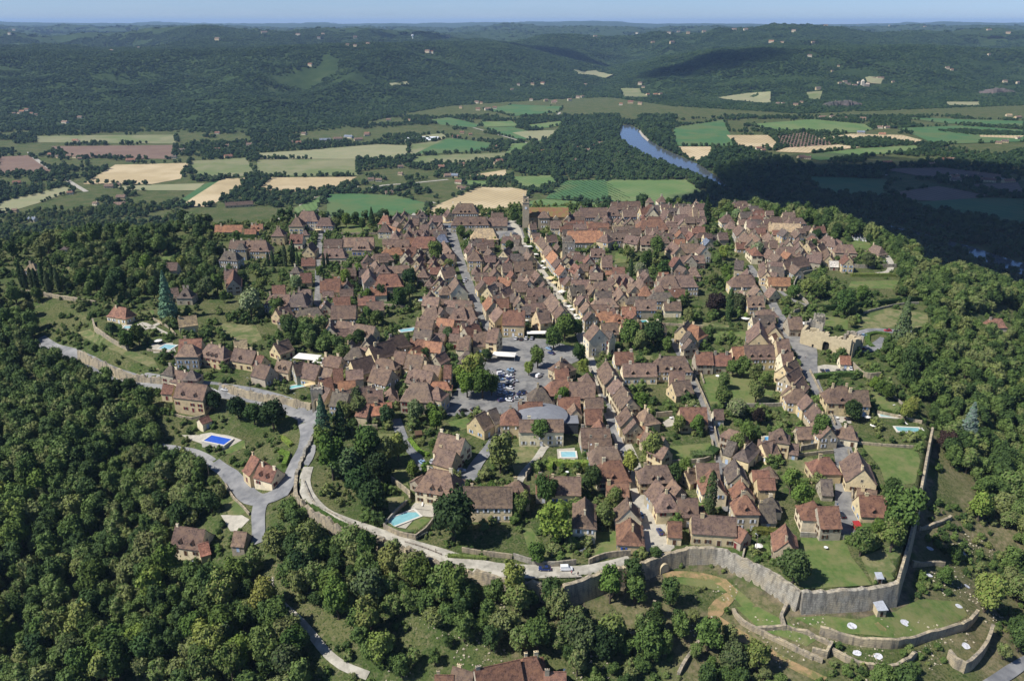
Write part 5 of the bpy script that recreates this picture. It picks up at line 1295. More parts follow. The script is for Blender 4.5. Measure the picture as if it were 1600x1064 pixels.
# one mass of trees
PROTO = bpy.data.collections.new('tree shapes')
def proto(kind, seed, n, m, sx=1.): 
    o = bpy.data.objects.new('tree_shape', tree_mesh('tree_shape', kind, seed, n, m, True)); PROTO.objects.link(o); return o
LEAFM = leafmat('wood_leaves', (.034, .060, .015), (.150, .180, .045), objcol=False)
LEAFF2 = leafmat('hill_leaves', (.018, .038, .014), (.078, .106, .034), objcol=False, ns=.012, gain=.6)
def gnscatter(name, pts, sc, zs, protos, look, cat, seed=0):
    col = bpy.data.collections.new(name+' shapes')
    for o in protos: col.objects.link(o)
    me = bpy.data.meshes.new(name); me.vertices.add(len(pts)); me.vertices.foreach_set('co', np.asarray(pts, np.float32).ravel())
    r = np.random.default_rng(seed)
    for an, val in (('sc', np.stack([sc, sc, zs], 1).astype(np.float32)),):
        a = me.attributes.new(an, 'FLOAT_VECTOR', 'POINT'); a.data.foreach_set('vector', val.ravel())
    a = me.attributes.new('rot', 'FLOAT_VECTOR', 'POINT'); rv = np.zeros((len(pts), 3), np.float32); rv[:, 2] = r.uniform(0, 6.28, len(pts)); a.data.foreach_set('vector', rv.ravel())
    a = me.attributes.new('pi', 'INT', 'POINT'); a.data.foreach_set('value', r.integers(0, len(protos), len(pts)).astype(np.int32))
    o = link(name, me); g = bpy.data.node_groups.new(name, 'GeometryNodeTree'); g.interface.new_socket('Geometry', in_out='INPUT', socket_type='NodeSocketGeometry'); g.interface.new_socket('Geometry', in_out='OUTPUT', socket_type='NodeSocketGeometry')
    n = g.nodes; gi = n.new('NodeGroupInput'); go = n.new('NodeGroupOutput'); ip = n.new('GeometryNodeInstanceOnPoints'); ci = n.new('GeometryNodeCollectionInfo'); ci.inputs[0].default_value = col; ci.inputs['Separate Children'].default_value = True; ci.inputs['Reset Children'].default_value = True
    def at(nm, ty): x = n.new('GeometryNodeInputNamedAttribute'); x.data_type = ty; x.inputs[0].default_value = nm; return x.outputs[0]
    k = g.links.new; k(gi.outputs[0], ip.inputs['Points']); k(ci.outputs[0], ip.inputs['Instance']); ip.inputs['Pick Instance'].default_value = True
    k(at('pi', 'INT'), ip.inputs['Instance Index']); k(at('rot', 'FLOAT_VECTOR'), ip.inputs['Rotation']); k(at('sc', 'FLOAT_VECTOR'), ip.inputs['Scale']); k(ip.outputs[0], go.inputs[0])
    md = o.modifiers.new('scatter', 'NODES'); md.node_group = g
    tag(o, None, cat, kind='stuff', label=look); return o
near_p = [proto('round', 31, 1100, LEAFM), proto('wide', 32, 1100, LEAFM), proto('loose', 33, 1000, LEAFM), proto('round', 34, 1000, LEAFM), proto('loose', 35, 1100, LEAFM), proto('wide', 36, 1000, LEAFM)]
rest = np.array([i for i in range(len(wp)) if i not in single]); s_ = size[rest]*1.12
gnscatter('wood', np.stack([wp[rest, 0], wp[rest, 1], wz[rest]-.1], 1), s_, s_*rng.uniform(1.0, 1.35, len(s_)), near_p, 'dense green woods on the slopes around the hill town', 'woods', 3)
# undergrowth below the woods and on the slopes, shrubs in gardens
pts = []; sc_ = []
N_ = 46000; gx = rng.uniform(-420, 480, N_); gy = rng.uniform(135, 720, N_); gn = fbm(gx, gy, 14, 3, 44); dE_, _, _ = edge_dist(gx, gy)
for x, y, n_, d_ in zip(gx, gy, gn, dE_):
    if abs(x) > y*.75+60: continue
    th = .0 if d_ > 0 else -.17
    if x > 40 and y < 235 and d_ > 0: th = .06
    if n_ < th or occ(x, y) or occ(x+1, y) or occ(x-1, y) or occ(x, y-1): continue
    if 0 < d_ < 5 and y < 330 and x > -60 and rng.random() < .5: continue
    pts.append((x, y)); sc_.append((rng.uniform(1.2, 3.6) if rng.random() < .80 else rng.uniform(4, 7.5)) if d_ < 0 else rng.uniform(1.5, 4.2))
pts = np.array(pts); sc_ = np.array(sc_); zz = terr(pts[:, 0], pts[:, 1]); small_p = [proto('round', 41, 420, LEAFM), proto('wide', 42, 380, LEAFM), proto('loose', 43, 420, LEAFM)]
gnscatter('undergrowth', np.stack([pts[:, 0], pts[:, 1], zz-.2*sc_], 1), sc_, sc_*1.05, small_p, 'bushes and undergrowth filling gardens, banks and slopes', 'undergrowth', 4)
print('shrubs', len(pts), 'wood', len(rest), 'trees', NT)
# trees of the valley: everywhere but on fields, water, farms and roads
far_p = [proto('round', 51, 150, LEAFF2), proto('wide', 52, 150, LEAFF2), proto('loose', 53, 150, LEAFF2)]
N_ = 60000; gy = 560+rng.power(1.6, N_)*2200; gx = rng.uniform(-1, 1, N_)*(gy*.70+60); vz = far_h(gx, gy); tz = terr(gx, gy)
pxg_ = 800+F*gx/(gy*CT+295*ST); ft = np.interp(pxg_, FX, FD); ok = (tz < -70) & (gy < ft+60)
for q in FPOLY+[RPOLY]: ok &= ~inpoly(gx, gy, np.array(q))
dense = inpoly(gx, gy, np.array([flat(*p_) for p_ in [(790, 245), (830, 228), (868, 222), (884, 172), (965, 176), (976, 214), (1010, 243), (1060, 268), (1092, 292), (1090, 298), (1072, 281), (860, 280), (800, 270)]]))
dense |= inpoly(gx, gy, np.array([flat(*p_) for p_ in [(995, 176), (1060, 180), (1048, 205), (1056, 232), (1064, 250), (1105, 262), (1110, 240), (1160, 232), (1250, 262), (1370, 262), (1600, 240), (1600, 262), (1400, 262), (1370, 285), (1260, 275), (1250, 300), (1420, 312), (1430, 330), (1600, 360), (1640, 440), (1560, 402), (1500, 382), (1380, 345), (1230, 322), (1145, 292), (1115, 272), (1070, 252), (1040, 238), (1012, 218), (1003, 205)]]))
dense |= inpoly(gx, gy, np.array([flat(*p_) for p_ in [(1100, 285), (1150, 308), (1240, 337), (1380, 360), (1470, 384), (1560, 416), (1700, 462), (1700, 500), (1560, 452), (1400, 400), (1200, 350), (1090, 310)]]))
nn = fbm(gx, gy, 130, 3, 61)+.35*fbm(gx, gy, 40, 2, 63); ok &= dense | (nn > -.04) | ((tz > -118) & (gy < 1400))
gx, gy, tz, dn = gx[ok], gy[ok], tz[ok], dense[ok]
ex = []
for q in FPOLY[:len(FIELDS)]:      # hedges along the field edges
    for (a0, a1), (b0_, b1_) in zip(q, q[1:]+q[:1]):
        n_ = int(math.hypot(b0_-a0, b1_-a1)/7)
        for j in range(n_):
            k = j/n_; ex.append((a0+(b0_-a0)*k+rng.normal(0, 3), a1+(b1_-a1)*k+rng.normal(0, 3)))
ex = np.array(ex); m = (fbm(ex[:, 0], ex[:, 1], 70, 2, 88) > .02) & (ex[:, 1] > 650)
for q in [RPOLY]+FPOLY[:len(FIELDS)]:
    qq = np.array(q); cq = qq.mean(0); m &= ~inpoly(ex[:, 0], ex[:, 1], cq+(qq-cq)*.985)
ex = ex[m]; gx = np.concatenate([gx, ex[:, 0]]); gy = np.concatenate([gy, ex[:, 1]]); tz = terr(gx, gy); dn = np.concatenate([dn, np.zeros(len(ex), bool)]); s_ = rng.uniform(7, 14, len(gx))*np.where(dn, 1.15, .9)
gnscatter('valley_wood', np.stack([gx, gy, tz-.4], 1), s_, s_*rng.uniform(.8, 1.2, len(s_)), far_p, 'hedgerows and woods between the valley fields', 'woods', 5)
print('valley', len(gx))
# forest of the hills
N_ = 230000; gy = 2350+rng.power(1.35, N_)*3900; gx = rng.uniform(-1, 1, N_)*(gy*.69+60); tz = terr(gx, gy); pxg_ = 800+F*gx/(gy*CT+250*ST); ft = np.interp(pxg_, FX, FD); ok = gy > ft-10
for q in FPOLY: ok &= ~inpoly(gx, gy, np.array(q))
nn = fbm(gx, gy, 260, 4, 81); ok &= nn < .52; gx, gy, tz = gx[ok], gy[ok], tz[ok]
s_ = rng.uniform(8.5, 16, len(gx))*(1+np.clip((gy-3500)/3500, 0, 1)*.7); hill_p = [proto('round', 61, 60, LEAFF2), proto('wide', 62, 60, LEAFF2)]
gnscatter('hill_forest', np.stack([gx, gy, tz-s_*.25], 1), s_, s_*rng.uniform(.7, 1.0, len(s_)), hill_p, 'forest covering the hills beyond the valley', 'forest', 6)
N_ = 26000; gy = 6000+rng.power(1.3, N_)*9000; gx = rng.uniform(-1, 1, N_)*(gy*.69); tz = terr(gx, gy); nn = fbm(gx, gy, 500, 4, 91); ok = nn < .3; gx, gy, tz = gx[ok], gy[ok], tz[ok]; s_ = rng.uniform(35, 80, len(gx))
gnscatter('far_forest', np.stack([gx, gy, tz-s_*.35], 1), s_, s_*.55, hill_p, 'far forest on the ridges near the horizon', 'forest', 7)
# orchard rows and the plane trees of the car park stay with the valley
orc = inpoly; rows_p = [proto('round', 71, 120, LEAFF2)]
def rows(poly, ang, dr, dt, s, look, nm='orchard'):
    q = np.array([flat(*p_) for p_ in poly]); c0 = q.mean(0); R = max(np.linalg.norm(q-c0, axis=1)); a, b_ = np.meshgrid(np.arange(-R, R, dr), np.arange(-R, R, dt)); ca_, sa = math.cos(ang), math.sin(ang)
    x = c0[0]+a*ca_-b_*sa; y = c0[1]+a*sa+b_*ca_; m = inpoly(x, y, q); x, y = x[m], y[m]; s_ = s*rng.uniform(.8, 1.2, len(x)); gnscatter(nm, np.stack([x, y, np.full(len(x), -124.9)], 1), s_, s_*.9, rows_p, look, 'orchard', 8)
rows([(1216, 214), (1258, 207), (1288, 220), (1308, 226), (1256, 231), (1216, 231)], .2, 20, 16, 8, 'rows of small trees on bare brown ground by the tan field')
rows([(1300, 222), (1360, 216), (1405, 222), (1402, 227), (1340, 230)], .2, 12, 9, 9, 'dense green orchard rows beside the pale stubble')
rows([(1460, 205), (1500, 203), (1600, 208), (1600, 213), (1520, 212)], .1, 14, 10, 9, 'long band of orchard trees by the right fields')
rows([(856, 310), (884, 284), (945, 283), (988, 311), (930, 315)], .3, 9, 4, 2.4, 'vine rows in the green field behind the church', 'vineyard')
rows([(0, 292), (60, 286), (108, 290), (60, 305), (0, 316)], .5, 14, 9, 9, 'orchard rows at the left edge of the valley')
# ------------------------------------------------------------------ cars
CARM = {}
def carpaint(n, c):
    if n not in CARM:
        m = bpy.data.materials.new('paint_'+n); m.use_nodes = True; b_ = m.node_tree.nodes['Principled BSDF']; b_.inputs['Base Color'].default_value = (*c, 1); b_.inputs['Roughness'].default_value = .28; b_.inputs['Coat Weight'].default_value = .6; CARM[n] = m
    return CARM[n]
CC = {'white': (.75, .75, .74), 'dark blue': (.015, .03, .12), 'black': (.012, .012, .014), 'silver': (.42, .44, .46), 'red': (.38, .02, .02), 'grey': (.14, .15, .16), 'light blue': (.22, .34, .48), 'dark red': (.16, .01, .015)}
TYRE = mat('tyre', (.02, .02, .02)); HUB = mat('wheel_rim', (.45, .45, .46)); LAMPW = mat('headlight_glass', (.7, .72, .75), rough=.2); LAMPR = mat('tail_light_glass', (.35, .02, .02), rough=.3)
def loft(secs, m):
    b = B(); n = len(secs[0])
    for s in secs: b.v += s
    for i in range(len(secs)-1):
        for j in range(n):
            k = (j+1) % n; b.f.append((i*n+j, i*n+k, (i+1)*n+k, (i+1)*n+j)); b.m.append(0)
    b.f.append(tuple(range(n-1, -1, -1))); b.f.append(tuple(range((len(secs)-1)*n, len(secs)*n))); b.m += [0, 0]; return b
def car_parts(van=False):
    k = 'van' if van else 'car'
    if k in CARM: return CARM[k]
    prof = [(-2.1, .35, .62, .78), (-1.95, .25, .86, .84), (-1.2, .2, .95, .86), (0, .2, .95, .88), (.9, .2, .93, .87), (1.7, .22, .80, .84), (2.08, .3, .62, .74)]
    secs = [[(x, -w_, lo), (x, w_, lo), (x, w_+.02, (lo+hi)/2), (x, w_-.06, hi), (x, -w_+.06, hi), (x, -w_-.02, (lo+hi)/2)] for x, lo, hi, w_ in prof]; body = loft(secs, 0)
    if van: cp = [(-2.05, .9, .78), (-1.98, 1.78, .70), (.55, 1.82, .70), (1.25, .92, .74)]
    else: cp = [(-1.75, .9, .74), (-1.15, 1.38, .62), (.15, 1.44, .62), (1.05, .9, .72)]
    base = [(x, .88) for x, _, _ in cp]
    b = B(); v = []
    for s in (-1, 1):
        for x, z, w_ in cp: v.append((x, s*w_, z))
    b.add(v, [(0, 1, 2, 3), (7, 6, 5, 4), (0, 4, 5, 1), (2, 6, 7, 3), (1, 5, 6, 2)]); 
    r = B(); zt = cp[1][1]; r.box(cp[1][0]+.02, -.6, zt-.02, cp[2][0]-.02, .6, zt+.05)
    wh = B(); wh.tube((0, -.11, 0), (0, .11, 0), .32, 14); rim = B(); rim.tube((0, -.125, 0), (0, .125, 0), .19, 10)
    CARM[k] = (body, b, r, wh, rim); return CARM[k]
CMESH = {}
NC = 0
def car(px, py, rz, c, van=False, spot='', world=None):
    global NC; NC += 1; p = P(px, py, .5) if world is None else world
    t = link('parked_van' if van else 'parked_car', None, loc=(p[0], p[1], Z(*p)+.3), rz=rz); k = (c, van)
    if k not in CMESH:
        bd, gl, rf, wh, rm_ = car_parts(van); pm = carpaint(c, CC[c]); h = B(); h.box(-.06, -.14, -.08, .06, .14, .08)
        CMESH[k] = (bd.me('body', pm), gl.me('windows', GLASS if not van else pm), rf.me('roof_panel', pm), wh.me('wheel', TYRE), rm_.me('rim', HUB), h.me('headlight', LAMPW), h.me('tail_light', LAMPR))
    bd, gl, rf, wh, rm_, hl, tl = CMESH[k]; link('body', bd, t); link('windows', gl, t); link('roof_panel', rf, t)
    for x in (-1.3, 1.32):
        for y in (-.78, .78): w_ = link('wheel', wh, t, loc=(x, y, .32)); link('rim', rm_, w_)
    for y in (-.6, .6): link('headlight', hl, t, loc=(2.0, y, .62)); link('tail_light', tl, t, loc=(-2.07, y, .7))
    tag(t, f'parked {c} {"van" if van else "car"}{spot}', 'van' if van else 'car', px, py, group='cars parked in the town'); return t
for a in [(352, 609, 2.9, 'white'), (378, 617, 2.85, 'black'), (851, 889, 3.1, 'dark blue'), (885, 889, .03, 'white', True), (1001, 756, 1.75, 'red'), (1001, 805, 1.7, 'light blue'), (1031, 831, 1.75, 'dark blue'), (1111, 670, 1.55, 'white'),
  (660, 723, 2.3, 'light blue'), (676, 721, 1.2, 'silver'), (720, 736, .1, 'silver'), (425, 746, .5, 'white'), (1350, 525, .1, 'light blue'), (1338, 543, 3.0, 'white'), (1348, 545, .1, 'dark red'), (1387, 517, 3.1, 'red'),
  (1285, 580, 1.5, 'black'), (1293, 580, 1.5, 'dark blue'), (1310, 580, 1.5, 'black'), (1319, 579, 1.4, 'grey'), (1329, 576, 1.3, 'white'), (1384, 410, 1.5, 'white'), (1318, 420, .1, 'white'), (1326, 420, .1, 'dark blue'), (1315, 805, 1.6, 'black'),
  (62, 362, .1, 'white'), (806, 529, 1.4, 'white'), (814, 530, 1.4, 'black'), (822, 529, 1.4, 'white'), (831, 529, 1.4, 'silver'), (842, 588, .9, 'white', True), (947, 617, 1.9, 'black'), (905, 542, 2.1, 'dark blue'), (909, 551, 2.0, 'dark blue'), (912, 560, 2.0, 'light blue'),
  (858, 545, 2.4, 'light blue'), (861, 552, 2.5, 'dark blue'), (816, 813+-200, 2.9, 'black'), (810, 623, .2, 'silver'), (814, 616, .3, 'dark blue'), (742, 640, .5, 'black'), (724, 642, .4, 'black'), (701, 611, .2, 'black'), (725, 440, 1.8, 'white'), (728, 437, 1.8, 'silver'), (812, 352, .1, 'white'), (805, 366, .1, 'grey'), (702, 355, 1.8, 'light blue'), (706, 361, 1.8, 'grey'),
  (688, 350, 1.8, 'black'), (729, 375, .2, 'white'), (802, 556, .1, 'white'), (803, 596+0, .2, 'silver'), (548, 452, .1, 'white'), (1327, 655, .1, 'black'), (684, 512, .8, 'white')]:
    car(*a)
cols = ['white', 'black', 'silver', 'dark blue', 'white', 'grey', 'light blue', 'white']
k = 0
for i in range(11):       # two diagonal rows in the square
    y = 580+i*4.6; j1, j2 = random.uniform(-1.6, 1.6), random.uniform(-.8, .8); k += 1
    if i not in (4, 9): car(782+j1+i*.2, y+j2, .35+j1*.05, cols[(k*5+i) % 8], k == 3)
    k += 1
    if i not in (7,): car(798+j2-i*.3, y-1+j1*.4, 2.8+j2*.1, cols[(k*3+i) % 8])
# ------------------------------------------------------------------ people, bollards, railing, bins
SKIN = mat('skin', (.5, .3, .22))
def person(px, py, rz, top, leg, look, lean=0):
    p = P(px, py); o = link('person', None, loc=(p[0], p[1], Z(*p)+.22), rz=rz); R = 1
    me = bpy.data.meshes.new('body'); J = [((0, 0, .95), .15), ((0, 0, 1.2), .15), ((0, 0, 1.42), .17), ((0, 0, 1.53), .06), ((0, .01, 1.62), .09), ((0, .01, 1.74), .085), ((-.19, 0, 1.42), .06), ((-.25, .03, 1.15), .045), ((-.22, .12, .92), .035), ((.19, 0, 1.42), .06), ((.26, -.02, 1.15), .045), ((.25, .05, .9), .035),
      ((-.1, 0, .88), .1), ((-.11, .08, .48), .065), ((-.12, -.02, .06), .045), ((-.12, .13, .03), .035), ((.1, 0, .88), .1), ((.11, -.05, .48), .065), ((.12, -.14, .06), .045), ((.12, .0, .03), .035)]
    E = [(0, 1), (1, 2), (2, 3), (3, 4), (4, 5), (2, 6), (6, 7), (7, 8), (2, 9), (9, 10), (10, 11), (0, 12), (12, 13), (13, 14), (14, 15), (0, 16), (16, 17), (17, 18), (18, 19)]
    me.from_pydata([j[0] for j in J], E, []); b_ = link('body', me, o); md = b_.modifiers.new('s', 'SKIN'); me.skin_vertices[0].data[0].use_root = True
    for sv_, j in zip(me.skin_vertices[0].data, J): sv_.radius = (j[1], j[1]*.8)
    b_.modifiers.new('u', 'SUBSURF').levels = 1; me.materials.append(SKIN)
    b = B(); b.cyl(0, 0, .9, 1.18, .17, .19, 10, 0); b.cyl(0, 0, 1.18, 1.48, .19, .15, 10, 0); link('shirt', b.me('shirt', mat('cloth_'+top, CLOTH[top])), o).scale = (1.25, .85, 1)
    b = B(); b.tube((-.1, 0, .92), (-.11, .08, .5), .125, 8, 0, .09); b.tube((.1, 0, .92), (.11, -.05, .5), .125, 8, 0, .09); link('trousers', b.me('trousers', mat('cloth_'+leg, CLOTH[leg])), o)
    b = B(); b.cyl(0, -.01, 1.69, 1.80, .105, .06, 9, 0); link('hair', b.me('hair', mat('hair', (.04, .025, .015))), o)
    tag(o, look, 'person', px, py); return o
CLOTH = {'pink': (.6, .2, .22), 'dark': (.03, .03, .04), 'white': (.7, .7, .7), 'blue': (.06, .12, .35)}
person(893, 898, .4, 'pink', 'dark', 'person in pink top walking'); person(903, 900, .2, 'dark', 'dark', 'person in dark clothes walking')
person(425, 622, 1.2, 'pink', 'blue', 'person in pink on the road below the gate'); person(858, 440, .4, 'white', 'blue', 'person in white on the market street'); person(872, 462, 2., 'blue', 'dark', 'person in blue on the market street')
person(1258, 560, 1, 'white', 'dark', 'person in white crossing the gate square'); person(816, 400, .5, 'white', 'blue', 'person in white near the street awnings')
b0 = B(); b0.cyl(0, 0, -.2, .85, .13, .11, 8); b0.cyl(0, 0, .85, .98, .15, .07, 8); bm_ = b0.me('bollard', TIMBER)
for i, (px, py) in enumerate([(561, 824), (567, 826), (573, 828), (681, 861)]): p = P(px, py); o = link('bollard', bm_, loc=(p[0], p[1], Z(*p)+.2)); tag(o, 'dark wooden bollard', 'bollard', px, py, group='bollards on the path')
def railing(pts, look, m=TIMBER, h=1.0):
    c = smoothline(PP(pts), 2.2); b = B(); t = link('railing', None, loc=(c[0][0], c[0][1], 0)); z = terr(c[:, 0], c[:, 1]); ox_, oy_ = c[0]
    for i in range(len(c)): b.tube((c[i, 0]-ox_, c[i, 1]-oy_, z[i]-.3), (c[i, 0]-ox_, c[i, 1]-oy_, z[i]+h), .09, 5)
    link('posts', b.me('posts', m), t); b = B()
    for i in range(len(c)-1):
        for hh in (h*.55, h*.95): b.tube((c[i, 0]-ox_, c[i, 1]-oy_, z[i]+hh), (c[i+1, 0]-ox_, c[i+1, 1]-oy_, z[i+1]+hh), .06, 4)
    link('rails', b.me('rails', m), t); tag(t, look, 'railing', *pts[len(pts)//2])
railing([(633, 848), (650, 853), (670, 860), (690, 868)], 'dark wooden path railing'); railing([(852, 902), (875, 904), (900, 903)], 'grey wooden path railing', mat('grey_timber', (.3, .27, .22)))
railing([(903, 865), (910, 862), (917, 857)], 'white picket fence', WHITE)
WB = B(); WB.box(-.3, -.35, 0, .3, .35, 1.0); WB.box(-.33, -.4, 1.0, .33, .36, 1.08); wbm = WB.me('wheelie_bin', mat('bin_plastic', (.05, .06, .05)))
for i in range(5): p = P(652+i*3.8, 843-i*1.8); tag(link('wheelie_bin', wbm, loc=(p[0], p[1], Z(*p)+.25), rz=.5), 'dark wheelie bin', 'bin', 652+i*3.8, 843-i, group='bins beside the pool wall')
# ------------------------------------------------------------------ parasols, tents, awnings
CANV = mat('canvas', (.72, .69, .62), (.66, .62, .55), 1.); CANVY = mat('yellow_canvas', (.62, .48, .26)); SLATE = mat('flat_grey_roof', (.16, .165, .175), (.21, .215, .225), .4, bump=.1, rough=.7)
def canopy(px, py, lx, ly, h, rz, m, look, nm='awning', hz=1.2, cat='awning'):
    p = P(px, py, h); z = Z(*p); t = link(nm, None, loc=(p[0], p[1], z), rz=rz); b = B(); X, Y = lx/2, ly/2
    v = [(-X, -Y, h), (X, -Y, h), (X, Y, h), (-X, Y, h), (-X*.3, 0, h+hz), (X*.3, 0, h+hz), (-X, -Y, h-.25), (X, -Y, h-.25), (X, Y, h-.25), (-X, Y, h-.25)]; b.add(v, [(0, 1, 5, 4), (1, 2, 5), (2, 3, 4, 5), (3, 0, 4), (1, 0, 6, 7), (2, 1, 7, 8), (3, 2, 8, 9), (0, 3, 9, 6)])
    link('cloth_top', b.me('cloth_top', m), t)
    for sx in (-1, 1):
        for sy in (-1, 1): b = B(); b.cyl(sx*(X-.1), sy*(Y-.1), -.5, h-.2, .05, .05, 6); link('pole', b.me('pole', HUB), t)
    tag(t, look, cat, px, py)
for i, (x, y, a, c_, r_) in enumerate([(825, 385, 6, 4, .3), (838, 397, 3, 3, .2), (850, 408, 4, 3, .9), (861, 434, 6, 5, .9), (867, 441, 4, 4, .9), (878, 455, 5, 4, .9), (883, 470, 3, 2.5, .8), (890, 478, 3, 2.5, .8), (895, 483, 3, 3, .8), (899, 492, 3, 2.5, .9), (903, 497, 3, 3, .8), (908, 505, 4, 2.5, .9), (846, 415, 3, 3, .9), (851, 418, 3, 2.5, .9), (948, 597, 4, 3, .2)]):
    canopy(x, y, a, c_, 2.5, r_, CANVY if i in (3, 4, 6) else CANV, ('yellow' if i in (3, 4, 6) else 'cream')+' cloth street awning', hz=.5)
canopy(843, 519, 14, 4.5, 3, .03, CANV, 'long white terrace marquee', 'marquee', .4); canopy(788, 553, 12, 6, 3, -.15, CANV, 'white cafe marquee', 'marquee', .8)
canopy(480, 557, 13, 7, 2.8, -.25, CANV, 'larger white garden marquee', 'marquee', .5); canopy(501, 563, 7, 6, 2.8, -.2, CANV, 'smaller white garden marquee', 'marquee', .5); canopy(490, 588, 7, 3, 2.6, .1, mat('blue_canvas', (.3, .45, .62)), 'blue grey terrace awning', hz=.2)
canopy(991, 362, 4, 3, 3, 0, CANVY, 'small yellow awning', hz=.2); canopy(484, 600, 5, 3, 2.5, .5, CANVY, 'orange cream awning', hz=.3); canopy(497, 359, 5, 3, 3, 0, CANVY, 'yellow terrace awning', hz=.2); canopy(1258, 505, 6, 4, 2.6, -.5, CANV, 'white restaurant awning', hz=.3)
canopy(820, 500, 4, 3, 2.6, .3, CANV, 'white sail over a courtyard', hz=.4); canopy(947, 518, 4, 3, 2.6, 0, CANV, 'small white awning in a back court', hz=.3); canopy(540, 456, 6, 2.5, 2.5, 0, WHITE, 'pale carport roof behind houses', hz=.2)
PB = {}
def parasol(px, py, m, look, r=1.6):
    p = P(px, py, 2.2); t = link('parasol', None, loc=(p[0], p[1], Z(*p)+.15)); b = B(); b.cyl(0, 0, 0, 2.5, .03, .03, 6); link('pole', b.me('pole', HUB), t); b = B(); b.cyl(0, 0, 2.05, 2.6, r, .05, 8); link('canopy', b.me('canopy', m), t); tag(t, look, 'parasol', px, py)
for x, y, r in [(1165, 497, 2.6), (247, 532, 2.2), (1365, 664, 1.6), (1122, 587, 1.3), (1186, 852, 1.4), (690, 492, 1.5), (1355, 651, 1.5), (1084, 632, 1.6), (945, 597, 1.2), (815, 484, 1.4)]: parasol(x, y, CANV, 'white round parasol', r)
parasol(1010, 475, mat('green_canvas', (.35, .42, .2)), 'pale green parasol', 2.2)
lb = B(); lb.box(-.3, -.9, .25, .3, .5, .35); lb.add([(-.3, .5, .35), (.3, .5, .35), (.3, 1.0, .8), (-.3, 1., .8)], [(0, 1, 2, 3)]); lb.box(-.28, -.85, 0, -.2, -.75, .25); lb.box(.2, -.85, 0, .28, -.75, .25); lb.box(-.28, .35, 0, -.2, .45, .25); lb.box(.2, .35, 0, .28, .45, .25); lbm = lb.me('sun_lounger', CANV)
for x, y, r in [(1396, 634, 1.9), (614, 808, .6), (354, 694, .5), (262, 552, .2), (660, 790, 0), (1416, 663, .2), (1442, 673, .2)]: p = P(x, y); tag(link('sun_lounger', lbm, loc=(p[0], p[1], Z(*p)+.2), rz=r), 'white sun lounger', 'lounger', x, y)
tb = B(); tb.cyl(0, 0, .68, .74, .7, .7, 12); tb.cyl(0, 0, 0, .68, .05, .05, 6); tbm = tb.me('table', WHITE)
for x, y in [(1182, 858), (1290, 858), (905, 822), (1356, 770), (1308, 655), (1048, 655), (886, 740), (742, 797)]: p = P(x, y); tag(link('garden_table', tbm, loc=(p[0], p[1], Z(*p)+.2)), 'round white garden table', 'table', x, y)
# fire pits of white ash on the terraces
ASH = mat('ash', (.56, .56, .58), (.22, .22, .23), .9, coord='World', lo=.48, hi=.68)
for i, (x, y, r) in enumerate([(1453, 857, 1.9), (1507, 864, 2.3), (1452, 899, 1.8), (1511, 916, 1.6), (1498, 947, 1.9), (1414, 973, 2.3), (1331, 978, 2.3), (1509, 1009, 2.1), (1372, 1025, 2.2), (1339, 1020, 2.1)]):
    r *= .52; p = P(x, y); rr = random.Random(i); q = [(p[0]+r*(1+rr.uniform(-.12, .12))*math.cos(t*.524)*1.25, p[1]+r*(1+rr.uniform(-.12, .12))*math.sin(t*.524)) for t in range(12)]
    o = drape('ash_patch', q, ASH, .16, cell=1.5, kind=None); tag(o, 'white ash patch', 'ash patch', x, y, group='burnt ash patches on the terraces')
drape('bare_patch', PP([(1366, 974), (1372, 972), (1385, 983), (1384, 987), (1374, 984)]), EARTH, .16, cell=1.5)
# ------------------------------------------------------------------ special buildings
def solid(name, look, cat, px, py, rz=0, zoff=0, h=0, group=None):
    p = P(px, py, h); z = Z(*p); t = link(name, None, loc=(p[0], p[1], z+zoff), rz=rz); tag(t, look, cat, px, py, group=group); return t, p, z
def crenel(b, x0, y0, x1, y1, z, w_=1.2, hh=1.1, t=.5, m=0):
    n = max(2, int((x1-x0)/(w_*1.6)))
    for i in range(n):
        xa = x0+(x1-x0)*i/n; xb = xa+(x1-x0)/n*.6; b.box(xa, y0, z, xb, y0+t, z+hh, m); b.box(xa, y1-t, z, xb, y1, z+hh, m)
    n = max(2, int((y1-y0)/(w_*1.6)))
    for i in range(1, n): ya = y0+(y1-y0)*i/n; yb = ya+(y1-y0)/n*.6; b.box(x0, ya, z, x0+t, yb, z+hh, m); b.box(x1-t, ya, z, x1, yb, z+hh, m)
# church: thin clock wall belfry at the left end, long nave, side chapel and round stair turret
t, p, z = solid('church', 'old stone church with slim belfry', 'church', 855, 340, rz=0)
def loc8(X8, Y8, h): q = P(800+X8/8, 300+Y8/8, h); return q[0]-p[0], q[1]-p[1]
x0, y0 = loc8(200, 200, 15); x1, y1 = loc8(700, 195, 15); yc = (y0+y1)/2; b = B(); b.box(x0, yc-6.5, -3, x1, yc+6.5, 9); b.add([(x, yc+y, zz_) for x in (x0, x1) for y, zz_ in ((-6.5, 9), (6.5, 9), (0, 14.6))], [(0, 2, 1), (3, 4, 5)]); 
for i in range(7): xx = x0+4+i*(x1-x0-6)/6.5; b.box(xx, yc-8.3, -3, xx+1.1, yc-6.5, 6.8)
link('wall', b.me('wall', WALLM), t, col=(.40, .33, .22))
b = B(); b.add([(x, yc+y, zz_) for x in (x0-.3, x1+.3) for y, zz_ in ((-7.2, 8.7), (0, 15), (7.2, 8.7), (7.2, 8.4), (0, 14.7), (-7.2, 8.4))], [(1, 0, 6, 7), (2, 1, 7, 8), (0, 5, 11, 6), (3, 2, 8, 9), (5, 4, 10, 11), (4, 3, 9, 10), (0, 1, 4, 5), (1, 2, 3, 4), (7, 6, 11, 10), (8, 7, 10, 9)])
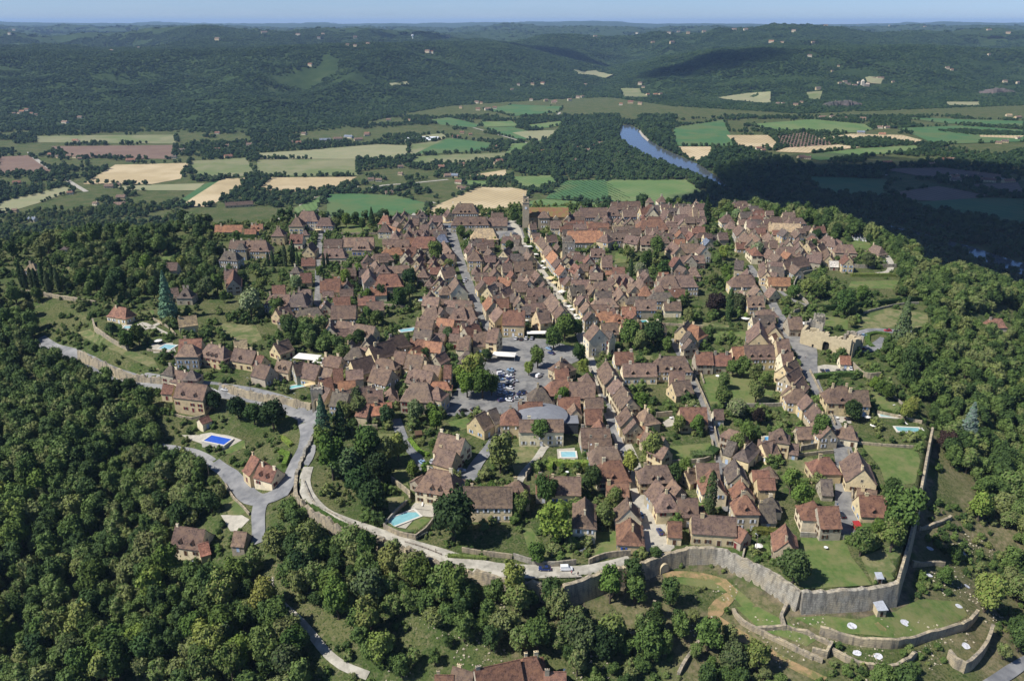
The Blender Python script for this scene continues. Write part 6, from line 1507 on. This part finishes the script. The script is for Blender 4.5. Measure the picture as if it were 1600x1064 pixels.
LICH = mat('lichen_tiles', (.22, .105, .062), (.19, .15, .055), .35, lo=.4, hi=.6, bump=.4); rf = link('roof', b.me('roof', LICH), t)
xt, yt = loc8(172, 440, 2); b = B(); b.box(xt-2.6, yt-1, -3, xt+2.6, yt+4.5, 21); b.box(xt-2.9, yt-1.3, 21, xt+2.9, yt+4.8, 21.7); b.box(xt-2.2, yt-.6, 21.7, xt-1.2, yt+4, 26.5); b.box(xt+1.1, yt-.6, 21.7, xt+2.1, yt+4, 25); b.box(xt-1.2, yt-.6, 24, xt+1.1, yt+4, 25); b.add([(xt-2.4, yt-.8, 26.5), (xt-1, yt-.8, 26.5), (xt-1, yt+4.2, 26.5), (xt-2.4, yt+4.2, 26.5), (xt-1.7, yt+1.7, 29)], [(0, 1, 4), (1, 2, 4), (2, 3, 4), (3, 0, 4)])
tw = link('belfry', b.me('belfry', WALLM), t, col=(.40, .34, .25)); b = B(); b.tube((xt, yt-1.05, 17), (xt, yt-1.15, 17), 1.0, 16); link('clock_face', b.me('clock_face', WHITE), tw)
xc, yc2 = loc8(400, 265, 13); b = B(); b.box(xc-4.5, yc2-4, -3, xc+4.5, yc2+4, 9.5); link('chapel', b.me('chapel', WALLM), t, col=(.34, .29, .21)); b = B(); b.add([(xc-5, yc2-4.5, 9.4), (xc+5, yc2-4.5, 9.4), (xc+5, yc2+4.5, 9.4), (xc-5, yc2+4.5, 9.4), (xc-1, yc2, 14), (xc+1, yc2, 14)], [(0, 1, 5, 4), (1, 2, 5), (2, 3, 4, 5), (3, 0, 4), (3, 2, 1, 0)]); link('chapel_roof', b.me('chapel_roof', ROOF), t, col=RC['b'])
for zz_ in (1.5, 5.5): 
    for xx in (-1.2, 1.2): link('window', win_mesh('w'), t, loc=(xc+xx, yc2-4.02, zz_))
xs, ys_ = loc8(448, 300, 10); b = B(); b.cyl(xs, ys_-2, -3, 10, 1.3, 1.2, 12); b.cyl(xs, ys_-2, 10, 14, 1.35, .1, 12); link('stair_turret', b.me('stair_turret', STONEG), t)
for gx_ in (540, 690):
    xg, yg = loc8(gx_, 300, 8); b = B(); b.box(xg-2.2, yc-8.6, -2, xg+2.2, yc-6.4, 7.5); b.add([(xg-2.6, yc-8.8, 7.4), (xg+2.6, yc-8.8, 7.4), (xg, yc-8.8, 10), (xg-2.6, yc-3, 7.4), (xg+2.6, yc-3, 7.4), (xg, yc-3, 10)], [(0, 1, 2), (0, 2, 5, 3), (1, 4, 5, 2)]); link('side_chapel', b.me('side_chapel', WALLM), t, col=(.36, .31, .23))
    b = B(); arch_fill(b, 1.6, 4.5, -.02, 0); q = link('window', b.me('window', DARK), t, loc=(xg, yc-8.62, 1.5))
occupy([(p[0]+x0-2, p[1]+yc-9), (p[0]+x1+1, p[1]+yc-9), (p[0]+x1+1, p[1]+yc+8), (p[0]+x0-2, p[1]+yc+8)], 3)
# square crenellated house tower
t, p, z = solid('stone_tower', 'square grey crenellated house tower', 'tower', 888, 399, rz=-.08, h=3); b = B(); b.box(-4.4, -4, -5, 4.4, 4, 13); crenel(b, -4.5, -4.1, 4.5, 4.1, 13, 1.0, .9, .5); link('wall', b.me('wall', STONEG), t); b = B(); b.add([(-3.7, -3.4, 13.05), (3.7, -3.4, 13.05), (3.7, 3.4, 13.05), (-3.7, 3.4, 13.05), (-1.5, 0, 17.5), (1.5, 0, 17.5)], [(0, 1, 5, 4), (1, 2, 5), (2, 3, 4, 5), (3, 0, 4)]); link('roof', b.me('roof', ROOF), t, col=RC['g'])
for zz_ in (2, 5.2, 8.6): link('window', win_mesh('w'), t, loc=(1.2, -4.02, zz_)); link('window', win_mesh(''), t, loc=(-1.9, -4.02, zz_))
# round hall with the shallow grey dome roof
t, p, z = solid('round_hall', 'low circular hall with shallow grey roof', 'hall', 848, 648, h=6.3); ra = 10.6; b = B(); b.cyl(0, 0, -3, 6.3, ra, ra, 48); link('wall', b.me('wall', WHITE), t)
b = B(); n0 = 0
for i, (r_, zz_) in enumerate([(ra+.45, 6.2), (ra+.45, 6.55), (ra*.8, 7.15), (ra*.5, 7.7), (ra*.2, 7.95), (.4, 8.)]):
    for j in range(48): a = 2*math.pi*j/48; b.v.append((r_*math.cos(a), r_*math.sin(a), zz_))
    if i:
        for j in range(48): k = (j+1) % 48; b.f.append(((i-1)*48+j, (i-1)*48+k, i*48+k, i*48+j)); b.m.append(0)
b.f.append(tuple(5*48+j for j in range(48))); b.m.append(0); link('roof', b.me('roof', SLATE), t)
occupy([(p[0]-11, p[1]-11), (p[0]+11, p[1]-11), (p[0]+11, p[1]+11), (p[0]-11, p[1]+11)], 3)
t, p, z = solid('flat_roofed_block', 'dark cube extension with a flat grey roof', 'building', 892, 655, h=5); b = B(); b.box(-3, -4, -3, 3, 4, 5); link('wall', b.me('wall', mat('dark_cladding', (.05, .055, .06))), t); b = B(); b.box(-3.2, -4.2, 5.003, 3.2, 4.2, 5.25); link('roof', b.me('roof', SLATE), t)
# solar panels on a roof
t, p, z = solid('solar_panel', 'blue black solar panel array', 'solar panel', 945, 406, h=10.8); SOL = mat('solar_glass', (.03, .06, .16), rough=.2, spec=.7); b = B(); n = 5
for i in range(6):
    for j in range(2): x0_ = -5+i*1.7; b.add([(x0_, -1.6+j*1.65, -1.4+j*1.6), (x0_+1.6, -1.6+j*1.65, -1.4+j*1.6), (x0_+1.6, -.02+j*1.65, .13+j*1.6), (x0_, -.02+j*1.65, .13+j*1.6)], [(0, 1, 2, 3)])
link('panel', b.me('panel', SOL), t)
# gate tower with arch at the left
def gate(px, py, w_, d_, h_, aw, ah, rz, look, m=PALESTONE):
    t, p, z = solid('gate_tower', look, 'gate tower', px, py, rz=rz); b = B(); s = (w_-aw)/2; b.box(-w_/2, -d_/2, -3, -w_/2+s, d_/2, h_); b.box(w_/2-s, -d_/2, -3, w_/2, d_/2, h_); b.box(-w_/2+s, -d_/2, ah+.3, w_/2-s, d_/2, h_); crenel(b, -w_/2-.05, -d_/2-.05, w_/2+.05, d_/2+.05, h_, .9, .8, .45); link('wall', b.me('wall', m), t)
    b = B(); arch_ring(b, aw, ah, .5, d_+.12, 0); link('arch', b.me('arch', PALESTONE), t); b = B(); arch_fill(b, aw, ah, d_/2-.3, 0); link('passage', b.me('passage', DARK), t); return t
gate(498, 634, 5.5, 4, 9, 2.9, 4.2, .08, 'grey gate tower with dark arch', STONEG)
# ruined twin gate at the right: two half-round towers and a curtain wall with an arch, broken tops
t, p, z = solid('ruined_gate', 'broken pale gate ruin with arch', 'gate', 1290, 548, rz=-.75); b = B(); rr = random.Random(4)
def ragged(b, x0, y0, x1, y1, h_, n=8, zb=-4):
    L_ = math.hypot(x1-x0, y1-y0); dx, dy = (x1-x0)/L_, (y1-y0)/L_; nx, ny = -dy*.8, dx*.8
    for i in range(n):
        a0, a1 = L_*i/n, L_*(i+1)/n; hh = h_+rr.uniform(-1.3, .8); q = [(x0+dx*a0-nx, y0+dy*a0-ny), (x0+dx*a1-nx, y0+dy*a1-ny), (x0+dx*a1+nx, y0+dy*a1+ny), (x0+dx*a0+nx, y0+dy*a0+ny)]
        b.add([(x, y, zb) for x, y in q]+[(x, y, hh) for x, y in q], [(4, 5, 6, 7), (0, 1, 5, 4), (1, 2, 6, 5), (2, 3, 7, 6), (3, 0, 4, 7)])
ragged(b, -14, 0, -2.2, 0, 9.5, 9); ragged(b, 2.2, 0, 13, -.5, 9.5, 8); ragged(b, -2.2, .02, 2.2, .02, 9.2, 3, 5.2); ragged(b, -14, .5, -14.5, 7, 8.5, 5); ragged(b, -14.5, 7, -6, 11, 7.5, 6)
ragged(b, 13, 0, 14, 8, 9, 5); ragged(b, 14, 8, 5, 11.5, 8, 6); ragged(b, -3, 1, -4, 11, 7, 6); ragged(b, 3.5, 1, 4, 11, 7, 6); link('wall', b.me('wall', PALESTONE), t)
for sx, hh in ((-11.5, 11), (10.5, 9.5)):
    b = B(); N = 14; R_ = 5.2
    for i in range(N):
        a0, a1 = math.pi*i/N, math.pi*(i+1)/N; h2 = hh+rr.uniform(-1.2, .7); q = [(sx+R_*math.cos(a0), 8+R_*math.sin(a0)), (sx+R_*math.cos(a1), 8+R_*math.sin(a1)), (sx+(R_-1.4)*math.cos(a1), 8+(R_-1.4)*math.sin(a1)), (sx+(R_-1.4)*math.cos(a0), 8+(R_-1.4)*math.sin(a0))]
        b.add([(x, y, -6) for x, y in q]+[(x, y, h2) for x, y in q], [(4, 5, 6, 7), (1, 0, 4, 5), (3, 2, 6, 7), (0, 3, 7, 4), (2, 1, 5, 6)])
    link('tower', b.me('tower', STONEG), t)
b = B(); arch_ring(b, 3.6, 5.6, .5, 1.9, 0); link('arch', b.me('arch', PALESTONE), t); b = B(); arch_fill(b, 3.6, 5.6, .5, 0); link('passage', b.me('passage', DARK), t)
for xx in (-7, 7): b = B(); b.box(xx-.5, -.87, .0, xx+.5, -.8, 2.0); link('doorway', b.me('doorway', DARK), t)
occupy([(p[0]-13, p[1]+6), (p[0]+8, p[1]-13), (p[0]+18, p[1]-3), (p[0]-2, p[1]+14)], 3)
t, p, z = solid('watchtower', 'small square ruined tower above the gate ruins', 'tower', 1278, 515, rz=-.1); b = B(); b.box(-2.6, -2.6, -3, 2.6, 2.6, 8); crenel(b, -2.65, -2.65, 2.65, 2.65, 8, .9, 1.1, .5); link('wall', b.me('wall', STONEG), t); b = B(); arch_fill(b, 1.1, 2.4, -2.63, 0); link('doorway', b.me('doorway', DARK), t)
# front rampart arch; the sunlight beyond it is painted into the fill colour
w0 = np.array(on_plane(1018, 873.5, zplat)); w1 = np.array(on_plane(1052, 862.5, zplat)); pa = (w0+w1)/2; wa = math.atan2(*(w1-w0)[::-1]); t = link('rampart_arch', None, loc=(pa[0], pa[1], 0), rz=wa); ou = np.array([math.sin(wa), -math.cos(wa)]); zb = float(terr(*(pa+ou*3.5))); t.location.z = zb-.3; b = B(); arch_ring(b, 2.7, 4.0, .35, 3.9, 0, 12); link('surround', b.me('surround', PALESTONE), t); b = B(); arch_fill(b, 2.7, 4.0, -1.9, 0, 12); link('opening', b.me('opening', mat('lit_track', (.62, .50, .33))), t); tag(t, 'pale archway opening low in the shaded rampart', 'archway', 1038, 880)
# sheds
def shed(px, py, lx, ly, h_, rz, rm_, wm, look):
    t, p, z = solid('shed', look, 'shed', px, py, rz=rz); b = B(); b.box(-lx/2, -ly/2, -1.5, lx/2, ly/2, h_); link('wall', b.me('wall', wm), t); b = B(); b.add([(-lx/2-.3, -ly/2-.4, h_), (lx/2+.3, -ly/2-.4, h_), (lx/2+.3, ly/2+.3, h_+.8), (-lx/2-.3, ly/2+.3, h_+.8), (-lx/2-.3, -ly/2-.4, h_-.12), (lx/2+.3, -ly/2-.4, h_-.12), (lx/2+.3, ly/2+.3, h_+.68), (-lx/2-.3, ly/2+.3, h_+.68)], [(0, 1, 2, 3), (7, 6, 5, 4), (1, 0, 4, 5), (2, 1, 5, 6), (3, 2, 6, 7), (0, 3, 7, 4)]); link('roof', b.me('roof', rm_), t); b = B(); b.box(-.45, -ly/2-.04, 0, .45, -ly/2-.003, 1.9); link('door', b.me('door', SH['n']), t)
TIN = mat('tin_sheet', (.42, .44, .47), (.30, .31, .33), 1., rough=.45); shed(1373, 958, 3, 3, 2.8, .1, TIN, PALESTONE, 'stone hut with tin roof against the rampart foot'); shed(1372, 908, 1.8, 1.8, 2, 0, TIN, mat('grey_timber', (.3, .27, .22)), 'tiny grey hut on the rampart corner'); shed(1338, 826, 2, 2, 1.8, .1, mat('red_tin', (.33, .03, .03)), mat('red_tin', (.33, .03, .03)), 'small red metal shed beside the lane'); shed(654, 683, 2.6, 2, 1.9, .2, TIMBER, TIMBER, 'small brown garden hut by the lawn')
# greenhouse in the valley
c0 = flat(658, 219.5); t = link('greenhouse', None, loc=(c0[0], c0[1], -124.8), rz=-.03); tag(t, 'long white plastic greenhouse tunnels in the fields', 'greenhouse', 658, 219); PL = mat('plastic_film', (.72, .74, .76), (.6, .63, .66), .3, rough=.4)
for i in range(6):
    b = B(); n = 8; X_ = 42; v = []
    for x in (-X_, X_):
        for j in range(n+1): a = math.pi*j/n; v.append((x, i*9+4.5*math.cos(a), 3.6*math.sin(a)))
    b.add(v, [(j, j+1, n+2+j, n+1+j) for j in range(n)]+[tuple(range(n, -1, -1)), tuple(range(n+1, 2*n+2))]); link('tunnel', b.me('tunnel', PL), t)
# far church and village tower, water tower
t, p, z = solid('village_church', 'distant pale church', 'church', 1347, 136); b = B(); b.box(-6, -5, -5, 6, 5, 24); b.add([(-6.5, -5.5, 24), (6.5, -5.5, 24), (6.5, 5.5, 24), (-6.5, 5.5, 24), (0, 0, 33)], [(0, 1, 4), (1, 2, 4), (2, 3, 4), (3, 0, 4)]); link('tower', b.me('tower', WALLM), t, col=(.62, .56, .45)); b = B(); b.box(6.01, -5, -5, 30, 6, 10); b.add([(6.01, -6, 10), (30, -6, 10), (30, 7, 10), (6.01, 7, 10), (6.01, .5, 16), (30, .5, 16)], [(0, 1, 5, 4), (2, 3, 4, 5), (1, 2, 5)]); link('nave', b.me('nave', WALLM), t, col=(.45, .38, .30))
t, p, z = solid('water_tower', 'tiny white water tower on the far ridge', 'water tower', 645, 63); b = B(); b.cyl(0, 0, -10, 26, 4, 4, 12); b.cyl(0, 0, 26, 34, 9, 9, 12); b.cyl(0, 0, 34, 37, 9, 1, 12); link('tank', b.me('tank', WHITE), t)
# cliff below that village
CL = mat('cliff_rock', (.13, .105, .09), (.055, .055, .045), .02, coord='World', bump=.5, lo=.4, hi=.6)
for k_, (a, c_) in enumerate([((1288, 167), (1350, 165)), ((1525, 148), (1590, 146))]):
    q0 = P(*a); q1 = P(*c_); b = B(); N = 26; rr = random.Random(k_); v = []
    for i in range(N+1):
        x = q0[0]+(q1[0]-q0[0])*i/N; y = q0[1]+(q1[1]-q0[1])*i/N; z_ = Z(x, y); j = rr.uniform(-7, 7); e_ = abs(math.sin(math.pi*i/N))**.6; v += [(x, y+j-14, z_-8), (x+rr.uniform(-3, 3), y+j-6, z_+9*e_), (x+rr.uniform(-3, 3), y+j+2, z_+rr.uniform(12, 24)*e_), (x, y+34, z_+rr.uniform(12, 22)*e_)]
    b.add(v, [(4*i+k, 4*i+4+k, 4*i+5+k, 4*i+1+k) for i in range(N) for k in range(3)]); o = link('cliff', b.me('cliff', CL)); o['kind'] = 'structure'
# cemetery
gb = B(); gb.box(-.5, -1.1, 0, .5, 1.1, .45); gb.box(-.45, .9, .45, .45, 1.05, 1.35); gb.box(-.08, .92, 1.35, .08, 1.03, 1.9); gb.box(-.3, .92, 1.55, .3, 1.03, 1.68); gm = [gb.me('grave', mat('grave_stone', (.6, .6, .58), (.4, .4, .4), 1.)), gb.me('grave', mat('grave_granite', (.12, .12, .13)))]
for i in range(46): p = P(1332+(i % 10)*4.2+random.uniform(-.8, .8), 364+(i//10)*2.7+(i % 10)*.55); tag(link('grave', gm[i % 3 == 1], loc=(p[0], p[1], Z(*p)+.1), rz=random.uniform(-.1, .1)), None, 'grave', group='graves in the walled cemetery', label=f'{"dark" if i % 3 == 1 else "pale"} grave slab, {ORD[i % 10]} from left in the {ORD[i//10]} row of the cemetery')
# loose stones and rocks on the terraces and below the walls
kb = bmesh.new(); bmesh.ops.create_icosphere(kb, subdivisions=1, radius=.5); rk = random.Random(9)
for v in kb.verts: v.co *= rk.uniform(.7, 1.15); v.co.z *= .65
km = bpy.data.meshes.new('rock'); kb.to_mesh(km); kb.free(); km.materials.append(mat('loose_rock', (.46, .40, .29), (.26, .23, .17), .8, coord='World')); ko = bpy.data.objects.new('rock_shape', km)
gx = rng.uniform(-60, 190, 9000); gy = rng.uniform(150, 262, 9000); de, se, le = edge_dist(gx, gy); nn = fbm(gx, gy, 12, 3, 131); ok = (de > 1.5) & (de < 75) & (nn > .2) & (gx > -40); gx, gy = gx[ok], gy[ok]; s_ = rng.uniform(.2, 1.0, len(gx))**1.8*.95+.1
gnscatter('rubble', np.stack([gx, gy, terr(gx, gy)+.1], 1), s_, s_, [ko], 'loose pale stones scattered over the banks and terraces', 'stones', 12)
# hedges
def hedge(pts, w_, h_, look, colr=(1, 1, 1)):
    c = smoothline(PP(pts), 1.6); nrm = sides(c); r = np.random.default_rng(len(c)); N = len(c); ox_, oy_ = c[0]; t = []; V_ = []; Nn = []
    for i in range(N):
        z = Z(*c[i]); m = int(26*(w_+2*h_)/3)
        s = r.uniform(-1, 1, m); u = r.uniform(0, 1, m); side = r.integers(0, 3, m); al = r.uniform(-.8, .8, m); tx, ty = nrm[i][1], -nrm[i][0]
        off = np.where(side == 0, s*w_/2, np.where(side == 1, w_/2, -w_/2)); zz_ = np.where(side == 0, h_, u*h_)+r.normal(0, .07, m)
        V_.append(np.stack([c[i][0]+nrm[i][0]*off+tx*al, c[i][1]+nrm[i][1]*off+ty*al, z+zz_], 1)); Nn.append(np.stack([nrm[i][0]*np.sign(off)*(side > 0), nrm[i][1]*np.sign(off)*(side > 0), (side == 0)+.3], 1))
    V_, Fq = leaf_quads(np.concatenate(V_), np.concatenate(Nn), .22, r); b = B()
    for i in range(N-1):
        q = [c[i]-nrm[i]*w_*.45, c[i+1]-nrm[i+1]*w_*.45, c[i+1]+nrm[i+1]*w_*.45, c[i]+nrm[i]*w_*.45]; z = Z(*c[i]); b.add([(x, y, z-.3) for x, y in q]+[(x, y, z+h_*.93) for x, y in q], [(4, 5, 6, 7), (0, 1, 5, 4), (1, 2, 6, 5), (2, 3, 7, 6), (3, 0, 4, 7)])
    k = len(V_); o = link('hedge', mesh('hedge', V_.tolist()+b.v, [tuple(q) for q in Fq.tolist()]+[tuple(k+j for j in q) for q in b.f], LEAF), col=colr); tag(o, look, 'hedge', *pts[len(pts)//2])
for pts, w_, h_, c_ in [([(1273, 592), (1310, 588), (1365, 588)], 2.5, 2.6, (.8, .9, 1)), ([(1262, 484), (1300, 484), (1345, 480), (1432, 470)], 2.2, 3, (.6, .7, .8)), ([(1330, 432), (1398, 432)], 2, 2.2, (1.3, 1.3, 1)), ([(858, 725), (890, 728), (922, 728)], 2.5, 2.5, (1.6, 1.7, 1.1)), ([(858, 735), (862, 722)], 2.5, 2.5, (1.6, 1.7, 1.1)), ([(1235, 521), (1262, 521)], 2, 2, (.7, .8, .9)),
   ([(1108, 715), (1118, 705)], 4, 2.5, (.7, .8, .9)), ([(1082, 716), (1112, 716)], 3.5, 2.8, (.7, .8, .9)), ([(603, 820), (625, 831), (650, 831)], 1.5, .9, (.8, .9, 1)), ([(640, 688), (655, 706), (668, 712)], 1.8, 1.3, (1.5, 1.6, 1)), ([(1355, 524), (1356, 536), (1363, 543)], 2.5, 1.2, (.8, .9, .8)), ([(1356, 524), (1370, 521), (1388, 524)], 2.5, 1.2, (.8, .9, .8)),
   ([(438, 708), (450, 712), (444, 730)], 2, 1.8, (1.4, 1.5, 1)), ([(440, 685), (455, 697)], 2, 1.5, (1.5, 1.6, 1)), ([(1100, 516), (1150, 518)], 2, 2.2, (.7, .8, .9)), ([(1335, 827), (1372, 826)], 2.5, 2, (.8, .9, .9)), ([(352, 370), (400, 372)], 2, 2.5, (.7, .8, .9)), ([(245, 565), (272, 553)], 2, 2, (.6, .7, .8)), ([(1175, 830), (1215, 835)], 3, 2, (1.6, 1.0, .9)), ([(1060, 478), (1095, 482)], 2, 1.6, (1, 1, 1)), ([(480, 745+45), (520, 812), (560, 832)], 1.6, .8, (1.2, 1.2, 1)),
   ([(700, 870), (760, 874)], 1.4, 1.2, (.9, 1, .9)), ([(1372, 643), (1412, 646)], 1.2, 1.2, (1, 1, .9)), ([(1230, 752), (1262, 755)], 2, 1.8, (1, 1, 1)), ([(100, 408), (180, 407)], 1.8, 1.4, (.8, .9, .9)), ([(470, 393), (480, 393)], 1.2, 1.2, (.8, .9, .9))]:
    hedge(pts, w_, h_, 'clipped green hedge' if c_[0] < 1.2 else 'bright green clipped hedge', c_)
# dark timber poles with lamps
pb = B(); pb.cyl(0, 0, -1, 8.5, .11, .08, 7); pm_ = pb.me('pole', mat('pole_wood', (.2, .17, .13))); lb2 = B(); lb2.tube((0, 0, 8.2), (.9, 0, 8.5), .04, 5); lb2.box(.7, -.12, 8.36, 1.2, .12, 8.5); lm2 = lb2.me('lamp_head', HUB)
for x, y in [(328, 750), (303, 905), (392, 615), (465, 640), (1003, 860), (640, 700), (1180, 868), (108, 1030), (815, 640), (1240, 700), (955, 640), (600, 330)]:
    p = P(x, y); t = link('street_lamp', None, loc=(p[0], p[1], Z(*p)), rz=random.uniform(0, 6)); link('pole', pm_, t); link('lamp_head', lm2, t); tag(t, 'tall wooden lamp pole', 'street lamp', x, y, group='lamp poles')
# white chimneys of the white dish aerials seen on many roofs
dm = B()
for i in range(3):
    r_ = [.05, .28, .42][i]; zz_ = [0, .06, .16][i]
    for j in range(10): a = 2*math.pi*j/10; dm.v.append((r_*math.cos(a), -zz_-.1, r_*math.sin(a)+1.0))
    if i:
        for j in range(10): k = (j+1) % 10; dm.f.append(((i-1)*10+j, (i-1)*10+k, i*10+k, i*10+j)); dm.m.append(0)
dm.tube((0, 0, -.5), (0, 0, 1.0), .03, 5, 1); dmm = dm.me('satellite_dish', [WHITE, HUB]); rr = random.Random(2)
for hr, c, ang, Lh, W, h in HOUSES[::9]:
    x = rr.choice([-1, 1])*(Lh/2-.6); z_ = Z(*c); o = link('satellite_dish', dmm, loc=(0, 0, 0)); o.parent = hr; o.location = (x, 0, h+rise(W)+.1); o.rotation_euler = (0, 0, -ang+rr.uniform(-.5, .5))
# ------------------------------------------------------------------ clouds high outside the picture: they shade the valley and far hills
CLM = mat('cloud_white', (.85, .86, .88), rough=1)   # thin cloud: part of the light passes through
_t = CLM.node_tree; _m = _t.nodes.new('ShaderNodeMixShader'); _m.inputs[0].default_value = .30; _x = _t.nodes.new('ShaderNodeBsdfTransparent'); _t.links.new(_x.outputs[0], _m.inputs[1]); _t.links.new(_t.nodes['Principled BSDF'].outputs[0], _m.inputs[2]); _t.links.new(_m.outputs[0], _t.nodes['Material Output'].inputs[0])
def cloud(cx, cy, cz, lx, ly, seed, n=26):
    r = np.random.default_rng(seed); ico = bmesh.new(); bmesh.ops.create_icosphere(ico, subdivisions=3, radius=1); iv = np.array([v.co[:] for v in ico.verts]); fi = np.array([[v.index for v in f.verts] for f in ico.faces]); ico.free(); V = []; Fc = []; k = 0
    for i in range(n):
        a = r.uniform(0, 6.28); q = math.sqrt(r.uniform(0, 1))*.8; R = r.uniform(.16, .34)*min(lx, ly); c = np.array([cx+lx*.5*q*math.cos(a), cy+ly*.5*q*math.sin(a), cz+r.uniform(0, .1)*min(lx, ly)])
        d = iv*(1+.12*r.normal(0, 1, (len(iv), 1))); d[:, 2] *= .45; V.append(c+d*R); Fc.append(fi+k); k += len(iv)
    o = link('cloud', npmesh('cloud', np.concatenate(V), np.concatenate(Fc), CLM, k=3)); o['kind'] = 'structure'
def shade(px, py, lx, ly, seed, alt=1500, n=26, z0=-110):
    """a cloud whose shadow falls round this place"""
    c = P(px, py); t = (alt-z0)/math.sin(SUN_EL)
    cloud(c[0]+sv.x*t, c[1]+sv.y*t, alt, lx, ly, seed, n)
for a in CLOUDS: shade(*a)
# ------------------------------------------------------------------ haze
hb = B(); hb.box(-26000, -400, -190, 26000, 36000, 245); hm = bpy.data.materials.new('haze'); hm.use_nodes = True; t = hm.node_tree; t.nodes.clear(); oo = t.nodes.new('ShaderNodeOutputMaterial'); pv = t.nodes.new('ShaderNodeVolumePrincipled'); pv.inputs['Color'].default_value = (.46, .68, 1, 1); pv.inputs['Density'].default_value = HAZE; pv.inputs['Anisotropy'].default_value = .0; t.links.new(pv.outputs[0], oo.inputs['Volume'])
if HAZE: o = link('haze', hb.me('haze', hm)); tag(o, None, 'haze', kind='stuff', label='blue air haze over the far hills')
bpy.context.view_layer.update()
finish_labels()
for o in bpy.data.objects:
    if 'label' in o and len(o['label'].split()) > 16: print('LONG', o['label'])
